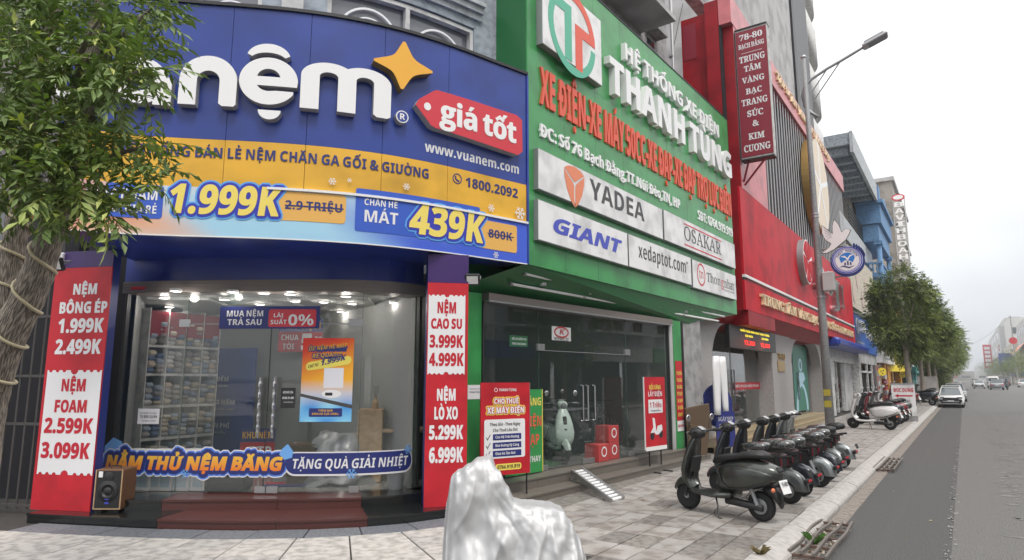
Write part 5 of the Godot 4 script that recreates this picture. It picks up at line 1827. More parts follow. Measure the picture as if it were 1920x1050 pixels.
	raise(pr, Q, [ellipse(-.14, .66, .07, .07), ellipse(.16, .68, .07, .07)], [], 0, 0, .001, .003)
	put("wheel_print", pr.mesh(), M.ink, q0)
	shape(q0, "scooter_print", Q, [PackedVector2Array([Vector2(-.2, .72), Vector2(-.06, .72), Vector2(-.02, .68), Vector2(.08, .68), Vector2(.22, .76), Vector2(.2, .86), Vector2(.05, .84), Vector2(-.0, .74), Vector2(-.04, .98), Vector2(-.12, 1.0), Vector2(-.1, .82)])], M.white_print, .001, .0035)
	var rb2 := thing("recruiting_banner", "narrow red recruiting banner with yellow lines hung on the right green pillar", "banner", at)
	var c0 := gr + .20
	var c1 := gr + .50
	slab_part(rb2, "banner_sheet", S, c0, c1, .84, 2.10, .065, .070, M.red_banner)
	slab_part(rb2, "banner_foot", S, c0, c1, .62, .838, .065, .070, M.white_print)
	for k in 7:
		words(rb2, S, ["TUYỂN", "THU NGÂN", "BÁN HÀNG", "KỸ THUẬT", "XE ĐẠP", "XE ĐIỆN", "XE MÁY"][k], c0 + .03, 1.80 - k * .145, (c1 - c0) * .78, .075, lemon, {"d0": .071})
	words(rb2, S, "0764.919.919", c0 + .02, .70, c1 - c0 - .04, .06, M.red_print, {"d0": .071})
	var rbm := mat(lin(.42, .05, .05), .6)
	var bmesh := MB.new().bevel(Vector3(0, .15, 0), Vector3(.34, .3, .3), .006).mesh()
	var spots := [[0, 0, "red carton standing alone left of the stacked pair behind the glass"], [.42, 0, "red carton underneath another one behind the bicycle shop glass"], [.42, .302, "red carton set on top of another behind the bicycle shop glass"]]
	for k in 3:
		var c := Vector3(10.775, 0.262, -5.430) + Vector3(spots[k][0], spots[k][1], -.12)
		var t := thing("red_carton", spots[k][2], "box", c, -.1, "red cartons in the bicycle shop")
		put("carton", bmesh, rbm, t)
		var ff := flat(0, 0, 1, 0)
		ff.o = Vector3(0, 0, .151)
		shape(t, "white_emblem", ff, [ellipse(0, .17, .09, .09, 16)], M.white_print, 0, .002, [ellipse(0, .17, .065, .065, 16)])
	var ct := thing("shop_counter", "dark counter standing behind the door handles inside the bicycle shop", "counter", Vector3(11.136, 0.262, -5.898) + Vector3(.3, 0, -.7))
	put("counter_body", MB.new().bevel(Vector3(0, .42, 0), Vector3(1.0, .84, .5), .01).mesh(), M.frame_dark, ct)
	put("counter_top", MB.new().bevel(Vector3(0, .86, 0), Vector3(1.06, .03, .56), .008).mesh(), M.steel_dull, ct)
	var r0 := Vector3(9.303, 0.265, -5.245)
	var r1 := Vector3(9.618, 0.265, -5.224)
	var r2 := Vector3(8.599, 0.010, -4.214)
	var r3 := Vector3(8.920, 0.010, -4.185)
	var ra := thing("loading_ramp", "short grey steel ramp with rungs laid over the stone steps of the bicycle shop", "ramp", r2)
	for e in [[r0, r2], [r1, r3]]:
		var a: Vector3 = e[0] - r2
		var c: Vector3 = e[1] - r2
		var d := (c - a).normalized()
		var side := d.cross(Vector3.UP).normalized()
		put("side_rail", MB.new().box((a + c) / 2, Vector3(.035, .07, a.distance_to(c)), Basis(side, side.cross(-d), -d)).mesh(), M.steel, ra)
	for i in 12:
		var t := (i + .5) / 12.0
		var a := r0.lerp(r2, t) - r2
		var c := r1.lerp(r3, t) - r2
		var d := (r2 - r0).normalized()
		var x := (c - a).normalized()
		put("rung", MB.new().bevel((a + c) / 2, Vector3(a.distance_to(c) - .03, .03, .065), .006, Basis(x, d.cross(x).normalized() * -1.0, d)).mesh(), M.box_white, ra)
	put("hook_plate", MB.new().tube([r0 - r2, Vector3(r0.x, .13, r0.z) - r2, (r0.lerp(r2, .45) - r2) + Vector3(0, -.02, 0)], .012, 6).mesh(), M.steel_dull, ra)
	var CWf := flat(8.0445, -6.6946, 0.99914, 0.04136)
	var hb := Vector3(14, 0, -7.5)
	var H := CWf.at(hb)
	var ho := thing("bare_concrete_house", "bare grey plastered house with a steel pipe rising behind the green board", "house", hb)
	slab_part(ho, "front_wall", H, .6, 9.1, 3.6, 14.5, -4.0, 0, M.concrete)
	put("down_pipe", MB.new().cyl(H.p(9.321, 11.848 - 4.0, .09), H.p(9.321, 12.919 + 3.0, .09), .055, -1, 10).mesh(), M.steel, ho)
	for k in 5:
		put("pipe_clip", MB.new().box(H.p(9.321, 11.848 - 2.0 + k * 1.2, .06), Vector3(.18, .05, .12)).mesh(), M.steel_dull, ho)
	slab_part(ho, "eaves_slab", H, .5, 7.390, 10.928, 10.928 + .12, .002, 1.0, M.concrete_light)
	slab_part(ho, "eaves_rail", H, .5, 7.390, 10.928 + .14, 10.928 + .2, .85, .95, M.frame_dark)
	slab_part(ho, "window_opening", H, 7.778, 8.211, 10.832, 10.990, .002, .02, M.window_dark)
	slab_part(ho, "window_hood", H, 7.611, 8.391, 11.133, 11.133 + .15, .002, .35, M.concrete)
	slab_part(ho, "wall_ledge", H, 10.472, 12.930, 13.545, 13.545 + .3, .002, .4, M.concrete)
	put("loose_cable", MB.new().tube([H.p(10.380, 13.257, .06), H.p(9.915, 12.291, .05), H.p(9.435, 11.391, .08)], .012, 5).mesh(), M.black_plastic, ho)

func gold_shop() -> void:
	var b0 := Vector3(28, 0, -4.8)
	var R0 := flat(18.1938, -4.7440, 0.99999, 0.00401)
	var R := R0.at(b0)
	var E := flat(15.4118, -5.2662, 0.99996, 0.00931).at(b0)
	var W := 21.3
	var sign := thing("red_shop_sign", "big glossy red frontage with gold lettering and a dark slatted screen", "shop sign", b0)
	for i in 9:
		slab_part(sign, "red_panel", R, W * i / 9 + .004, W * (i + 1) / 9 - .004, 4.58, 7.10, -.10, .0, M.red)
		slab_part(sign, "red_panel", R, W * i / 9 + .004, W * (i + 1) / 9 - .004, 3.60, 4.42, -.10, .0, M.red)
	slab_part(sign, "white_strip", R, 0.0, W, 4.50, 4.575, -.10, .03, M.white_letter)
	slab_part(sign, "dark_strip", R, 0.0, W, 4.425, 4.495, -.10, -.02, M.ink)
	slab_part(sign, "sign_frame", R, .01, W, 3.62, 12.9, -.75, -.36, M.red_deep)
	slab_part(sign, "screen_backing", R, .02, W, 7.12, 12.05, -.35, -.30, M.louver_back)
	var slat := slab(MB.new(), flat(0, 0, 1, 0), -.028, .028, 7.13, 12.04, -.025, .0).mesh()
	for i in 48:
		var o := put("screen_slat", slat, M.louver, sign)
		o.position = R.p(.28 + i * .44, 0, -.06)
	slab_part(sign, "pink_band", R, 0.0, W, 12.06, 12.98, -.34, .02, M.pink)
	letters(sign, R, "TẬP ĐOÀN VÀNG BẠC ĐÁ QUÝ DOJI", 5.507, 12.479, 11.084, 0.293, M.gold, {"rise": .07, "d0": .02, "font": "serifbold"})
	letters(sign, R, "TRUNG TÂM VÀNG BẠC TRANG SỨC & KIM CƯƠNG", 1.518, 3.882, 18.665, 0.311, M.gold, {"rise": .10, "font": "serifbold"})
	var c := Vector2(8.095, 6.107)
	var rr := .86
	var em := shape(sign, "round_emblem", R, [ellipse(c.x, c.y, rr, rr, 40)], M.steel_dull, 0, .22)
	var sect := MB.new()
	for k in 5:
		var a := TAU * k / 5 + .3
		var p := PackedVector2Array([c + Vector2(cos(a + .12), sin(a + .12)) * rr * .12])
		for i in 9:
			var t := a + .1 + (TAU / 5 - .2) * i / 8.0
			p.append(c + Vector2(cos(t), sin(t)) * rr * .93)
		p.append(c + Vector2(cos(a + TAU / 5 - .12), sin(a + TAU / 5 - .12)) * rr * .12)
		raise(sect, R, [ccw(p)], [], 0, 0, .221, .24)
	put("emblem_field", sect.mesh(), mat(lin(.50, .02, .035), .85), em)
	shape(em, "emblem_face", R, [ellipse(c.x, c.y, rr * .98, rr * .98, 40)], M.white_letter, .2205, .225)
	for q in [["D", 9.831, 11.809 - 9.831, 5.392, 6.428], ["O", 12.165, 1.6, 5.357, 6.404], ["J", 13.757, 15.817 - 13.757, 5.122, 6.243], ["I", 16.268, .6, 5.086, 6.207]]:
		letters(sign, R, q[0], q[1], q[3], q[2], q[4] - q[3], M.chrome, {"rise": .2, "font": "serifbold"})
	c = Vector2(11.407, 9.862)
	rr = 2.05
	em = shape(sign, "cream_roundel", R, [ellipse(c.x, c.y, rr, rr, 48)], M.gold_side, -.02, .34)
	var face := mat(lin(.74, .62, .48), .45)
	shape(em, "roundel_face", R, [ellipse(c.x, c.y, rr * .985, rr * .985, 48)], face, .341, .345)
	var bars := MB.new()
	for k in 5:
		var a := TAU * k / 5 + .3
		raise(bars, R, [stroke([c, c + Vector2(cos(a), sin(a)) * rr * .97], .2)], [], 0, 0, .346, .352 + k * .0005)
	put("roundel_bands", bars.mesh(), M.white_letter, em)
	var tw := thing("red_tower", "tall dark red boxed tower rising beside the green board", "tower", b0)
	put("tower_shaft", MB.new().box2(Vector3(18.42, 3.2, -6.3) - b0, Vector3(21.5, 12.70, -4.75) - b0).mesh(), M.red_deep, tw)
	put("front_cladding", MB.new().box2(Vector3(18.425, 7.1, -4.748) - b0, Vector3(21.5, 12.69, -4.735) - b0).mesh(), M.pink, tw)
	put("access_panel", MB.new().box2(Vector3(18.405, 11.35, -6.25) - b0, Vector3(18.418, 12.5, -5.85) - b0).mesh(), M.red_sign, tw)
	put("foot_cladding", MB.new().box2(Vector3(18.18, 3.6, -6.0) - b0, Vector3(18.42, 7.1, -4.80) - b0).mesh(), M.red_deep, tw)
	var TX := flat(18.4200, -4.7400, 0.00000, 1.00000)
	var pb := Vector3(18.35, 8, -4.2)
	var T := TX.at(pb)
	var ps := thing("projecting_sign", "tall narrow dark red sign with white serif lettering standing out from the red tower", "projecting sign", pb)
	var z0 := .045
	var z1 := .93
	slab_part(ps, "sign_case", T, z0, z1, 7.90, 11.82, -.28, .0, M.white_wall)
	slab_part(ps, "sign_face", T, z0 + .012, z1 - .012, 7.95, 11.77, .001, .012, M.red_sign)
	var rim := MB.new()
	slab(rim, T, z0 - .01, z1 + .01, 11.822, 11.86, -.3, .03)
	slab(rim, T, z0 - .01, z1 + .01, 7.86, 7.898, -.3, .03)
	slab(rim, T, z0 - .012, z0 - .001, 7.9, 11.82, -.28, .03)
	put("sign_rim", rim.mesh(), M.frame_dark, ps)
	var tl := [["78-80", 0.126, 11.487, 0.648, 0.180], ["BẠCH ĐẰNG", 0.066, 11.224, 0.752, 0.147], ["TRUNG", 0.060, 10.796, 0.762, 0.194], ["TÂM", 0.197, 10.503, 0.478, 0.177], ["VÀNG", 0.133, 10.157, 0.625, 0.176], ["BẠC", 0.221, 9.810, 0.445, 0.176], ["TRANG", 0.067, 9.480, 0.740, 0.191], ["SỨC", 0.215, 9.128, 0.442, 0.190], ["&", 0.347, 8.826, 0.177, 0.173], ["KIM", 0.208, 8.446, 0.440, 0.188], ["CƯƠNG", 0.010, 8.098, 0.833, 0.202]]
	for q in tl:
		var w: float = minf(q[3], .72)
		words(ps, T, q[0], .487 - w / 2, q[2], w, q[4] * .95, M.white_print, {"d0": .013, "font": "serifbold", "fat": .02})
	slab_part(ps, "rule_line", T, .2, .78, 11.069, 11.069 + .012, .013, .016, M.white_print)
	put("support_strut", MB.new().tube([Vector3(18.45, 7.9, -4.0) - pb, Vector3(18.6, 7.2, -4.7) - pb], .03, 6).mesh(), M.red_sign, ps)
	put("support_strut", MB.new().tube([Vector3(18.5, 7.95, -4.5) - pb, Vector3(18.6, 7.3, -4.72) - pb], .03, 6).mesh(), M.red_sign, ps)
	var shop := thing("jewellery_shop_building", "jewellery shop ground floor with rough grey piers, arched glass openings and golden granite steps", "shop building", b0)
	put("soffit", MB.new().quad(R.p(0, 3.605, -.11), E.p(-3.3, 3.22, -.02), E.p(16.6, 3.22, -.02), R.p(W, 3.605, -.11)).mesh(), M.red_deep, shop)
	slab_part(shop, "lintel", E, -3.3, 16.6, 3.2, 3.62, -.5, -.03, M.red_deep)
	for q in [[-1.2, 1.229, 0], [7.375, 10.194, 0], [16.007, 17.031 + .4, 0]]:
		slab_part(shop, "rough_pier", E, q[0], q[1], .28, 3.24, -.5, 0, M.stucco)
	for q in [[1.229, 1], [7.375, -1], [10.194, 1], [16.007, -1]]:
		var p := PackedVector2Array([Vector2(q[0], 3.2), Vector2(q[0], 2.0)])
		for i in 9:
			var a := PI / 2 * i / 8.0
			p.append(Vector2(q[0] + q[1] * 1.3 * (1 - cos(a)), 2.0 + 1.2 * sin(a)))
		shape(shop, "arch_corner", E, [ccw(p)], M.stucco, -.4, -.01)
	var G := flat(15.4160, -5.7162, 0.99996, 0.00931).at(b0)
	for q in [[1.229, 7.375], [10.194, 16.007]]:
		for k in 2:
			slab_part(shop, "glass_pane", G, lerpf(q[0], q[1], k * .5) + .005, lerpf(q[0], q[1], k * .5 + .5) - .005, .31, 3.2, -.012, 0, M.glass)
		slab_part(shop, "glass_edge", G, (q[0] + q[1]) / 2 - .004, (q[0] + q[1]) / 2 + .004, .31, 3.2, -.01, .01, M.steel_dull)
		for e in [-.12, .12]:
			put("door_handle", MB.new().tube([G.p((q[0] + q[1]) / 2 + e, .9, .05), G.p((q[0] + q[1]) / 2 + e, 2.0, .05)], .02, 6).mesh(), M.chrome, shop)
	put("inner_wall", MB.new().quad(E.p(-1, .3, -4.5), E.p(16.4, .3, -4.5), E.p(16.4, 3.3, -4.5), E.p(-1, 3.3, -4.5)).quad(E.p(6.3, .3, -4.5), E.p(6.3, .3, -.6), E.p(6.3, 3.3, -.6), E.p(6.3, 3.3, -4.5)).mesh(), M.stucco_dark, shop)
	put("end_wall", MB.new().box2(E.p(-1.2, .3, -4.5), E.p(-1.1, 3.3, -.5)).box2(E.p(16.4, .3, -4.5), E.p(16.5, 3.3, -.5)).mesh(), M.stucco_dark, shop)
	put("shop_floor", MB.new().box2(E.p(-1, .24, -4.5), E.p(16.4, .295, -.05)).mesh(), M.floor_shiny, shop)
	put("shop_ceiling", MB.new().box2(E.p(-1, 3.25, -4.5), E.p(16.4, 3.3, -.46)).mesh(), M.interior, shop)
	var S := flat(24.0853, -4.8627, 0.99998, 0.00667).at(b0)
	for i in 10:
		var a := -8.6 + i * 1.62
		for k in 2:
			slab_part(shop, "step_riser", S, a + .003, a + 1.617, k * .15 - .02, k * .15 + .125, -.03 - k * .16, -k * .16, M.granite_gold)
			slab_part(shop, "step_tread", S, a + .003, a + 1.617, k * .15 + .127, k * .15 + .15, -.6 - k * .16, .012 - k * .16, M.granite_gold)
	words(shop, E, "78-80", 8.077, 2.395, 1.079, 0.204, M.gold_side, {"rise": .03, "d0": .002, "font": "serif"})
	slab_part(shop, "brass_plate", E, 8.063, 9.045, 1.978, 2.345, .002, .03, M.gold_side)
	var led := thing("price_display", "black electronic board with yellow text and red prices lit over the jewellery shop door", "electronic sign", b0)
	slab_part(led, "board_case", E, 2.35, 7.40, 2.57, 3.19, .01, .14, M.black_plastic)
	var ly := mat(lin(.8, .75, .1), .5, 0, {"emit": Color(1, .92, .25), "energy": .7})
	var lr := mat(lin(.8, .05, .05), .5, 0, {"emit": Color(1, .12, .1), "energy": 1.1})
	words(led, E, "NHẪN TRÒN 9999 HƯNG THỊNH VƯỢNG", 3.4, 3.06, 3.2, .062, ly, {"d0": .141, "name": "lit_sign_lettering"})
	words(led, E, "GIÁ MUA", 3.85, 2.93, .8, .06, ly, {"d0": .141, "name": "lit_sign_lettering"})
	words(led, E, "GIÁ BÁN", 5.65, 2.93, .8, .06, ly, {"d0": .141, "name": "lit_sign_lettering"})
	words(led, E, "13,200", 3.72, 2.70, 1.12, .12, lr, {"d0": .141, "name": "lit_sign_figures"})
	words(led, E, "13,650", 5.48, 2.70, 1.12, .12, lr, {"d0": .141, "name": "lit_sign_figures"})
	for q in [[4.3, Color(1, .4, .2)], [6.0, Color(1, .4, .2)]]:
		var l := OmniLight3D.new()
		l.name = "display_glow"
		l.light_color = q[1]
		l.light_energy = .02
		l.light_size = .2
		l.omni_range = 12.0
		l.omni_attenuation = 2.0
		l.shadow_enabled = true
		l.position = E.p(q[0], 2.8, .25)
		led.add_child(l, true)
	var rp := thing("ring_poster", "tall green window poster with a pale blue diamond ring", "window poster", b0)
	var g0: float = 12.509
	var g1: float = 15.185
	slab_part(rp, "poster_sheet", G, g0, g1, .4, 3.1, .01, .016, mat(lin(.015, .17, .115), .4))
	var gm := (g0 + g1) / 2
	var gw := g1 - g0
	var pale := mat(lin(.40, .62, .75), .4)
	var ringp := PackedVector2Array()
	for i in 17:
		var a := PI * i / 16.0
		ringp.append(Vector2(gm + gw * .42 * cos(a), .45 + 1.15 * sin(a)))
	for i in 17:
		var a := PI - PI * i / 16.0
		ringp.append(Vector2(gm + gw * .30 * cos(a), .45 + .98 * sin(a)))
	shape(rp, "ring_print", G, [ccw(ringp)], pale, .0165, .019)
	shape(rp, "gem_print", G, [PackedVector2Array([Vector2(gm - gw * .3, 1.75), Vector2(gm, 1.48), Vector2(gm + gw * .3, 1.75), Vector2(gm + gw * .2, 2.0), Vector2(gm - gw * .2, 2.0)])], pale, .0195, .022)
	shape(rp, "bow_print", G, [ellipse(gm, 2.3, gw * .13, .28)], pale, .0165, .019, [ellipse(gm, 2.3, gw * .06, .16)])
	var rs := thing("door_strip_sign", "narrow red strip sign with pale lettering across the jewellery shop door glass", "window sign", b0)
	slab_part(rs, "strip_sheet", G, 4.474, 7.393, 1.40, 1.62, .01, .016, M.red_banner)
	words(rs, G, "KÉO PUSH KÉO PUSH", 4.634, 1.47, 7.194 - 4.634, .08, M.white_print, {"d0": .017})
	var pd := thing("wrapped_display_stand", "pair of white wrapped paddles over a navy plaque by the first grey pier", "display stand", Vector3(15.647, 0.150, -4.771))
	for k in 2:
		var b := MB.new().smooth(true)
		var rings := []
		for i in 9:
			var t := i / 8.0
			var y := .75 + 1.35 * t
			var w := .13 + .16 * t - .12 * pow(t, 8)
			var r := []
			for e in 12:
				var a := -TAU * e / 12
				r.append(Vector3((k - .5) * .62 + (k - .5) * -.15 * t + cos(a) * w, y, sin(a) * .07))
			rings.append(r)
		b.loft(rings)
		put("wrapped_paddle", b.mesh(), M.white_letter, pd)
	var df := flat(0, 0, .9, .43)
	shape(pd, "round_backboard", df, [ellipse(0, .95, .5, .5)], M.navy_print, -.14, -.11)
	slab_part(pd, "plaque", df, -.3, .32, .0, .82, .08, .1, M.navy_print)
	words(pd, df, "NGÀY ĐẸP", -.24, .6, .5, .09, M.white_print, {"d0": .101, "font": "serif"})
	words(pd, df, "SĂN QUÀ", -.2, .46, .42, .07, M.white_print, {"d0": .101, "font": "serif"})
	var cb := thing("flattened_cardboard", "brown cardboard sheets leaning by the grey drain pipe beside the stone steps", "cardboard", Vector3(14.090, 0.120, -4.805), -.4)
	put("sheet", MB.new().bevel(Vector3(0, .75, 0), Vector3(.75, .55, .05), .01, Basis(Vector3.FORWARD, -.12)).mesh(), M.cardboard, cb)
	put("sheet", MB.new().bevel(Vector3(-.1, .3, .06), Vector3(.6, .6, .05), .01, Basis(Vector3.FORWARD, .2)).mesh(), M.cardboard, cb)
	put("trolley_post", MB.new().cyl(Vector3(.25, 0, -.1), Vector3(.25, 1.1, -.1), .02, -1, 6).mesh(), M.steel_dull, cb)
	put("trolley_wheel", MB.new().lathe([Vector2(.001, -.03), Vector2(.16, -.03), Vector2(.16, .03), Vector2(.001, .03)], Vector3(-.3, .16, .1), Basis(Vector3.FORWARD, PI / 2)).mesh(), M.rubber, cb)

# ---------- the shops further down the street ----------
func block(t: Node3D, called: String, x0: float, x1: float, y0: float, y1: float, z: float, deep: float, m: Material) -> MeshInstance3D:
	return put(called, MB.new().box2(Vector3(x0, y0, z - deep) - t.position, Vector3(x1, y1, z) - t.position).mesh(), m, t)

func win_row(t: Node3D, x0: float, x1: float, n: int, y0: float, y1: float, z: float, share := .6, m: Material = null) -> void:
	var w := (x1 - x0) / n
	for i in n:
		var c := x0 + w * (i + .5)
		var fr := MB.new()
		var a := c - w * share / 2
		var b := c + w * share / 2
		for q in [[a - .06, a, y0, y1], [b, b + .06, y0, y1], [a - .06, b + .06, y1, y1 + .07], [a - .1, b + .1, y0 - .1, y0]]:
			fr.box2(Vector3(q[0], q[2], z - .02) - t.position, Vector3(q[1], q[3], z + .07) - t.position)
		var f := put("window_frame", fr.mesh(), M.white_wall, t)
		put("pane", MB.new().box2(Vector3(a, y0, z - .05) - t.position, Vector3(b, y1, z + .012) - t.position).mesh(), m if m else M.window_dark, f)

func far_shops() -> void:
	var F := flat(20.0000, -5.5000, 1.00000, 0.00000)
	F.o = Vector3(0, 0, -5.2)
	var lemon := mat(lin(.80, .62, .05), .5)
	var amber := mat(lin(.62, .27, .025), .6, 0, {"tex": TX["grain"], "scale": .6})
	var teal := mat(lin(.05, .38, .36), .5)
	var t := thing("white_walled_shop", "white-walled shopfront with grey folding shutters just past the jewellery shop", "shop building", Vector3(38, 0, -5.2))
	block(t, "wall", 32.0, 35.2, 0, 3.3, -5.2, 1.0, M.white_wall)
	block(t, "pier", 43.0, 44.0, 0, 3.4, -5.0, 1.2, M.white_wall)
	block(t, "head", 32.0, 44.0, 2.6, 4.3, -5.22, 1.0, M.white_wall)
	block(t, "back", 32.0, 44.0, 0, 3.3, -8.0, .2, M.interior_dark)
	for k in 3:
		block(t, "folding_shutter", 39.2 + k * 1.25, 40.35 + k * 1.25, .05, 2.6, -5.3 - .04 * k, .08, M.concrete_light)
	put("glass_door", MB.new().quad(Vector3(35.2, .05, -5.4) - t.position, Vector3(39.2, .05, -5.4) - t.position, Vector3(39.2, 2.6, -5.4) - t.position, Vector3(35.2, 2.6, -5.4) - t.position).mesh(), M.glass, t)
	for x in [35.25, 37.2, 39.1]:
		block(t, "door_frame", x, x + .12, .05, 2.6, -5.36, .1, M.white_wall)
	t = thing("blue_awning_box", "dark blue rounded sign box sticking out past the end of the red frontage", "sign box", Vector3(40, 3.4, -4.7))
	put("sign_case", MB.new().bevel(Vector3(-2.2, .0, -.15), Vector3(11.0, .42, .85), .12).mesh(), M.blue_dark, t)
	t = thing("blue_shop_sign", "bright blue shop sign with pale raised letters on a slope past the red frontage", "shop sign", Vector3(50, 0, -5.2))
	var f := F.at(t.position)
	slab_part(t, "sign_panel", f, 44.2, 55.9, 3.47, 5.70, -.5, .02, mat(lin(.035, .13, .50), .35))
	slab_part(t, "sign_rim", f, 44.2, 55.9, 5.705, 5.76, -.5, .05, M.ink)
	letters(t, f, "TMP", 46.2, 4.72, 2.6, .70, M.white_letter, {"d0": .02, "rise": .12, "font": "serifbold"})
	letters(t, f, "NGỌC TRẦN", 49.6, 4.45, 5.2, .62, M.white_letter, {"d0": .02, "rise": .1})
	shape(t, "round_mark", f, [ellipse(45.3, 5.0, .5, .5)], M.white_letter, .02, .08, [ellipse(45.3, 5.0, .36, .36)])
	for k in 2:
		words(t, f, ["CHUYÊN CUNG CẤP SỈ LẺ", "ĐC: 84 BẠCH ĐẰNG - NÚI ĐÈO"][k], 44.6, 3.95 - k * .22, [3.6, 4.6][k], .11, M.white_print, {"d0": .021})
	var b := thing("blue_sign_shop", "narrow shopfront with tiled posts and a glass door under the bright blue sign", "shop building", Vector3(50, 0, -5.4))
	block(b, "head", 44.0, 56.0, 2.75, 3.46, -5.3, .6, M.concrete_light)
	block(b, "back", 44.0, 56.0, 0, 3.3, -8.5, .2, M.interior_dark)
	for q in [[44.2, 46.2], [55.0, 57.2]]:
		block(b, "tiled_post", q[0], q[1], 0, 2.75, -5.25, .5, M.concrete_warm)
		for k in 7:
			block(b, "post_tile", q[0] + .2 + (k % 2) * .9, q[0] + 1.0 + (k % 2) * .9, .2 + k * .36, .5 + k * .36, -5.245, .01, [M.red_print, M.white_print][k % 2])
	for q in [[46.3, 46.6], [49.8, 50.1], [52.6, 52.9]]:
		block(b, "door_frame", q[0], q[1], 0, 2.74, -5.3, .12, M.white_wall)
	block(b, "transom", 46.3, 52.9, 2.15, 2.27, -5.3, .12, M.white_wall)
	block(b, "shutter_leaf", 53.0, 55.0, 0, 2.74, -5.35, .1, mat(lin(.05, .02, .03), .5))
	t = thing("white_shop_sign", "white shop sign with tall maroon letters and gold lower line half behind the street tree", "shop sign", Vector3(62, 0, -5.2))
	f = F.at(t.position)
	slab_part(t, "sign_panel", f, 56.6, 67.6, 2.98, 6.2, -1.2, .25, M.box_white)
	for k in 2:
		words(t, f, ["VÀNG BẠC", "TIỆM VÀNG"][k], 57.4, [5.55, 5.95][k] - .15, [8.0, 7.0][k], .3, M.charcoal_print, {"d0": .251, "rise": .05})
	letters(t, f, "THỊNH VINH", 57.6, 4.35, 9.4, .78, mat(lin(.12, .01, .03), .4), {"d0": .25, "rise": .14})
	letters(t, f, "TRANG SỨC BẠC", 58.3, 3.62, 8.6, .36, M.gold, {"d0": .25, "rise": .1})
	words(t, f, "CHUYÊN TRANG SỨC CAO CẤP", 58.0, 3.28, 8.0, .14, M.ink, {"d0": .251})
	b = thing("orange_doored_shop", "shop with orange wooden doors and stacked pink cartons under the white sign", "shop building", Vector3(62, 0, -5.4))
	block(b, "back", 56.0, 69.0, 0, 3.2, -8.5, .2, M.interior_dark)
	for q in [[57.0, 58.5], [61.5, 63.0], [64.0, 66.5], [68.0, 69.5]]:
		block(b, "wooden_door", q[0], q[1], 0, 2.95, -5.3, .15, amber)
	for k in 5:
		block(b, "goods_carton", 59.0 + (k % 2) * .9, 60.6 + (k % 2) * .7, .1 + k * .42, .45 + k * .42, -5.1, .5, [M.pink, M.white_print, M.red_print][k % 3])
	for k in 2:
		var rs := thing("round_yellow_sign", ["round yellow hanging sign outside the orange doors, nearer of two", "round yellow hanging sign outside the orange doors, further of two"][k], "round sign", [Vector3(53.807, 2.266, -4.800), Vector3(72.411, 2.150, -4.800)][k])
		rs.scale = Vector3.ONE * .55
		var rf := flat(0, 0, .5, .866)
		shape(rs, "sign_disc", rf, [ellipse(0, 0, .52, .52)], lemon, -.04, .04)
		shape(rs, "dark_dots", rf, [ellipse(.12, .15, .09, .09), ellipse(-.16, .05, .08, .08), ellipse(.02, -.2, .08, .08)], M.ink, .041, .045)
		put("bracket", MB.new().tube([Vector3(0, .5, 0), Vector3(0, .8, 0), Vector3(0, .8, -.6)], .03, 5).mesh(), M.steel_dull, rs)
	b = thing("amber_building", "amber yellow shop building half hidden by the first street tree", "building", Vector3(76, 0, -5.6))
	block(b, "front_wall", 68.0, 97.0, 3.0, 9.5, -5.5, 6.0, amber)
	block(b, "pier", 68.0, 70.0, 0, 3.0, -5.5, .5, amber)
	block(b, "pier", 80.0, 82.0, 0, 3.0, -5.5, .5, amber)
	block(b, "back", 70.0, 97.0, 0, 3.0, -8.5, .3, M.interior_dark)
	win_row(b, 72.0, 94.0, 5, 5.2, 8.2, -5.5, .55)
	t = thing("yellow_hanging_banner", "pale yellow banner with a drawn figure hung from the amber building", "banner", Vector3(67.619, 3.298, -4.800))
	put("banner_sheet", MB.new().box(Vector3.ZERO, Vector3(2.6, 1.75, .03), Basis(Vector3.UP, -.5)).mesh(), lemon, t)
	put("figure_print", MB.new().box(Vector3(.1, -.1, .03), Vector3(.9, .9, .02), Basis(Vector3.UP, -.5)).mesh(), M.orange, t)
	t = thing("pale_green_sign", "pale green and white shop sign board under the amber building", "shop sign", Vector3(86, 3.4, -5.1))
	put("sign_panel", MB.new().box(Vector3(0, .1, 0), Vector3(18, 1.5, .3)).mesh(), mat(lin(.30, .36, .20), .5), t)
	put("white_field", MB.new().box(Vector3(4, -.2, .16), Vector3(9, .5, .03)).mesh(), M.white_print, t)
	b = thing("teal_shop_building", "teal green shop building behind the street trees", "building", Vector3(108, 0, -5.3))
	block(b, "upper_wall", 97.2, 122.0, 2.9, 7.4, -5.2, 6, teal)
	block(b, "awning", 90.0, 116.0, 2.5, 3.2, -4.6, .7, teal)
	for x in [91.0, 97.5, 104.0, 113.0, 121.0]:
		block(b, "pillar", x, x + 1.6, 0, 2.9, -5.0, .8, teal)
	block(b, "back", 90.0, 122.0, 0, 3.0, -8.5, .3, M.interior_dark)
	b = thing("dark_red_shop_building", "shop building with a dark red fascia further along behind the trees", "building", Vector3(140, 0, -5.3))
	block(b, "upper_wall", 122.2, 170.0, 3.6, 9.0, -5.4, 6, M.white_wall)
	block(b, "fascia", 124.0, 150.0, 2.6, 3.6, -4.8, .6, M.red_banner)
	block(b, "back", 122.2, 170.0, 0, 3.6, -7.0, .3, M.interior_dark)
	for k in 8:
		block(b, "pillar", 123.0 + k * 6, 123.8 + k * 6, 0, 3.6, -5.2, .5, M.concrete_warm)
	win_row(b, 126.0, 166.0, 6, 5.0, 7.6, -5.4)
	var tones := [M.cream, M.white_wall, M.plaster_blue, M.concrete_light, M.concrete_warm, M.plaster_pale]
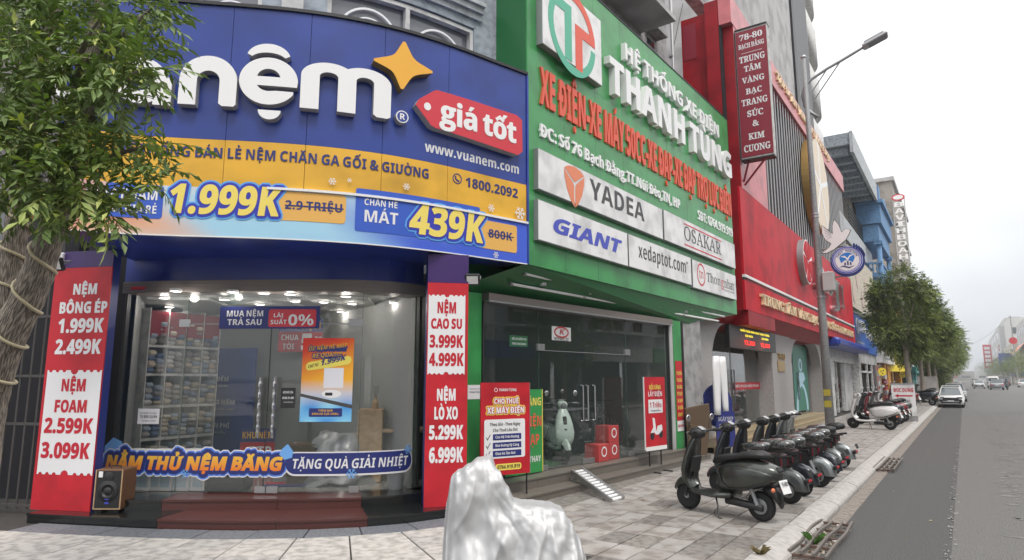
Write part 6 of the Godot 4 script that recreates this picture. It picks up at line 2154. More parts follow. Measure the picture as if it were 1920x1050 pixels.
	for k in 12:
		var x0 := 172.0 + k * 24.0
		var h := 6.0 + rng.randf() * 7.0
		var tk := rng.randi() % 6
		b = thing("terrace_house", "%s terrace house far down the left side of the street" % ["cream", "white", "pale blue", "light grey", "beige", "pale grey"][tk], "house", Vector3(x0 + 11, 0, -5.5), 0, "far houses on the left of the street")
		block(b, "wall", x0, x0 + 23.0, 0, h, -5.5 - rng.randf(), 8, tones[tk])
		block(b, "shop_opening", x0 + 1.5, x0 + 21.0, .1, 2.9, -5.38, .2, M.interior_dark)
		block(b, "fascia", x0 + .5, x0 + 22.0, 3.0, 4.0, -5.2, .3, [M.blue, M.red_banner, M.green, lemon, M.white_wall][rng.randi() % 5])
		win_row(b, x0 + 2, x0 + 21, 3, 4.9, minf(h - .6, 6.6), -5.45)

func background_buildings() -> void:
	var t := thing("grey_tower", "tall light grey tower with a dark slatted strip and curved white bays", "tower block", Vector3(34, 0, -9))
	block(t, "tower_wall", 21.5, 36.6, 0, 34.0, -6.3, 9.0, M.concrete_light)
	block(t, "slat_backing", 36.6, 40.6, 0, 34.0, -6.25, 9.0, M.louver_back)
	var sm := MB.new().box(Vector3.ZERO, Vector3(.10, 24.0, .16), Basis(Vector3.FORWARD, 0)).mesh()
	for i in 13:
		var o := put("tower_slat", sm, M.steel_dull, t)
		o.position = Vector3(36.8 + i * .3, 22.0, -6.13) - t.position
	for k in 6:
		var y := 11.6 + k * 3.6
		var b := MB.new().smooth(true)
		var dk := MB.new().smooth(true)
		for q in [[b, y, y + 2.3, 0.0], [dk, y + 2.32, y + 3.58, -.35]]:
			var lo := []
			var hi := []
			for i in 13:
				var a := PI / 2 * i / 12.0
				var p := Vector3(44.6 + (3.0 + q[3]) * sin(a), 0, -9.2 + (3.0 + q[3]) * cos(a))
				lo.append(p + Vector3.UP * q[1] - t.position)
				hi.append(p + Vector3.UP * q[2] - t.position)
			lo.push_front(Vector3(40.6, q[1], -6.2 + q[3]) - t.position)
			hi.push_front(Vector3(40.6, q[2], -6.2 + q[3]) - t.position)
			lo.append(Vector3(44.0, q[1], -14.0) - t.position)
			hi.append(Vector3(44.0, q[2], -14.0) - t.position)
			lo.append(Vector3(40.6, q[1], -14.0) - t.position)
			hi.append(Vector3(40.6, q[2], -14.0) - t.position)
			lo.reverse()
			hi.reverse()
			q[0].loft([lo, hi])
		put("curved_bay", b.smooth(false).mesh(), M.white_wall, t)
		put("bay_glazing", dk.mesh(), M.window_pale, t)
	t = thing("canopy_building", "grey modern building with a wide beamed roof canopy and dark railings beyond the pink band", "building", Vector3(56, 0, -8))
	block(t, "wall", 44.5, 66.0, 5.8, 12.2, -6.6, 8, M.concrete_light)
	block(t, "dark_slat_wall", 50.0, 66.0, 9.0, 11.3, -6.2, .3, M.louver_back)
	for k in 16:
		block(t, "wall_slat", 50.2 + k, 50.45 + k, 9.0, 11.3, -6.05, .1, M.steel_dull)
	block(t, "parapet", 47.0, 66.0, 11.4, 12.9, -5.9, .4, M.plaster_pale)
	block(t, "column", 47.5, 50.5, 12.5, 15.0, -6.4, .6, M.plaster_pale)
	for k in 6:
		block(t, "railing_bar", 53.0, 66.0, 13.0 + k * .3, 13.08 + k * .3, -6.0, .08, M.frame_dark)
	block(t, "canopy_slab", 46.5, 63.5, 17.1, 17.9, -4.9, 6.0, M.plaster_blue)
	for k in 9:
		block(t, "canopy_beam", 47.0 + k * 1.9, 47.5 + k * 1.9, 16.6, 17.08, -5.1, 5.5, M.plaster_blue)
	block(t, "canopy_edge", 46.4, 63.6, 16.5, 17.95, -4.7, .19, M.plaster_pale)
	t = thing("faded_hoarding", "large cream advertising hoarding with a bleached print beyond the red frontage", "hoarding", Vector3(53, 7, -5.5))
	block(t, "hoarding_sheet", 46.5, 60.5, 6.3, 10.4, -5.5, .3, M.cream)
	for k in 4:
		shape(t, "bleached_print", flat(-3.0, .02, 1, 0), [ellipse(-2.2 + k * 2.3, .4 + (k % 2) * 1.2, .8, .7)], mat(lin(.55, .44, .38), .7), .002, .006)
	for k in 4:
		put("floodlight_arm", MB.new().tube([Vector3(-4 + k * 3.2, -1.0, .1), Vector3(-4 + k * 3.2, -.6, 1.2)], .05, 5).mesh(), M.white_wall, t)
		put("arm_lamp", MB.new().bevel(Vector3(-4 + k * 3.2, -.5, 1.3), Vector3(.5, .3, .4), .05).mesh(), M.black_plastic, t)
	block(t, "glass_canopy", 44.5, 60.0, 5.75, 6.2, -5.3, .8, M.window_dark)
	t = thing("blue_balcony_house", "ornate blue house with columns, balustraded balcony and pediment above the shop signs", "house", Vector3(66, 0, -7))
	var blue := mat(lin(.14, .29, .52), .75, 0, {"tex": TX["grain"], "scale": .4})
	var bx: float = 20.0 + 41.330
	var bz: float = 20.0 + 51.054
	var y3: float = 16.357
	var y2: float = 13.219
	var y1: float = 11.447
	var y0: float = 10.154
	block(t, "wall", bx - 2.0, bz + 6, 4.0, y3 + 1.0, -6.6, 6, M.concrete_warm)
	block(t, "inner_wall_panel", bx + 1, bz, y0 - 3.0, y0 - .8, -6.5, .1, mat(lin(.42, .30, .10), .8))
	block(t, "entablature", bx, bz, y2, lerpf(y2, y3, .45), -4.85, 1.5, blue)
	block(t, "frieze", bx - .15, bz + .2, lerpf(y2, y3, .47), y3, -4.6, 1.8, blue)
	block(t, "cornice", bx - .4, bz + .5, y3 + .02, y3 + .3, -4.35, 2.1, blue)
	block(t, "balcony_slab", bx, bz, y0, lerpf(y0, y1, .3), -4.8, 1.6, blue)
	block(t, "balcony_rail", bx, bz, y1 - .16, y1, -4.8, .2, blue)
	block(t, "balcony_end_rail", bx, bx + .2, y1 - .16, y1, -5.02, 1.4, blue)
	for k in 20:
		var bp := Vector3(bx + .3 + k * .62, lerpf(y0, y1, .3), -4.9) if k < 16 else Vector3(bx + .1, lerpf(y0, y1, .3), -5.2 - (k - 16) * .3)
		put("baluster", MB.new().smooth(true).lathe([Vector2(.06, 0), Vector2(.04, .15), Vector2(.10, .4), Vector2(.04, .75), Vector2(.06, 1.0)].map(func(q): return Vector2(q.x, q.y * (y1 - .16 - lerpf(y0, y1, .3)))), bp - t.position, Basis(), 7).mesh(), blue, t)
	for x in [bx + .35, bz - .6]:
		put("column", MB.new().smooth(true).cyl(Vector3(x, 4.0, -4.95) - t.position, Vector3(x, y2 - .3, -4.95) - t.position, .22, .19, 12).mesh(), blue, t)
		block(t, "column_cap", x - .32, x + .32, y2 - .3, y2, -4.65, .62, blue)
	shape(t, "pediment", flat(bx - 66, 2.2, 1, 0), [PackedVector2Array([Vector2(1.5, y3 + .3), Vector2(bz - bx, y3 + .3), Vector2((bz - bx) * .55, y3 + 1.6)])], blue, -.3, .2)
	block(t, "corner_post", bx - .3, bx + .9, y3 + .3, y3 + 1.5, -4.6, 1.0, blue)
	put("post_urn", MB.new().smooth(true).lathe([Vector2(.3, 0), Vector2(.4, .2), Vector2(.18, .4), Vector2(.06, .8), Vector2(.01, .9)], Vector3(bx + .3, y3 + 1.5, -5.1) - t.position).mesh(), blue, t)
	t = thing("concrete_frame_block", "beige concrete block with an open framed roof storey behind the blue house", "building", Vector3(96, 0, -12))
	var zt := -5.5 + -0.047
	var zm := -5.5 + -2.102
	var zl := -5.5 + -5.829
	var yt: float = 27.079
	block(t, "stair_tower", 94.5, 122.0, 0, yt, zt, zt - zm, M.concrete_warm)
	block(t, "wall", 94.6, 118.0, 0, 23.328, zm - .02, zm - zl, M.concrete_warm)
	block(t, "parapet", 94.5, 118.0, 23.398, 24.179, zm - .02, zm - zl, M.concrete_light)
	block(t, "roof_beam", 94.4, 97.0, 25.246, 27.031, zm - .02, zm - zl, M.concrete_warm)
	block(t, "tower_cap", 94.2, 122.0, yt + .01, yt + .5, zt + .3, zt - zm + .5, M.concrete_light)
	for k in 4:
		block(t, "side_window", 98.0 + k * 6, 100.5 + k * 6, 13.0, 15.5, zt + .02, .1, M.window_dark)
		block(t, "ledge", 94.3, 122.0, 8.0 + k * 4.5, 8.3 + k * 4.5, zt + .25, .24, M.concrete_light)
	t = thing("vertical_letter_sign", "upright steel lattice carrying big white letters and a red oval on the far concrete wall", "roof sign", Vector3(94, 0, -5.0))
	var vf := flat(94.0000, -5.5000, 0.00000, 1.00000).at(t.position)
	var a0: float = 0.059
	var a1: float = 1.037
	var b1: float = 24.871
	var b0: float = 16.268
	for e in [a0 - .15, a1 + .15]:
		put("lattice_post", MB.new().cyl(vf.p(e, b0 - .3, -.2), vf.p(e, b1, -.2), .06, -1, 6).mesh(), M.white_wall, t)
	for k in 12:
		put("lattice_bar", MB.new().tube([vf.p(a0 - .15, lerpf(b0, b1, k / 12.0), -.2), vf.p(a1 + .15, lerpf(b0, b1, (k + (1 if k % 2 else 0)) / 12.0), -.2)], .04, 5).mesh(), M.white_wall, t)
	for k in 9:
		letters(t, vf, "BAVIHBOAH"[k], a0, lerpf(b1, b0, (k + 1.75) / 10.2), a1 - a0, (b1 - b0) * .072, M.white_letter, {"rise": .15})
	shape(t, "red_oval", vf, [ellipse((a0 + a1) / 2, b1 - .25, (a1 - a0) * .75, .42)], M.red_tag, 0, .15)
	shape(t, "oval_face", vf, [ellipse((a0 + a1) / 2, b1 - .25, (a1 - a0) * .58, .28)], M.white_letter, .151, .17)
	t = thing("dark_roofed_house", "pale house with a dark open roof terrace above the street trees", "house", Vector3(150, 0, -9))
	block(t, "wall", 126.0, 175.0, 0, 16.0, -8.0, 8, M.white_wall)
	block(t, "terrace_roof", 128.0, 160.0, 19.6, 20.2, -7.0, 9, M.louver_back)
	block(t, "terrace_back", 128.0, 160.0, 16.0, 19.6, -14.0, .4, M.stucco_dark)
	for x in [129.0, 144.0, 159.0]:
		block(t, "terrace_post", x, x + .8, 16.0, 19.6, -7.4, .6, M.white_wall)
	block(t, "yellow_parapet", 160.0, 172.0, 16.0, 18.2, -7.5, 1, M.cream)
	t = thing("framed_signboard", "grey framed board on the side of the far concrete block above the trees", "hoarding", Vector3(122, 14, -6.5))
	block(t, "board", 118.5, 130.0, 11.5, 16.5, -6.5, .4, M.plaster_pale)
	for k in 4:
		block(t, "board_rail", 118.3, 130.2, 11.6 + k * 1.6, 11.8 + k * 1.6, -6.3, .18, M.steel_dull)

func opposite_side() -> void:
	struct("far_kerb", MB.new().box2(Vector3(-60, -.3, 13.2), Vector3(700, .0, 13.5)).mesh(), M.kerb)
	struct("far_pavement", MB.new().box2(Vector3(-60, -.3, 13.505), Vector3(700, -.005, 30)).mesh(), M.apron)
	var tones := [M.cream, M.white_wall, M.plaster_blue, M.concrete_light, M.plaster_pale, M.concrete_warm]
	var signs := [M.blue, M.red_banner, M.yellow, M.green, M.white_wall, M.blue_dark]
	var looks := ["cream", "white", "pale blue", "grey", "pale grey", "beige"]
	for k in 11:
		var x0 := -36.0 + k * 8.0
		var h := 8.0 + 5.0 * rng.randf()
		var t := thing("opposite_house", "%s shop house facing the mattress shop across the road" % looks[k % 6], "house", Vector3(x0 + 4, 0, 17.2), PI, "shop houses across the road")
		var c := Vector3.ZERO
		put("wall", MB.new().box2(Vector3(-3.96, 3.2, -7), Vector3(3.96, h, 0)).mesh(), tones[k % 6], t)
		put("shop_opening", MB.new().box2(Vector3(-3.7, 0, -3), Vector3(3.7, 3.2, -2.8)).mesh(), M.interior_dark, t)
		put("fascia", MB.new().box2(Vector3(-3.9, 3.0, .0), Vector3(3.9, 4.1, .3)).mesh(), signs[(k * 5 + 1) % 6], t)
		put("pier", MB.new().box2(Vector3(-3.96, 0, -1), Vector3(-3.6, 3.2, 0)).mesh(), tones[k % 6], t)
		put("balcony", MB.new().box2(Vector3(-3.4, 5.0, .0), Vector3(3.4, 5.15, .9)).box2(Vector3(-3.4, 5.9, .82), Vector3(3.4, 6.0, .9)).mesh(), M.white_wall, t)
		for i in 3:
			var x := -2.4 + i * 2.4
			var f := put("window_frame", MB.new().box2(Vector3(x - .7, 5.2, .0), Vector3(x + .7, 7.4, .06)).mesh(), M.white_wall, t)
			put("pane", MB.new().box2(Vector3(x - .6, 5.3, .061), Vector3(x + .6, 7.3, .07)).mesh(), M.window_dark, f)
	var far := [["white_corner_block", "white block with overhanging upper floors at the far right edge across the road", 270.0, 315.0, 24.0, M.white_wall], ["cream_office", "cream office with a dark band and a blue hoarding across the road", 330.0, 420.0, 19.0, M.cream], ["white_long_block", "long white block with roof tanks far across the road", 430.0, 640.0, 34.0, M.white_wall], ["grey_slim_block", "slim grey block beside the red upright sign far across the road", 650.0, 720.0, 27.0, M.concrete_light], ["pale_far_block", "pale block at the far end across the road", 730.0, 860.0, 22.0, M.plaster_pale]]
	for q in far:
		var t := thing(q[0], q[1], "building", Vector3((q[2] + q[3]) / 2, 0, 20))
		var w: float = (q[3] - q[2]) / 2
		put("wall", MB.new().box2(Vector3(-w, 0, 0), Vector3(w, q[4], 14)).mesh(), q[5], t)
		put("upper_floor", MB.new().box2(Vector3(-w * .9, q[4] * .45, -2.2), Vector3(w * .8, q[4] * .9, -.01)).mesh(), q[5], t)
		put("shop_fascia", MB.new().box2(Vector3(-w, 3.5, -1.2), Vector3(w, 5.2, -.01)).mesh(), signs[int(q[2]) % 6], t)
		for j in 2:
			for i in 5:
				var y: float = q[4] * (.52 + .2 * j)
				put("window", MB.new().box2(Vector3(-w * .8 + i * w * .36, y, -2.26), Vector3(-w * .8 + i * w * .36 + w * .2, y + q[4] * .1, -2.2)).mesh(), M.window_dark, t)
			put("gable_window", MB.new().box2(Vector3(-w - .05, q[4] * (.55 + .2 * j), 3), Vector3(-w + .0, q[4] * (.65 + .2 * j), 6)).mesh(), M.window_dark, t)
		for i in 3:
			put("roof_tank", MB.new().cyl(Vector3(-w * .5 + i * 4, q[4], 4), Vector3(-w * .5 + i * 4, q[4] + 2.2, 4), 1.1, -1, 10).mesh(), M.steel_dull, t)
	var t := thing("red_tiled_canopy", "orange red tiled canopy on the white corner block across the road", "awning", Vector3(290, 12, 17))
	put("canopy_roof", MB.new().quad(Vector3(-20, -1, -2), Vector3(20, -1, -2), Vector3(20, 2, 0.6), Vector3(-20, 2, .6)).mesh(), M.orange, t)
	t = thing("blue_hoarding", "blue road hoarding with white lines on posts across the road", "hoarding", Vector3(352, 0, 15.5))
	put("hoarding_sheet", MB.new().box2(Vector3(-.2, 7.5, -2.5), Vector3(.2, 13.0, 6.0)).mesh(), M.blue, t)
	put("white_lines", MB.new().box2(Vector3(-.25, 9.3, -1.5), Vector3(-.2, 9.8, 5)).mesh(), M.white_print, t)
	put("post", MB.new().cyl(Vector3(0, 0, 1.5), Vector3(0, 7.5, 1.5), .2, -1, 6).mesh(), M.steel_dull, t)
	t = thing("red_upright_sign", "tall red upright sign with pale letters far across the road", "projecting sign", Vector3(520, 0, 14.5))
	put("sign_case", MB.new().box2(Vector3(-.4, 9, -3), Vector3(.4, 24, 1.5)).mesh(), M.red_banner, t)
	for k in 5:
		put("letter_block", MB.new().box2(Vector3(-.5, 10.5 + k * 2.6, -2.2), Vector3(-.41, 12.2 + k * 2.6, .7)).mesh(), M.white_print, t)
	for k in 9:
		var x := 560.0 + k * 60.0
		t = thing("distant_house", "hazy pale house at the far end of the street", "house", Vector3(x, 0, -4.0 + (k % 3) * .1), 0, "hazy houses at the far end")
		put("wall", MB.new().box2(Vector3(-26, 0, -14), Vector3(26, 10 + rng.randf() * 14, -2)).mesh(), tones[k % 6], t)
		put("fascia", MB.new().box2(Vector3(-26.2, 3, -2), Vector3(26.2, 5.5, -1.7)).mesh(), signs[k % 6], t)
	for k in 8:
		t = thing("end_house", "tiny house closing the view at the end of the road", "house", Vector3(900, 0, -30 + k * 16), 0, "houses closing the view")
		put("wall", MB.new().box2(Vector3(0, 0, -7.8), Vector3(12, 7 + rng.randf() * 12, 7.8)).mesh(), tones[(k * 2 + 1) % 6], t)
		put("window", MB.new().box2(Vector3(-.2, 4, -4), Vector3(-.01, 6, 4)).mesh(), M.window_dark, t)
	t = thing("utility_mast", "slim mast with a red disc and small boxes at the right edge across the road", "mast", Vector3(262, 0, 13.9))
	put("mast", MB.new().cyl(Vector3.ZERO, Vector3(0, 22, 0), .16, -1, 6).mesh(), M.steel_dull, t)
	put("red_disc", MB.new().lathe([Vector2(.001, -.1), Vector2(1.1, -.1), Vector2(1.1, .1), Vector2(.001, .1)], Vector3(-.3, 14, 0), Basis(Vector3.FORWARD, PI / 2), 16).mesh(), M.red_banner, t)
	put("cross_arm", MB.new().box(Vector3(0, 21.5, .8), Vector3(.15, .15, 3)).mesh(), M.steel_dull, t)
	var w := []
	for i in 25:
		var f := i / 24.0
		w.append(Vector3(262.0 + 330 * f, 22 + 6 * f - 14 * f * (1 - f), 13.9 - 14 * f))
	t = thing("overhead_wire", "thin overhead wire sagging across the sky above the road", "wire", Vector3.ZERO)
	put("wire_strand", MB.new().tube(w, .05, 4).mesh(), M.black_plastic, t)

func leaf_spray(n: int, stem: float, ll: float, lw: float, sd: int) -> ArrayMesh:
	var r := RandomNumberGenerator.new()
	r.seed = sd
	var b := MB.new()
	b.used_color = true
	for i in n:
		var t := (i + 1.0) / n
		var c := Vector3(0, -.25 * stem * t * t, stem * t)
		var a := (1.0 if i % 2 == 0 else -1.0) * (.5 + r.randf() * .6) if i < n - 1 else 0.0
		var d := Vector3(sin(a), -.25 - r.randf() * .5, cos(a)).normalized()
		var side := d.cross(Vector3(r.randf() - .5, 1, r.randf() - .5)).normalized()
		var up := side.cross(d).normalized()
		var l := ll * (.75 + r.randf() * .5)
		var k := .75 + r.randf() * .5
		b.col = Color(k, k, k * .9)
		var m := c + d * l * .5 - up * lw * .12
		var q := c + d * l - Vector3.UP * l * .12
		b.tri(c, m + side * lw * .5 + up * lw * .2, m)
		b.tri(m, m + side * lw * .5 + up * lw * .2, q)
		b.tri(c, m, m - side * lw * .5 + up * lw * .2)
		b.tri(m, q, m - side * lw * .5 + up * lw * .2)
	b.col = Color(.8, .6, .35)
	b.tube([Vector3.ZERO, Vector3(0, -.06 * stem, stem * .5), Vector3(0, -.25 * stem, stem)], [.004, .003, .001], 3, false)
	return b.mesh()

func crown(parent: Node3D, meshes: Array, clumps: Array, per: float, size: Vector2, tint: Callable, sd: int) -> void:
	var r := RandomNumberGenerator.new()
	r.seed = sd
	for k in meshes.size():
		var xs := []
		var cs := []
		for c in clumps:
			var n := int(per * c[1] * c[1] / meshes.size()) + 1
			for i in n:
				var d := Vector3(r.randfn(), r.randfn() * .8 + .1, r.randfn()).normalized()
				var rad: float = c[1] * (.35 + .65 * sqrt(r.randf()))
				var p: Vector3 = c[0] + d * rad
				var out := (d + Vector3(r.randfn(), r.randfn(), r.randfn()) * .45).normalized()
				var b := Basis.looking_at(-out, Vector3.UP if absf(out.y) < .95 else Vector3.RIGHT)
				b = b * Basis(Vector3.BACK, r.randf() * 1.2 - .6)
				var s := size.x + (size.y - size.x) * r.randf()
				xs.append(Transform3D(b.scaled(Vector3(s, s, s)), p))
				cs.append((tint as Callable).call(d, rad / c[1], r.randf(), p))
		var mm := MultiMesh.new()
		mm.transform_format = MultiMesh.TRANSFORM_3D
		mm.use_colors = true
		mm.mesh = meshes[k]
		mm.instance_count = xs.size()
		for i in xs.size():
			mm.set_instance_transform(i, xs[i])
			mm.set_instance_color(i, cs[i])
		var o := MultiMeshInstance3D.new()
		o.name = "crown"
		o.multimesh = mm
		o.material_override = M.leaf
		parent.add_child(o, true)
		stuff(o)

func bark_tube(path: Array, radii: Array, sides := 14, sd := 1) -> ArrayMesh:
	var c := Curve3D.new()
	for i in path.size():
		var t: Vector3 = (path[mini(i + 1, path.size() - 1)] - path[maxi(i - 1, 0)]) / 6.0
		c.add_point(path[i], -t, t)
	var n := path.size() * 8
	var nn := noise(1.0, FastNoiseLite.TYPE_SIMPLEX, 3, sd)
	var rings := []
	var total := c.get_baked_length()
	for i in n + 1:
		var f := float(i) / n
		var p := c.sample_baked(f * total)
		var q := c.sample_baked(minf(f * total + .02, total))
		var e := c.sample_baked(maxf(f * total - .02, 0))
		var d := (q - e).normalized()
		var a := d.cross(Vector3(.3, .1, 1)).normalized()
		var b := a.cross(d).normalized()
		var fi := f * (radii.size() - 1)
		var r := lerpf(radii[int(fi)], radii[mini(int(fi) + 1, radii.size() - 1)], fi - int(fi))
		var ring := []
		for k in sides:
			var g := -TAU * k / sides
			var w := 1.0 + .10 * nn.get_noise_3d(cos(g) * 2.5, f * total * 6.0, sin(g) * 2.5) + .05 * nn.get_noise_3d(cos(g) * 9, f * total * 22.0, sin(g) * 9)
			ring.append(p + (a * cos(g) + b * sin(g)) * r * w)
		rings.append(ring)
	var m := MB.new().smooth(true)
	m.used_color = true
	for k in rings.size() - 1:
		for i in sides:
			var j := (i + 1) % sides
			var u0 := float(i) / sides * 3.0
			var u1 := float(i + 1) / sides * 3.0
			var v0 := k * total / n * .55
			var v1 := (k + 1) * total / n * .55
			m.v(rings[k][i], Vector2(u0, v0)); m.v(rings[k][j], Vector2(u1, v0)); m.v(rings[k + 1][j], Vector2(u1, v1))
			m.v(rings[k][i], Vector2(u0, v0)); m.v(rings[k + 1][j], Vector2(u1, v1)); m.v(rings[k + 1][i], Vector2(u0, v1))
	return m.mesh()

func spiral(path: Array, radii: Array, turns: float, r: float) -> ArrayMesh:
	var c := Curve3D.new()
	for i in path.size():
		var t: Vector3 = (path[mini(i + 1, path.size() - 1)] - path[maxi(i - 1, 0)]) / 6.0
		c.add_point(path[i], -t, t)
	var total := c.get_baked_length()
	var pts := []
	var n := int(turns * 18)
	for i in n + 1:
		var f := float(i) / n
		var p := c.sample_baked(f * total)
		var d := (c.sample_baked(minf(f * total + .02, total)) - c.sample_baked(maxf(f * total - .02, 0))).normalized()
		var a := d.cross(Vector3(.3, .1, 1)).normalized()
		var b := a.cross(d).normalized()
		var fi := f * (radii.size() - 1)
		var rr: float = lerpf(radii[int(fi)], radii[mini(int(fi) + 1, radii.size() - 1)], fi - int(fi)) * 1.06 + r * .6
		var g := TAU * turns * f
		pts.append(p + (a * cos(g) + b * sin(g)) * rr)
	return MB.new().smooth(true).tube(pts, r, 6).mesh()

func street_tree(label: String, at: Vector3, h: float, r: float, sd: int, group := "", dense := 1.0) -> Node3D:
	var t := thing("street_tree", label, "tree", at, 0, group)
	var q := RandomNumberGenerator.new()
	q.seed = sd
	var fork := h * .36
	put("trunk", bark_tube([Vector3(0, -.1, 0), Vector3(.05, fork * .5, .03), Vector3(-.03, fork, 0), Vector3(.1, h * .62, .1)], [.19, .15, .13, .07], 10, sd), M.bark, t)
	var clumps := []
	for i in 6:
		var a := TAU * i / 6 + q.randf()
		var e := Vector3(cos(a) * r * .55, fork + h * (.22 + .25 * q.randf()), sin(a) * r * .55)
		put("limb", bark_tube([Vector3(0, fork * (.85 + .05 * i), 0), e * .5 + Vector3(0, fork * .6, 0), e], [.08, .05, .025], 7, sd + i), M.bark, t)
	for i in 17:
		var y := q.randf()
		var a := q.randf() * TAU
		var w := r * 1.12 * (.35 + .65 * sin(PI * (.12 + .76 * y))) * (.45 + .55 * q.randf())
		clumps.append([Vector3(cos(a) * w * .8, lerpf(fork * 1.12, h * .93, y), sin(a) * w * .8), r * (.20 + .24 * q.randf())])
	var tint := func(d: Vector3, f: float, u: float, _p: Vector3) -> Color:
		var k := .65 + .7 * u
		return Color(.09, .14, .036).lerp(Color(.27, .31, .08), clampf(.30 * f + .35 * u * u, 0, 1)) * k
	if not TX.has("big_sprays"):
		TX["big_sprays"] = [leaf_spray(9, .50, .155, .072, 5), leaf_spray(8, .44, .14, .066, 6)]
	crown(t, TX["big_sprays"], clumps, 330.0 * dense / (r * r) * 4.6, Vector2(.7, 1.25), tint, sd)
	return t

func trees() -> void:
	var base := Vector3(1.906, 0.954, -6.182)
	var t := thing("foreground_tree", "leafy two-stemmed tree wound with cream rope lights at the left edge before the mattress shop", "tree", Vector3(base.x, 0, base.z))
	var o := t.position
	var fork := Vector3(1.830, 2.023, -5.735) - o
	var pa := [Vector3(-.05, -.1, .0), Vector3(1.851, 1.358, -5.974) - o, fork, Vector3(1.822, 2.612, -5.766) - o, Vector3(1.827, 3.018, -5.738) - o, Vector3(1.849, 3.572, -5.735) - o, Vector3(1.905, 4.321, -5.808) - o, Vector3(1.971, 5.078, -5.865) - o]
	var ra := [.20, .15, .105, .082, .078, .068, .055, .03]
	var pb := [Vector3(1.829, 1.669, -5.868) - o, Vector3(1.822, 2.031, -5.655) - o, Vector3(1.857, 2.276, -5.502) - o, Vector3(1.878, 2.614, -5.345) - o, Vector3(1.889, 2.951, -5.219) - o, Vector3(1.907, 3.383, -5.166) - o, Vector3(1.920, 3.978, -5.075) - o, Vector3(1.955, 4.694, -5.009) - o]
	var rb := [.115, .115, .10, .084, .076, .07, .052, .03]
	put("trunk", bark_tube(pa, ra, 18, 3), M.bark, t)
	put("trunk", bark_tube(pb, rb, 18, 4), M.bark, t)
	var limbs := [[Vector3(1.907, 3.383, -5.166), Vector3(1.904, 3.603, -4.754), Vector3(1.981, 3.775, -4.416)], [Vector3(1.887, 3.102, -5.181), Vector3(1.932, 3.185, -4.735), Vector3(2.058, 3.251, -4.356)], [Vector3(1.849, 3.572, -5.735), Vector3(1.642, 3.840, -5.428), Vector3(1.526, 4.093, -5.349)], [Vector3(1.899, 2.875, -5.226), Vector3(1.865, 2.884, -4.826), Vector3(1.914, 2.770, -4.607)], [Vector3(1.827, 3.018, -5.738), Vector3(1.696, 3.093, -5.193), Vector3(1.708, 3.135, -4.808)], [Vector3(1.906, 3.650, -5.095), Vector3(1.778, 3.931, -4.847), Vector3(1.789, 4.131, -4.599)], [Vector3(1.901, 3.688, -5.092), Vector3(1.958, 4.055, -4.731), Vector3(2.075, 4.316, -4.490)]]
	for k in limbs.size():
		put("limb", bark_tube(limbs[k].map(func(p): return p - o), [.04, .022, .008], 7, 20 + k), M.bark, t)
	var rope := thing("rope_light", "cream rope light wound round the right stem of the leafy foreground tree", "rope light", o)
	put("light_tube", spiral(pb.slice(0, 6), rb.slice(0, 6), 6.2, .0125), M.rope_light, rope)
	rope = thing("rope_light", "cream rope light wound round the left stem of the leafy foreground tree", "rope light", o)
	put("light_tube", spiral(pa.slice(2, 7), ra.slice(2, 7), 9.0, .0115), M.rope_light, rope)
	var clumps := []
	for q in [[Vector3(1.606, 4.408, -5.684), .34], [Vector3(1.818, 4.422, -5.550), .36], [Vector3(1.987, 4.463, -5.293), .36], [Vector3(2.059, 4.294, -4.876), .27], [Vector3(2.092, 4.335, -4.639), .18], [Vector3(2.045, 4.074, -4.598), .12], [Vector3(1.944, 4.000, -4.766), .18], [Vector3(1.836, 4.030, -5.094), .26],
			[Vector3(1.537, 3.858, -5.218), .26], [Vector3(1.553, 3.900, -5.005), .15], [Vector3(1.583, 3.645, -5.388), .26], [Vector3(1.654, 3.676, -5.097), .18], [Vector3(1.808, 3.694, -4.867), .20], [Vector3(1.838, 3.762, -4.449), .14], [Vector3(1.907, 3.693, -4.368), .13], [Vector3(1.962, 3.728, -4.277), .12], [Vector3(1.882, 3.571, -4.436), .12], [Vector3(1.892, 3.530, -4.790), .15], [Vector3(1.953, 3.457, -4.721), .12], [Vector3(1.908, 3.440, -4.970), .15],
			[Vector3(1.581, 3.348, -5.293), .22], [Vector3(1.680, 3.384, -5.138), .18], [Vector3(1.593, 3.097, -5.164), .25], [Vector3(1.658, 3.135, -4.881), .20], [Vector3(1.772, 3.117, -4.808), .16], [Vector3(1.544, 3.238, -4.841), .12], [Vector3(1.663, 3.327, -4.821), .12], [Vector3(1.876, 3.204, -4.724), .14], [Vector3(1.964, 3.233, -4.587), .11], [Vector3(2.017, 3.286, -4.406), .09], [Vector3(2.067, 3.212, -4.264), .09], [Vector3(2.101, 3.101, -4.245), .07], [Vector3(1.991, 3.064, -4.504), .11], [Vector3(2.047, 2.979, -4.357), .07],
			[Vector3(1.636, 2.909, -4.973), .20], [Vector3(1.714, 2.912, -4.770), .18], [Vector3(1.839, 2.961, -4.663), .15], [Vector3(1.920, 2.874, -4.569), .11], [Vector3(1.789, 2.762, -4.612), .13], [Vector3(1.869, 2.745, -4.500), .08], [Vector3(1.913, 2.779, -4.426), .05], [Vector3(1.752, 2.745, -4.671), .07], [Vector3(1.592, 2.866, -5.229), .14]]:
		clumps.append([q[0] - o, q[1]])
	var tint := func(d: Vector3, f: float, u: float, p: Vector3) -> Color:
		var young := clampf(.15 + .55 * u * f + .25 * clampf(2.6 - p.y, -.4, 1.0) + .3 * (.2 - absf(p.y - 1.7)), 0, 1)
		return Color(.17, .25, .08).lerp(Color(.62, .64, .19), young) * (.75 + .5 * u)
	var sprays := [leaf_spray(9, .20, .078, .030, 11), leaf_spray(8, .17, .085, .033, 12), leaf_spray(7, .15, .07, .028, 13)]
	crown(t, sprays, clumps, 720.0, Vector2(.75, 1.25), tint, 77)
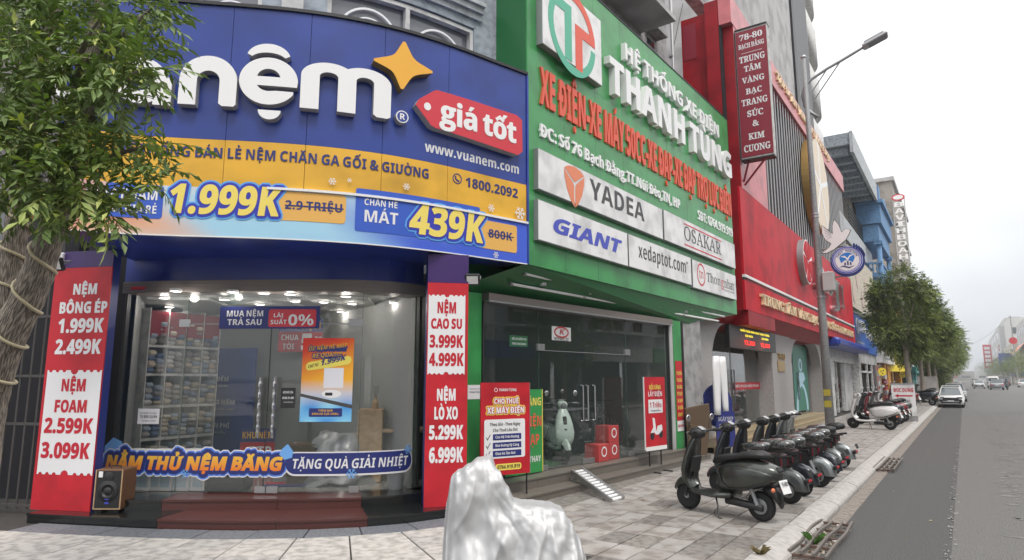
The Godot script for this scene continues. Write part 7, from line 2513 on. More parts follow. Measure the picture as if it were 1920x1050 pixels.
	var lm := MB.new()
	lm.used_color = true
	lm.col = Color(.48, .53, .16)
	lm.tri(Vector3.ZERO, Vector3(.015, .004, .04), Vector3(0, -.002, .042))
	lm.tri(Vector3(0, -.002, .042), Vector3(.015, .004, .04), Vector3(0, -.012, .085))
	lm.tri(Vector3.ZERO, Vector3(0, -.002, .042), Vector3(-.015, .004, .04))
	lm.tri(Vector3(0, -.002, .042), Vector3(0, -.012, .085), Vector3(-.015, .004, .04))
	var lmesh := lm.mesh()
	var r := RandomNumberGenerator.new()
	r.seed = 99
	var toward := (Vector3(0, 1.7, 0) - o).normalized()
	for i in 290:
		var c: Array = clumps[r.randi() % clumps.size()]
		var d := (Vector3(r.randfn(), r.randfn(), r.randfn()).normalized() + toward * .8).normalized()
		var l := put("leaf", lmesh, M.leaf, t)
		var out := (d + Vector3(r.randfn(), r.randfn() - .3, r.randfn()) * .5).normalized()
		l.transform = Transform3D(Basis.looking_at(-out, Vector3.UP).scaled(Vector3.ONE * (.8 + .4 * r.randf())), c[0] + d * c[1] * 1.05)
	var g := "trees along the left pavement"
	street_tree("first and nearest street tree on the left pavement, its dark trunk behind the white board", Vector3(45, 0, -2.7), 8.7, 1.75, 101, g)
	street_tree("second street tree on the left pavement, with a low bushy lower branch", Vector3(57.5, 0, -2.6), 8.6, 2.1, 102, g)
	street_tree("third street tree on the left pavement beyond the parked white car", Vector3(71, 0, -2.6), 9.2, 2.6, 103, g)
	street_tree("fourth street tree on the left pavement, tall and dense", Vector3(87, 0, -2.6), 9.8, 2.9, 104, g)
	street_tree("fifth street tree on the left pavement where the row thins", Vector3(104, 0, -2.7), 10.2, 3.6, 105, g)
	for k in 5:
		street_tree("far street tree near the end of the left pavement row", Vector3(124 + k * 22, 0, -2.6), 9.8 - k * .3, 3.5, 106 + k, "far trees at the end of the left row", .6)
	var sm := street_tree("small bright green young tree low between the street trunks", Vector3(92, 0, -2.2), 4.2, 1.6, 120)
	sm.name = numbered("young_tree")
	for k in 6:
		street_tree("street tree on the far side of the wide road", Vector3(200 + k * 34, 0, 14.6), 10.5, 5.0, 130 + k, "trees across the road", .5)
	for k in 4:
		street_tree("low tree in the row at the far end of the road", Vector3(430 + k * 45, 0, 15.0), 13.0, 8.0, 140 + k, "trees at the far end", .35)
	for k in 3:
		street_tree("leafy tree on the pavement opposite the shops", Vector3(-6 + k * 19, 0, 15.2), 8.5, 3.4, 150 + k, "trees opposite the shops", .7)

func section(x: float, y0: float, y1: float, w: float, n := 16, sq := 2.6) -> Array:
	var r := []
	for k in n:
		var a := TAU * k / n
		var c := cos(a)
		var s := sin(a)
		r.append(Vector3(x, (y0 + y1) / 2 + (y1 - y0) / 2 * signf(s) * pow(absf(s), 2.0 / sq), w * signf(c) * pow(absf(c), 2.0 / sq)))
	return r

func wheel(t: Node3D, c: Vector3, r: float, w: float, rim: Material, spokes := 10) -> void:
	var ax := Basis(Vector3.RIGHT, PI / 2)
	var ty := MB.new().smooth(true)
	var prof := []
	for i in 13:
		var a := -PI * .62 + PI * 1.24 * i / 12.0
		prof.append(Vector2(r - w * .5 + w * .5 * cos(a), w * .5 * sin(a)))
	prof.append(Vector2(r * .62, w * .3))
	prof.append(Vector2(r * .62, -w * .3))
	ty.lathe(prof, c, ax, 28)
	var o := put("wheel", ty.mesh(), M.rubber, t)
	var b := MB.new()
	b.lathe([Vector2(r * .52, -w * .3), Vector2(r * .63, -w * .36), Vector2(r * .63, w * .36), Vector2(r * .52, w * .3), Vector2(r * .52, -w * .3)], c, ax, 24)
	for i in spokes:
		var a := TAU * i / spokes
		b.box(c + Vector3(cos(a), sin(a), 0) * r * .36, Vector3(r * .4, r * .07, w * .4), Basis(Vector3.BACK, a + .25))
	b.lathe([Vector2(.001, -w * .5), Vector2(r * .2, -w * .5), Vector2(r * .22, w * .5), Vector2(.001, w * .5)], c, ax, 14)
	put("rim", b.mesh(), rim, o)

func make_scooter(label: String, body: Material, seat: Material, o := {}) -> Node3D:
	var t := thing(o.get("name", "electric_scooter"), label, "scooter")
	var low: bool = o.get("slim", false)
	wheel(t, Vector3(.54, .18, 0), .18, .095, M.steel_dull)
	wheel(t, Vector3(-.50, .18, 0), .18, .10, M.frame_dark, 5)
	var mg := MB.new().smooth(true)
	var rings := []
	for i in 11:
		var a := deg_to_rad(18.0 + 118.0 * i / 10.0)
		var ring := []
		var tap: float = 1.0 - .55 * pow(absf(i / 10.0 - .55) * 1.7, 3)
		for k in 9:
			var g := -PI / 2 + PI * k / 8.0
			var rad := .215 + .035 * cos(g) * tap - .015 * absf(sin(g)) - .05 * absf(sin(g)) * tap
			ring.append(Vector3(.54 + cos(a) * rad, .18 + sin(a) * rad, sin(g) * .075 * tap))
		rings.append(ring)
	mg.loft(rings, false, false)
	put("front_mudguard", mg.mesh(), body, t)
	put("front_fork", MB.new().tube([Vector3(.54, .18, -.065), Vector3(.50, .42, -.05), Vector3(.44, .55, -.02)], .018, 8).tube([Vector3(.54, .18, .065), Vector3(.50, .42, .05), Vector3(.44, .55, .02)], .018, 8).mesh(), M.frame_dark, t)
	var ls := MB.new().smooth(true)
	rings = []
	for q in [[.24, .40, .09, .02], [.30, .45, .13, .04], [.40, .505, .165, .06], [.52, .50, .18, .075], [.66, .465, .165, .08], [.80, .425, .13, .075], [.90, .395, .085, .06], [.95, .375, .055, .045]]:
		var ring := []
		for k in 9:
			var g := -PI / 2 + PI * k / 8.0
			ring.append(Vector3(q[1] + q[3] * cos(g), q[0] + .02 * cos(g), q[2] * sin(g)))
		for k in 7:
			var g := PI / 2 - PI * (k + .5) / 7.0
			ring.append(Vector3(q[1] - .035 + q[3] * .35 * cos(g), q[0], q[2] * .92 * sin(g)))
		ring.reverse()
		rings.append(ring)
	ls.loft(rings)
	put("leg_shield", ls.mesh(), body, t)
	put("shield_vent", MB.new().bevel(Vector3(.522, .73, 0), Vector3(.03, .15, .075), .012, Basis(Vector3.BACK, .27)).mesh(), M.black_plastic, t)
	put("front_badge", MB.new().bevel(Vector3(.567, .58, 0), Vector3(.012, .03, .05), .004, Basis(Vector3.BACK, .1)).mesh(), M.chrome, t)
	put("inner_pocket", MB.new().bevel(Vector3(.405, .60, 0), Vector3(.03, .22, .2), .012, Basis(Vector3.BACK, .22)).mesh(), M.black_plastic, t)
	var fb := MB.new().smooth(true)
	fb.loft([section(.44, .24, .31, .12), section(.34, .22, .285, .16), section(.1, .21, .28, .17), section(-.16, .22, .34, .16)])
	put("floorboard", fb.mesh(), body, t)
	for k in 4:
		put("foot_rib", MB.new().box(Vector3(.12, .284, -.09 + k * .06), Vector3(.36, .006, .025)).mesh(), M.black_plastic, t)
	put("head_cowl", MB.new().smooth(true).loft([section(.25, .985, 1.02, .03), section(.29, .94, 1.06, .075), section(.36, .92, 1.075, .095), section(.42, .93, 1.06, .085), section(.455, .95, 1.03, .06)]).mesh(), o.get("head", M.frame_dark), t)
	put("headlamp", MB.new().smooth(true).ellipsoid(Vector3(.44, .985, 0), Vector3(.04, .055, .065)).mesh(), M.window_pale, t)
	put("display", MB.new().bevel(Vector3(.29, 1.065, 0), Vector3(.09, .012, .09), .005, Basis(Vector3.BACK, .5)).mesh(), M.steel, t)
	for s in [-1, 1]:
		put("handlebar", MB.new().tube([Vector3(.34, 1.0, s * .07), Vector3(.30, 1.03, s * .18), Vector3(.27, 1.035, s * .24)], .015, 8).mesh(), M.black_plastic, t)
		put("grip", MB.new().tube([Vector3(.272, 1.035, s * .235), Vector3(.23, 1.035, s * .34)], .021, 10).mesh(), M.rubber, t)
		put("brake_lever", MB.new().tube([Vector3(.33, 1.03, s * .2), Vector3(.32, 1.025, s * .3), Vector3(.28, 1.02, s * .36)], .006, 5).mesh(), M.steel, t)
		if o.get("mirrors", false):
			var m := put("mirror", MB.new().smooth(true).ellipsoid(Vector3(.31, 1.2, s * .27), Vector3(.012, .05, .045)).mesh(), M.chrome, t)
			put("mirror_stem", MB.new().tube([Vector3(.31, 1.03, s * .19), Vector3(.33, 1.1, s * .22), Vector3(.315, 1.18, s * .26)], .006, 5).mesh(), M.black_plastic, m)
	if not low:
		put("tail_body", MB.new().smooth(true).loft([section(.04, .30, .60, .10), section(-.02, .29, .66, .135), section(-.14, .30, .70, .17), section(-.32, .33, .73, .19), section(-.50, .38, .73, .185), section(-.64, .43, .70, .155), section(-.74, .48, .66, .11), section(-.79, .52, .60, .05)]).mesh(), body, t)
		for s in [-1, 1]:
			put("side_panel", MB.new().smooth(true).loft([section(-.02, .43, .58, .01).map(func(p): return p + Vector3(0, 0, s * .13)), section(-.16, .37, .63, .035).map(func(p): return p + Vector3(0, 0, s * .152)), section(-.38, .38, .65, .04).map(func(p): return p + Vector3(0, 0, s * .172)), section(-.58, .44, .62, .03).map(func(p): return p + Vector3(0, 0, s * .155)), section(-.72, .51, .57, .008).map(func(p): return p + Vector3(0, 0, s * .12))]).mesh(), body, t)
			put("panel_trim", MB.new().tube([Vector3(.0, .58, s * .142), Vector3(-.06, .44, s * .155), Vector3(-.16, .37, s * .178), Vector3(-.38, .375, s * .205), Vector3(-.6, .45, s * .178), Vector3(-.74, .53, s * .125)], .007, 5).mesh(), M.black_plastic, t)
			put("indicator", MB.new().smooth(true).ellipsoid(Vector3(-.72, .40, s * .11), Vector3(.022, .028, .03)).mesh(), M.orange, t)
		put("rear_mudguard", MB.new().smooth(true).loft([section(-.56, .36, .44, .07), section(-.70, .27, .42, .075), section(-.76, .18, .36, .06)]).mesh(), M.black_plastic, t)
		put("seat", MB.new().smooth(true).loft([section(.12, .63, .68, .05), section(.07, .62, .735, .10), section(-.06, .66, .765, .135), section(-.22, .70, .785, .15), section(-.38, .73, .83, .155), section(-.52, .73, .845, .14), section(-.60, .74, .82, .10), section(-.63, .76, .79, .04)]).mesh(), seat, t)
		put("tail_lamp", MB.new().bevel(Vector3(-.755, .63, 0), Vector3(.05, .07, .12), .012, Basis(Vector3.BACK, -.5)).mesh(), M.black_plastic, t)
	else:
		put("battery_box", MB.new().bevel(Vector3(-.22, .50, 0), Vector3(.46, .34, .2), .03).mesh(), M.black_plastic, t)
		put("frame_tube", MB.new().tube([Vector3(-.1, .3, -.1), Vector3(-.3, .62, -.1), Vector3(-.62, .66, -.1)], .02, 6).tube([Vector3(-.1, .3, .1), Vector3(-.3, .62, .1), Vector3(-.62, .66, .1)], .02, 6).mesh(), M.frame_dark, t)
		var rm := MB.new().smooth(true)
		rings = []
		for i in 13:
			var a := deg_to_rad(-8.0 + 190.0 * i / 12.0)
			var ring := []
			for k in 9:
				var g := -PI / 2 + PI * k / 8.0
				var rad := .25 + .03 * cos(g) - .13 * pow(absf(sin(g)), 6)
				ring.append(Vector3(-.50 + cos(a) * rad, .20 + sin(a) * rad, sin(g) * .085))
			rings.append(ring)
		rm.loft(rings, false, false)
		put("rear_mudguard", rm.mesh(), body, t)
		put("tail_lamp", MB.new().bevel(Vector3(-.775, .33, 0), Vector3(.06, .07, .13), .015).mesh(), M.frame_dark, t)
		put("lamp_lens", MB.new().box(Vector3(-.807, .345, 0), Vector3(.006, .03, .1)).mesh(), M.red_tag, t)
		put("seat", MB.new().smooth(true).loft([section(.10, .70, .76, .05), section(.04, .69, .80, .11), section(-.10, .70, .815, .14), section(-.22, .70, .82, .13), section(-.27, .72, .79, .06)]).mesh(), seat, t)
		put("pillion_seat", MB.new().smooth(true).loft([section(-.30, .74, .82, .06), section(-.36, .72, .86, .12), section(-.5, .73, .875, .13), section(-.6, .75, .86, .09), section(-.63, .78, .83, .03)]).mesh(), seat, t)
		put("red_trim_box", MB.new().bevel(Vector3(-.42, .58, 0), Vector3(.1, .18, .24), .02).mesh(), M.black_plastic, t)
		put("red_trim", MB.new().tube([Vector3(-.475, .5, -.11), Vector3(-.475, .65, -.11), Vector3(-.475, .65, .11), Vector3(-.475, .5, .11)], .008, 5).mesh(), M.red_sign, t)
	put("swing_arm", MB.new().smooth(true).loft([section(-.08, .16, .25, .06).map(func(p): return p + Vector3(0, 0, -.07)), section(-.3, .15, .24, .05).map(func(p): return p + Vector3(0, 0, -.085)), section(-.56, .13, .21, .025).map(func(p): return p + Vector3(0, 0, -.085))]).mesh(), M.frame_dark, t)
	put("motor_hub", MB.new().lathe([Vector2(.001, -.06), Vector2(.09, -.055), Vector2(.105, -.03), Vector2(.105, .03), Vector2(.001, .05)], Vector3(-.50, .18, 0), Basis(Vector3.RIGHT, PI / 2), 20).mesh(), M.steel_dull, t)
	put("shock_absorber", MB.new().cyl(Vector3(-.42, .42, -.10), Vector3(-.50, .2, -.1), .024, -1, 8).mesh(), M.steel_dull, t)
	put("kick_stand", MB.new().tube([Vector3(.06, .22, -.10), Vector3(.0, .12, -.16), Vector3(-.04, .0, -.22), Vector3(-.09, .0, -.23)], .011, 6).tube([Vector3(.0, .12, -.16), Vector3(.04, .06, -.19), Vector3(.02, .02, -.2)], .005, 5).mesh(), M.black_plastic, t)
	var np := put("number_plate", MB.new().bevel(Vector3(-.815, .44, 0), Vector3(.008, .16, .19) if not low else Vector3(.008, .09, .12), .003, Basis(Vector3.BACK, -.35)).mesh(), M.white_letter if not low else M.frame_dark, t)
	if not low:
		var pf := flat(0, 0, 0, 1)
		for k in 2:
			var b := MB.new()
			for g in lay(["15-MĐ1", "287.64"][k], .05, .15, {"font": "bold"})[0]:
				raise(b, pf, g.outers, g.holes, -.075, 0, 0, .003)
			var m := put("plate_figures", b.mesh(), M.ink, np)
			m.transform = Transform3D(Basis(Vector3.BACK, -.35), Vector3(-.822, .45 - k * .07, 0))
	return t

func repaint(t: Node3D, parts: Dictionary) -> void:
	for c in t.get_children():
		for k in parts:
			if String(c.name).begins_with(k):
				c.material_override = parts[k]

func scooters() -> void:
	var olive := mat(lin(.050, .055, .050), .32, .6, {"coat": .8})
	var navy := mat(lin(.030, .036, .046), .34, .5, {"coat": .8})
	var grey := mat(lin(.085, .092, .092), .34, .6, {"coat": .7})
	var silver := mat(lin(.26, .28, .28), .3, .7, {"coat": .6})
	var white := mat(lin(.66, .66, .66), .25, 0, {"coat": .8})
	var film := mat(lin(.09, .092, .098), .22, 0, {"tex": ntex("film", .05, [[0.0, .35], [.55, .6], [.7, 1.0], [.78, 5.0], [1.0, 7.0]], 256, FastNoiseLite.TYPE_SIMPLEX, 3, 61), "scale": 2.6, "coat": 1.0})
	var g := "scooters parked in a row across the pavement"
	var a := make_scooter("nearest scooter of the row, olive grey with a black seat and white number plate", olive, M.seat, {"mirrors": true})
	a.set_meta("group", g)
	var gp := Vector3(8.513, 0.000, -2.162) + Vector3(.13, 0, -.485)
	a.position = gp
	a.rotation.y = deg_to_rad(75)
	var b := make_scooter("second scooter from the front, slate grey with a clear-wrapped seat and black box", navy, film, {"name": "slim_scooter", "slim": true, "head": M.black_plastic})
	b.set_meta("group", g)
	var row := [[Vector3(9.897, 0.000, -2.143), navy, grey], [Vector3(10.684, 0.000, -2.105), navy, navy], [Vector3(11.648, 0.000, -2.063), grey, silver], [Vector3(12.522, 0.000, -2.068), navy, navy], [Vector3(13.270, 0.000, -2.088), silver, silver], [Vector3(14.374, 0.000, -2.120), silver, silver]]
	var lab := ["", "third scooter from the front, dark navy with a dark rear mudguard", "fourth scooter from the front, with a brushed silver rear mudguard", "fifth scooter from the front, dark navy behind the silver one", "sixth scooter from the front, pale silver with a bare black seat", "last and farthest scooter of the row, silver with white head and dark mirrors"]
	for i in 6:
		var p: Vector3 = row[i][0] + Vector3(.13, 0, -.485)
		var s: Node3D = b if i == 0 else dup(b, p, 0, lab[i], g)
		s.position = p
		s.rotation = Vector3([.05, .09, .03, .08, .02, .06][i] * -1.0, deg_to_rad(75 + [3, -4, 5, -2, -6, 4][i]), 0)
		repaint(s, {"leg_shield": row[i][1], "floorboard": row[i][1], "front_mudguard": row[i][1], "rear_mudguard": row[i][2]})
		if i >= 4:
			repaint(s, {"pillion_seat": M.seat, "head_cowl": white if i == 5 else M.frame_dark})
	var mint := mat(lin(.50, .62, .56), .3, 0, {"coat": .6})
	var m := dup(a, Vector3(10.207, 0.262, -5.859) + Vector3(.25, 0, -.35), deg_to_rad(228), "pale mint scooter standing behind the bicycle shop glass")
	repaint(m, {"front_mudguard": mint, "leg_shield": mint, "floorboard": mint, "tail_body": mint, "side_panel": mint, "head_cowl": mint})
	m = dup(a, Vector3(10.166, 0.262, -6.182) + Vector3(.1, 0, -.75), deg_to_rad(236), "dark scooter half hidden behind the pale mint one in the bicycle shop")
	for q in [[Vector3(9.5, .262, -7.3), 232, navy, "dark scooter in the back row at the left of the bicycle shop"], [Vector3(10.6, .262, -7.7), 240, white, "white scooter in the back row behind the bicycle shop counter"], [Vector3(12.0, .262, -7.4), 236, grey, "grey scooter in the back row at the right of the bicycle shop"]]:
		m = dup(a, q[0], deg_to_rad(q[1]), q[3])
		repaint(m, {"front_mudguard": q[2], "leg_shield": q[2], "floorboard": q[2], "tail_body": q[2], "side_panel": q[2]})
	bicycle(Vector3(12.3, .262, -6.5), -.5, "second bicycle, parked deeper in the bicycle shop")
	bicycle(Vector3(12.077, 0.262, -5.461) + Vector3(.2, 0, -.8), .3, "dark electric bicycle leaning at the right behind the bicycle shop glass")
	g = "motorcycles parked in a bunch beyond the lamp post"
	var rider := make_scooter("white motorcycle nearest in the bunch beyond the lamp post, black seat", white, M.seat, {"name": "motorcycle", "mirrors": true})
	rider.set_meta("group", g)
	rider.set_meta("category", "motorcycle")
	var reds := mat(lin(.20, .02, .03), .3, 0, {"coat": .6})
	var spots := [[Vector3(26.163, 0.000, -2.259), white], [Vector3(28.667, 0.000, -2.323), navy], [Vector3(29.789, 0.000, -2.265), reds], [Vector3(31.385, 0.000, -2.229), grey]]
	lab = ["", "dark motorcycle second in the bunch beyond the lamp post", "dark red motorcycle third in the bunch beyond the lamp post", "grey motorcycle last in the bunch, beside the white board"]
	for i in 4:
		var p: Vector3 = spots[i][0] + Vector3(.1, 0, -.52)
		var s: Node3D = rider if i == 0 else dup(rider, p, 0, lab[i], g)
		s.position = p
		s.rotation.y = deg_to_rad(80 + i * 3)
		s.scale = Vector3.ONE * 1.14
		repaint(s, {"leg_shield": spots[i][1], "floorboard": spots[i][1], "front_mudguard": spots[i][1], "tail_body": spots[i][1], "side_panel": spots[i][1], "head_cowl": spots[i][1]})
	var more := [[Vector3(44.5, 0, -3.6), white, "white motorcycle parked behind the white board by the tree"], [Vector3(52, 0, -2.5), navy, "dark motorcycle parked beyond the first tree by the kerb"], [Vector3(60, 0, -2.6), grey, "grey motorcycle parked by the kerb level with the white car"], [Vector3(48.5, 0, -3.4), reds, "dark red motorcycle among those by the orange doors"]]
	for q in more:
		var s := dup(rider, q[0], deg_to_rad(75), q[2], "motorcycles parked near the street trees")
		s.scale = Vector3.ONE * 1.3
		repaint(s, {"leg_shield": q[1], "floorboard": q[1], "front_mudguard": q[1], "tail_body": q[1], "side_panel": q[1], "head_cowl": q[1]})
	var ride := [[Vector3(150, -.12, 6.3), "motorcycle ridden along the right of the road, nearest of the far traffic"], [Vector3(190, -.12, 1.6), "motorcycle ridden down the left lane in the far traffic"], [Vector3(205, -.12, 2.3), "motorcycle behind another in the left lane of the far traffic"], [Vector3(230, -.12, 3.0), "small distant motorcycle in the middle of the road"]]
	for k in 4:
		var s := dup(rider, ride[k][0], PI, ride[k][1], "motorcycles on the road")
		s.scale = Vector3.ONE * 1.35
		repaint(s, {"leg_shield": navy, "floorboard": navy, "front_mudguard": navy, "tail_body": reds if k == 1 else navy, "side_panel": navy, "head_cowl": navy})
		person(ride[k][0] + Vector3(.15, 0, 0), ["person in a dark shirt and helmet riding the nearest far motorcycle", "person in a pale shirt riding in the left lane of the far traffic", "person riding behind another in the left lane of the far traffic", "tiny person riding a motorcycle in the middle of the road"][k], [navy, M.white_wall, M.plaster_blue, reds][k])

func person(at: Vector3, label: String, shirt: Material) -> void:
	var t := thing("person", label, "person", at, PI, "people riding on the road")
	var b := MB.new().smooth(true)
	var rings := []
	for q in [[1.02, .02, .17, .15], [1.12, .0, .19, .16], [1.35, .03, .20, .14], [1.55, .06, .22, .13], [1.62, .07, .10, .08], [1.68, .08, .09, .09], [1.74, .09, .14, .15], [1.86, .09, .15, .17], [1.97, .08, .10, .11], [2.0, .08, .02, .02]]:
		var r := []
		for k in 12:
			var a := -TAU * k / 12
			r.append(Vector3(q[1] + cos(a) * q[3], q[0], sin(a) * q[2]))
		rings.append(r)
	b.loft(rings)
	for s in [-1, 1]:
		b.tube([Vector3(.02, 1.1, s * .12), Vector3(.4, 1.05, s * .16), Vector3(.38, .45, s * .17), Vector3(.5, .42, s * .17)], [.10, .085, .06, .05], 8)
		b.tube([Vector3(.06, 1.52, s * .22), Vector3(.2, 1.25, s * .28), Vector3(.42, 1.36, s * .28)], [.065, .05, .045], 8)
	put("body", b.mesh(), shirt, t)
	put("helmet", MB.new().smooth(true).ellipsoid(Vector3(.08, 1.88, 0), Vector3(.19, .16, .17)).mesh(), M.black_plastic, t)

func bicycle(at: Vector3, turn: float, label: String) -> void:
	var t := thing("bicycle", label, "bicycle", at, turn)
	for x in [-.52, .52]:
		var b := MB.new().smooth(true)
		var p := []
		for i in 29:
			p.append(Vector3(x + .33 * cos(TAU * i / 28), .34 + .33 * sin(TAU * i / 28), 0))
		b.tube(p, .02, 6, false)
		var w := put("wheel", b.mesh(), M.rubber, t)
		var sp := MB.new()
		for i in 9:
			var a := PI * i / 9
			sp.tube([Vector3(x + .32 * cos(a), .34 + .32 * sin(a), 0), Vector3(x - .32 * cos(a), .34 - .32 * sin(a), 0)], .002, 3)
		put("spokes", sp.mesh(), M.steel, w)
	put("frame", MB.new().tube([Vector3(-.52, .34, 0), Vector3(-.05, .32, 0), Vector3(.36, .82, 0), Vector3(-.16, .80, 0), Vector3(-.05, .32, 0)], .025, 6).tube([Vector3(-.52, .34, 0), Vector3(-.16, .8, 0)], .016, 6).tube([Vector3(.52, .34, 0), Vector3(.36, .82, 0), Vector3(.33, .98, 0)], .02, 6).mesh(), M.frame_dark, t)
	put("saddle", MB.new().smooth(true).ellipsoid(Vector3(-.2, .92, 0), Vector3(.13, .035, .07)).mesh(), M.black_plastic, t)
	put("seat_post", MB.new().cyl(Vector3(-.16, .8, 0), Vector3(-.2, .92, 0), .014, -1, 6).mesh(), M.steel, t)
	put("handlebar", MB.new().tube([Vector3(.26, 1.02, -.3), Vector3(.33, 1.0, 0), Vector3(.26, 1.02, .3)], .014, 6).mesh(), M.black_plastic, t)

func make_car(label: String, paint: Material, tall := 1.0) -> Node3D:
	var t := thing("parked_car", label, "car")
	var cs := func(x: float, y0: float, y1: float, w0: float, w1: float) -> Array:
		return [Vector3(x, y0, -w0), Vector3(x, lerpf(y0, y1, .45), -w0 - .03), Vector3(x, y1 - .06, -w1), Vector3(x, y1, -w1 + .1), Vector3(x, y1 + .02, 0), Vector3(x, y1, w1 - .1), Vector3(x, y1 - .06, w1), Vector3(x, lerpf(y0, y1, .45), w0 + .03), Vector3(x, y0, w0)]
	var body := []
	for q in [[-2.2, .38, .95, .78, .78], [-2.1, .28, 1.05, .86, .85], [-1.2, .25, 1.08, .89, .86], [.4, .25, 1.06, .89, .86], [1.1, .25, 1.04, .89, .86], [1.8, .25, .98, .88, .84], [2.12, .28, .90, .84, .80], [2.24, .34, .78, .72, .70]]:
		body.append(cs.call(q[0], q[1], q[2] * (1 if q[2] < .8 else tall), q[3], q[4]))
	var b := MB.new().smooth(true)
	b.loft(body)
	put("body", b.mesh(), paint, t)
	var roof := 1.66 * tall
	var sh := 1.05 * tall
	put("cabin_glass", MB.new().loft([[Vector3(1.12, sh, -.78), Vector3(1.12, sh, .78), Vector3(-2.05, sh, .78), Vector3(-2.05, sh, -.78)], [Vector3(.30, roof - .05, -.60), Vector3(.30, roof - .05, .60), Vector3(-1.75, roof - .05, .62), Vector3(-1.75, roof - .05, -.62)]]).mesh(), mat(lin(.07, .09, .10), .05, 0, {"spec": .7}), t)
	put("roof", MB.new().bevel(Vector3(-.72, roof - .03, 0), Vector3(2.1, .07, 1.26), .03).mesh(), paint, t)
	for s in [-1, 1]:
		put("pillar", MB.new().tube([Vector3(1.13, sh - .02, s * .78), Vector3(.31, roof - .04, s * .61)], .035, 6).tube([Vector3(-2.06, sh, s * .79), Vector3(-1.76, roof - .05, s * .63)], .05, 6).tube([Vector3(-.5, sh, s * .79), Vector3(-.55, roof - .05, s * .63)], .03, 5).mesh(), paint, t)
		put("headlight", MB.new().bevel(Vector3(2.19, .84 * tall, s * .62), Vector3(.2, .09, .36), .02, Basis(Vector3.UP, s * .35)).mesh(), M.window_pale, t)
		put("fog_lamp_recess", MB.new().bevel(Vector3(2.25, .58, s * .66), Vector3(.12, .16, .22), .03).mesh(), M.black_plastic, t)
		put("mirror", MB.new().bevel(Vector3(.85, 1.12 * tall, s * 1.0), Vector3(.12, .14, .2), .04).mesh(), paint, t)
		put("tail_light", MB.new().bevel(Vector3(-2.18, .85 * tall, s * .66), Vector3(.08, .14, .3), .02).mesh(), M.red_tag, t)
		for x in [-1.38, 1.40]:
			wheel(t, Vector3(x, .33, s * .80), .33, .2, M.steel, 5)
	put("grille", MB.new().bevel(Vector3(2.25, .70, 0), Vector3(.09, .26, 1.1), .03).mesh(), M.frame_dark, t)
	put("lower_grille", MB.new().bevel(Vector3(2.26, .42, 0), Vector3(.1, .14, 1.34), .03).mesh(), M.black_plastic, t)
	put("skid_strip", MB.new().bevel(Vector3(2.31, .36, 0), Vector3(.05, .03, 1.1), .01).mesh(), M.steel, t)
	put("number_plate", MB.new().box(Vector3(2.31, .56, 0), Vector3(.01, .11, .46)).mesh(), M.white_print, t)
	put("rear_plate", MB.new().box(Vector3(-2.21, .75, 0), Vector3(.01, .11, .46)).mesh(), M.white_print, t)
	return t

func vehicles() -> void:
	var white := mat(lin(.68, .68, .68), .2, 0, {"coat": 1.0})
	var grey := mat(lin(.30, .31, .33), .25, .5, {"coat": .8})
	var red := mat(lin(.11, .015, .02), .25, .2, {"coat": .8})
	var car := make_car("white parked sport utility car facing the camera at the kerb by the trees", white)
	car.position = Vector3(51.782, -0.120, -0.845) + Vector3(1.9, 0, 0)
	car.rotation.y = PI
	car.scale = Vector3.ONE * .80
	car.position.y = -.12
	var at := [[Vector3(57.5, -.12, -.85), PI, white, "white car parked behind the nearest white car at the kerb", .85], [Vector3(68, -.12, -.75), PI, grey, "grey car parked third along the left kerb", .9], [Vector3(165, -.12, 2.4), PI, white, "white car driving towards the camera in the left lane", 1.05], [Vector3(150, -.12, 4.8), 0.0, grey, "silver car driving away in the middle of the road", 1.15], [Vector3(235, -.12, 9.4), 0.0, red, "dark red car driving away on the right of the road", 1.4], [Vector3(260, -.12, 7.6), 0.0, white, "white car far off beside the dark red car", 1.3], [Vector3(290, -.12, 12.0), 0.0, grey, "grey car parked far along the right kerb", 1.3], [Vector3(200, -.12, 11.6), 0.0, white, "white car parked at the right kerb under the far trees", 1.2]]
	for q in at:
		var c := dup(car, q[0], q[1], q[3], "other cars on the road")
		c.scale = Vector3.ONE * q[4]
		repaint(c, {"body": q[2], "roof": q[2], "pillar": q[2], "mirror": q[2]})
	var v := thing("white_van", "white high-roofed van driving away in the middle of the far traffic", "van", Vector3(172, -.12, 4.9))
	put("van_body", MB.new().bevel(Vector3(0, 1.45, 0), Vector3(5.0, 2.1, 2.0), .2).mesh(), white, v)
	put("rear_window", MB.new().box(Vector3(-2.51, 1.85, 0), Vector3(.02, .6, 1.5)).mesh(), M.window_dark, v)
	put("bumper", MB.new().bevel(Vector3(-2.45, .5, 0), Vector3(.2, .25, 1.9), .05).mesh(), M.frame_dark, v)
	for s in [-.85, .85]:
		for x in [-1.6, 1.6]:
			wheel(v, Vector3(x, .36, s), .36, .2, M.steel, 5)

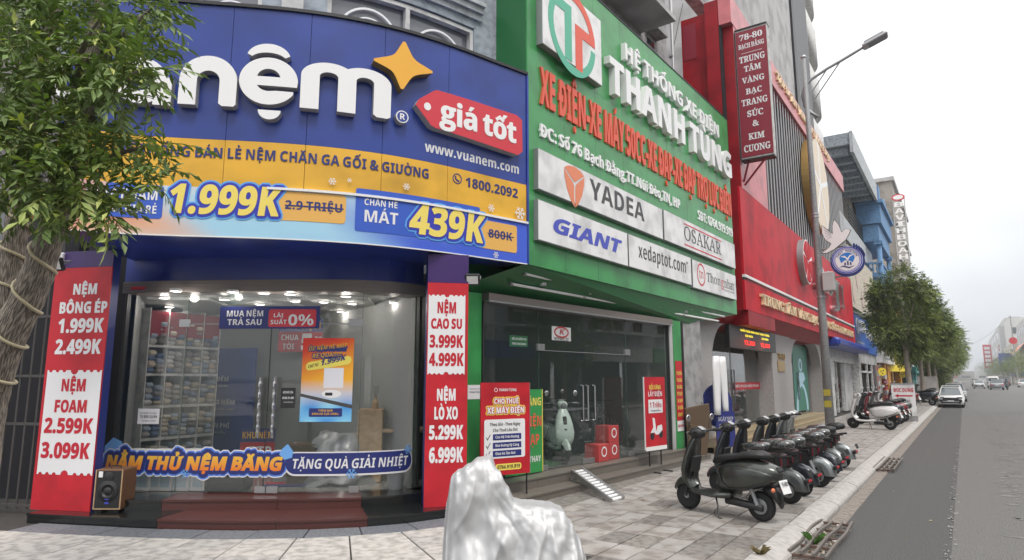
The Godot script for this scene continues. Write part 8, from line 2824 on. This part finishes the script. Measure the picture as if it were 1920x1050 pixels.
func street_furniture() -> void:
	var o := Vector3(22.86, 0, -3.59)
	var t := thing("street_lamp", "tall grey lamp post with a curved arm and flat lamp head standing on the pavement", "street lamp", o)
	put("pole", MB.new().smooth(true).tube([Vector3(0, 0, 0), Vector3(0, 4, 0), Vector3(0, 8.5, 0), Vector3(0, 12.6, 0)], [.145, .12, .09, .065], 16).mesh(), M.pole, t)
	put("pole_cap", MB.new().smooth(true).ellipsoid(Vector3(0, 12.62, 0), Vector3(.09, .08, .09)).mesh(), M.steel, t)
	var arm := [Vector3(22.860, 10.439, -3.290), Vector3(22.860, 10.638, -3.492), Vector3(22.860, 10.912, -3.675), Vector3(22.860, 11.291, -3.735), Vector3(22.860, 11.648, -3.628), Vector3(22.860, 11.835, -3.398), Vector3(22.860, 12.064, -2.920), Vector3(22.860, 12.233, -2.456), Vector3(22.860, 12.384, -2.081), Vector3(22.860, 12.556, -1.664)]
	put("curved_arm", MB.new().smooth(true).tube(arm.map(func(p): return p - o + Vector3(.14, 0, 0)), .05, 8).mesh(), M.steel_dull, t)
	for q in [[Vector3(22.860, 11.397, -3.409), Vector3(22.860, 12.045, -2.921)], [Vector3(22.860, 11.018, -3.417), Vector3(22.860, 12.223, -2.488)]]:
		put("stay_rod", MB.new().tube([q[0] - o + Vector3(.14, 0, 0), q[1] - o + Vector3(.14, 0, 0)], .022, 6).mesh(), M.steel, t)
	var h: Vector3 = Vector3(22.860, 12.617, -1.446) - o + Vector3(.14, 0, 0)
	var d: Vector3 = ((Vector3(22.860, 12.617, -1.446)) - (Vector3(22.860, 12.511, -1.760))).normalized()
	var hb := Basis(Vector3.RIGHT, d.cross(Vector3.RIGHT).normalized() * -1.0, d)
	hb = Basis(Vector3.RIGHT, Vector3.RIGHT.cross(d).normalized() * -1.0, d)
	put("lamp_head", MB.new().bevel(h, Vector3(.42, .10, .78), .03, hb).mesh(), M.steel, t)
	put("lamp_lens", MB.new().box(h + hb * Vector3(0, -.056, .05), Vector3(.34, .01, .55), hb).box(h + hb * Vector3(0, .056, .05), Vector3(.34, .01, .55), hb).mesh(), M.window_pale, t)
	for k in 5:
		put("cooling_fin", MB.new().box(h + hb * Vector3(-.16 + k * .08, .085, 0), Vector3(.015, .05, .6), hb).mesh(), M.steel_dull, t)
	put("junction_box", MB.new().bevel(Vector3(22.860, 4.806, -3.311) - o + Vector3(-.1, 0, 0), Vector3(.3, .62, .36), .03).mesh(), M.concrete_light, t)
	for y in [1.7, 2.05]:
		put("yellow_notice", MB.new().box(Vector3(-.135, y - .75, .0), Vector3(.03, .2, .2)).mesh(), mat(lin(.40, .33, .04), .6), t)
	for y in [7.0, 7.1, 4.35]:
		put("steel_band", MB.new().lathe([Vector2(.08, -.03), Vector2(.135 if y < 5 else .115, -.03), Vector2(.135 if y < 5 else .115, .03), Vector2(.08, .03)], Vector3(0, y, 0), Basis(), 14).mesh(), M.steel, t)
	var LX := flat(22.8600, -3.5900, 0.00000, 1.00000)
	LX.o.x -= .18
	var at := LX.p(0.864, 5.443, 0)
	var s := thing("dove_emblem_sign", "white dove on a round blue and white district emblem fixed to the lamp post", "emblem sign", at)
	var f := LX.at(at)
	var c := Vector2(0.864, 5.443)
	var R := .44
	shape(s, "backing_disc", f, [ellipse(c.x, c.y - .04, R * 1.12, R * 1.1, 36)], M.blue_side, -.08, -.02)
	shape(s, "disc_face", f, [ellipse(c.x, c.y, R, R, 36)], M.white_letter, -.018, .0)
	for q in [[.98, .90], [.86, .83], [.80, .775]]:
		shape(s, "blue_ring", f, [ellipse(c.x, c.y, R * q[0], R * q[0], 36)], M.blue_print, .001, .004, [ellipse(c.x, c.y, R * q[1], R * q[1], 36)])
	shape(s, "sky_field", f, [ellipse(c.x, c.y + R * .12, R * .5, R * .42, 24, 0, PI), PackedVector2Array([c + Vector2(-R * .5, R * .12), c + Vector2(-R * .4, -R * .2), c + Vector2(-R * .15, R * .0), c + Vector2(R * .12, -R * .05), c + Vector2(R * .35, -R * .2), c + Vector2(R * .5, R * .12)])], mat(lin(.02, .19, .62), .4), .001, .004)
	shape(s, "gull_print", f, [PackedVector2Array([c + Vector2(-R * .42, R * .27), c + Vector2(-R * .15, R * .33), c + Vector2(R * .02, R * .14), c + Vector2(R * .2, R * .36), c + Vector2(R * .5, R * .38), c + Vector2(R * .2, R * .22), c + Vector2(R * .03, -R * .08), c + Vector2(-R * .12, R * .16)])], M.white_letter, .005, .008)
	for k in 3:
		shape(s, "tower_print", f, [rect_poly(c.x - R * .2 + k * R * .18, c.y - R * .38, c.x - R * .1 + k * R * .18, c.y - R * (.18 - .1 * (k % 2)))], M.navy_print, .005, .007)
	shape(s, "wave_print", f, [ccw(PackedVector2Array([c + Vector2(-R * .55, -R * .48), c + Vector2(-R * .25, -R * .38), c + Vector2(R * .1, -R * .52), c + Vector2(R * .5, -R * .42), c + Vector2(R * .1, -R * .62), c + Vector2(-R * .25, -R * .48)]))], M.navy_print, .005, .007)
	for i in 11:
		var ch := "THỦY NGUYÊN"[i]
		if ch == " ":
			continue
		var a := PI * (.86 - .72 * i / 10.0)
		var p := c + Vector2(cos(a), sin(a)) * R * .60
		var b := MB.new()
		for g in lay(ch, R * .15, 0, {"font": "bold"})[0]:
			var turn := func(poly):
				var r := PackedVector2Array()
				for v in poly:
					r.append((v - Vector2(R * .06, 0)).rotated(a - PI / 2))
				return r
			raise(b, f, g.outers.map(turn), g.holes.map(turn), p.x, p.y, .001, .004)
		put("letter", b.mesh(), M.navy_print, s)
	var body := [Vector2(0.136, 5.730), Vector2(0.368, 5.898), Vector2(0.439, 6.013), Vector2(0.275, 6.156), Vector2(0.195, 6.379), Vector2(0.198, 6.664), Vector2(0.347, 6.520), Vector2(0.508, 6.339), Vector2(0.511, 6.604), Vector2(0.587, 6.806), Vector2(0.713, 6.595), Vector2(0.774, 6.358), Vector2(0.905, 6.464), Vector2(1.038, 6.394), Vector2(0.982, 6.261), Vector2(0.878, 6.083), Vector2(0.699, 5.947), Vector2(0.519, 5.811), Vector2(0.293, 5.713)]
	shape(s, "dove_outline", f, [ccw(PackedVector2Array(body))], M.frame_dark, -.02, .02)
	var mid := Vector2.ZERO
	for p in body:
		mid += p / body.size()
	shape(s, "dove", f, Geometry2D.offset_polygon(ccw(PackedVector2Array(body)), -.012), M.white_letter, .021, .035)
	for k in 5:
		var p0: Vector2 = body[3].lerp(body[5], k / 4.0)
		shape(s, "feather_line", f, [stroke([p0.lerp(mid, .15), p0.lerp(mid, .75)], .012)], M.steel_dull, .036, .038)
	for k in 6:
		var a := .15 + k * .17
		shape(s, "laurel_leaf", f, [ellipse(c.x + R * 1.12 * cos(a + .1), c.y + R * 1.12 * sin(a + .1), .035, .085)], M.blue_side, -.02, .01)
	for y in [c.y + .46, c.y - .5]:
		put("bracket_arm", MB.new().tube([LX.p(.0, y, -.25) - at, LX.p(c.x, y, -.06) - at], .025, 6).mesh(), M.steel, s)
	var bp := Vector3(31.885, 0.000, -2.110)
	t = thing("direction_board", "white folding board with a red name and arrow standing by the first street tree", "sign board", bp)
	var bf := flat(bp.x, bp.z, .25, .968).at(bp)
	slab_part(t, "board_sheet", bf, -.46, .40, .22, 1.52, -.05, 0, M.box_white)
	slab_part(t, "board_foot", bf, -.48, .42, .0, .22, -.3, .02, M.concrete)
	slab_part(t, "board_rim", bf, -.49, .43, 1.521, 1.56, -.06, .02, M.steel_dull)
	words(t, bf, "ĐỨC DUNG", -.38, 1.20, .72, .15, M.red_print, {"d0": .001, "fat": .03})
	shape(t, "red_arrow", bf, [PackedVector2Array([Vector2(-.36, 1.04), Vector2(-.22, 1.12), Vector2(-.22, 1.07), Vector2(.3, 1.07), Vector2(.3, 1.01), Vector2(-.22, 1.01), Vector2(-.22, .96)])], M.red_print, .001, .004)
	for k in 3:
		words(t, bf, ["VÀNG BẠC", "TRANG SỨC", "ĐÁ QUÝ"][k], -.3, .78 - k * .17, [.5, .56, .4][k], .10, M.charcoal_print, {"d0": .001})
	t = thing("grey_notice_board", "small grey board on legs between the trees beyond the white board", "sign board", Vector3(69.943, 0.000, -2.786))
	put("board_sheet", MB.new().box(Vector3(0, 1.2, 0), Vector3(.1, 1.6, 1.5)).mesh(), M.concrete_light, t)
	put("leg", MB.new().box(Vector3(0, .2, -.5), Vector3(.1, .4, .1)).mesh(), M.steel_dull, t)
	put("leg", MB.new().box(Vector3(0, .2, .5), Vector3(.1, .4, .1)).mesh(), M.steel_dull, t)

func drain(label: String, x: float, z: float, l: float, w: float, bars: int, warp: float) -> void:
	var t := thing("drain_grate", label, "drain grate", Vector3(x, -.072, z))
	var q := RandomNumberGenerator.new()
	q.seed = int(x * 10)
	var n := 9
	for i in bars:
		var p := []
		for k in n + 1:
			var u := float(k) / n
			p.append(Vector3(l * (u - .5), .025 + warp * .012 * sin(u * 9.0 + i), w * (float(i) / (bars - 1) - .5) + warp * .022 * sin(u * 5.0 + i * 1.3) * sin(PI * u)))
		var rings := []
		for c in p:
			rings.append([c + Vector3(0, -.015, .013), c + Vector3(0, .015, .013), c + Vector3(0, .015, -.013), c + Vector3(0, -.015, -.013)])
		put("grate_bar", MB.new().loft(rings).mesh(), mat(lin(.19, .17, .155), .6, .4), t)
	for k in 5:
		put("cross_bar", MB.new().box(Vector3(l * (k / 4.0 - .5) * .97, -.005, 0), Vector3(.03, .03, w)).mesh(), mat(lin(.13, .085, .07), .8, .2), t)
	put("pit_bottom", MB.new().box(Vector3(0, -.075, 0), Vector3(l, .01, w)).mesh(), M.joint, t)
	var b := MB.new()
	b.used_color = true
	for k in 60:
		var s := .008 + .03 * q.randf()
		b.col = [Color(.5, .48, .45), Color(.16, .11, .07), Color(.3, .26, .2), Color(.62, .6, .58)][q.randi() % 4]
		b.box(Vector3((q.randf() - .5) * l * .9, -.06 + q.randf() * .05, (q.randf() - .5) * w * .9), Vector3(s * 1.6, s * .5, s), Basis.from_euler(Vector3(q.randf(), q.randf() * 6, q.randf())))
	stuff(put("caught_litter", b.mesh(), M.print_vc, t))

func grass_tuft(label: String, at: Vector3, n: int, h: float, c: Color) -> void:
	var t := thing("weed_tuft", label, "weed", at)
	var b := MB.new()
	var q := RandomNumberGenerator.new()
	q.seed = n
	b.used_color = true
	for k in n:
		var a := q.randf() * TAU
		var d := Vector3(cos(a), 0, sin(a))
		var p := d * .03 * q.randf()
		var l := h * (.5 + q.randf() * .7)
		b.col = c * (.6 + .7 * q.randf())
		var s := d.cross(Vector3.UP) * (.0025 + .003 * (c.g / .2))
		var m := p + d * l * .4 + Vector3.UP * l * .7
		b.tri(p - s, m, p + s)
		b.tri(m, p - s, p + d * l * .9 + Vector3.UP * l * .75)
	stuff(put("blades", b.mesh(), M.leaf, t))

func small_things() -> void:
	drain("near rusty drain grate with bent bars set across the kerb, full of litter", 8.35, -1.52, 1.9, .46, 5, 1.0)
	drain("far brown drain grate set across the kerb beyond the scooters", 16.3, -1.52, 2.3, .45, 6, .0)
	grass_tuft("small green weed growing up through the near drain grate", Vector3(8.15, -.10, -1.52), 26, .13, Color(.07, .16, .03))
	grass_tuft("dry brown grass tuft growing in the kerb joint at the near corner", Vector3(6.93, .0, -1.80), 40, .10, Color(.22, .17, .09))
	var base := Vector3(4.537, 0.015, -3.143)
	var t := thing("covered_motorcycle", "motorcycle under a crinkled silver foil cover in the foreground", "covered motorcycle", Vector3(base.x, 0, base.z), deg_to_rad(-34.49 + 90) * -1.0 + PI / 2)
	t.rotation.y = deg_to_rad(34.49 - 90)
	var nn := noise(1.0, FastNoiseLite.TYPE_SIMPLEX, 3, 12)
	var prof := [[-.51, .72, .06], [-.47, .92, .16], [-.41, .97, .22], [-.33, 1.03, .25], [-.25, 1.07, .23], [-.17, 1.075, .2], [-.09, .97, .2], [-.02, .83, .24], [.04, .74, .28], [.12, .715, .31], [.22, .71, .33], [.32, .69, .33], [.42, .66, .32], [.50, .58, .28], [.56, .45, .2], [.60, .28, .1]]
	var cr := RandomNumberGenerator.new()
	cr.seed = 5
	var creases := []
	for k in 26:
		creases.append([Vector2(-.2, 1.0) if k % 2 == 0 else Vector2(.28, .72), (cr.randf() - .5) * 2.6, (.014 + .022 * cr.randf()) * (1.0 if cr.randf() < .7 else -.7), 1.0 if k % 3 < 2 else -1.0])
	var b := MB.new().smooth(true)
	var rings := []
	var n := 130
	for i in n + 1:
		var u := float(i) / n * (prof.size() - 1)
		var k := mini(int(u), prof.size() - 2)
		var g := smoothstep(0, 1, u - k)
		var x := lerpf(prof[k][0], prof[k + 1][0], u - k)
		var top := lerpf(prof[k][1], prof[k + 1][1], g)
		var dep := lerpf(prof[k][2], prof[k + 1][2], g)
		var ring := []
		for j in 120:
			var v := j / 119.0 * 2.0 - 1.0
			var up := 1.0 - pow(absf(v), 2.3)
			var y := top * up
			var spread := dep * (.22 + .78 * pow(absf(v), .62)) * signf(v) + .10 * signf(v) * pow(1.0 - up, 2.0)
			var p := Vector3(x * (1.0 + .06 * (1.0 - up)), y, spread)
			var fold := nn.get_noise_3d(p.x * 1.9, y * 1.3 + 4.0, p.z * 1.9)
			var fine := absf(nn.get_noise_3d(p.x * 6.0 + y * 3.0, y * 4.0, p.z * 6.0))
			var crease := 0.0
			for e in creases:
				var apex: Vector2 = e[0]
				var dx := p.x - apex.x
				var dy := apex.y + .12 - y
				if e[3] == signf(v):
					var off := absf(angle_difference(atan2(dx, dy), e[1]) + .08 * sin(dy * 9.0 + e[1] * 5.0))
					crease += e[2] * exp(-off / .075) * minf(Vector2(dx, dy).length() * 1.8, 1.0) * (1.0 - smoothstep(.45, .95, Vector2(dx, dy).length() * (.6 + absf(e[1]) * .4)))
			p += Vector3(fold * .025, 0, signf(v) * (fold * .075 + crease + fine * .012)) * (1.0 - .45 * up) + Vector3(0, (fold * .035 + fine * .01) * up, 0)
			p.y = maxf(p.y, .012 + .02 * fine)
			ring.append(p)
		ring.reverse()
		rings.append(ring)
	b.loft(rings, false, false)
	put("foil_cover", b.mesh(), mat(lin(.49, .495, .505), .5, .4), t)
	for x in [-.2, .25]:
		wheel(t, Vector3(x, .25, 0), .25, .1, M.steel_dull)
	var leaf := MB.new()
	leaf.tri(Vector3(-.03, .002, 0), Vector3(0, .006, -.012), Vector3(.03, .002, 0))
	leaf.tri(Vector3(-.03, .002, 0), Vector3(.03, .002, 0), Vector3(0, .004, .012))
	var lm := leaf.mesh()
	var tones := [mat(lin(.16, .08, .03), .9), mat(lin(.42, .38, .2), .9), mat(lin(.06, .05, .04), .9)]
	for i in 26:
		var p := Vector3(4.2 + rng.randf() * 9.0, .006, -2.0 - rng.randf() * 2.8)
		if i > 15:
			p = Vector3(6.5 + rng.randf() * 14.0, -.108, -1.2 + rng.randf() * 2.0)
		var o := put("fallen_leaf", lm, tones[i % 3])
		tag(o, "small dry fallen leaf lying on the %s" % ("pavement slabs" if i <= 15 else "asphalt"), "leaf", "fallen leaves")
		o.position = p
		o.rotation.y = rng.randf() * TAU
		o.scale = Vector3.ONE * (.6 + rng.randf() * .8)
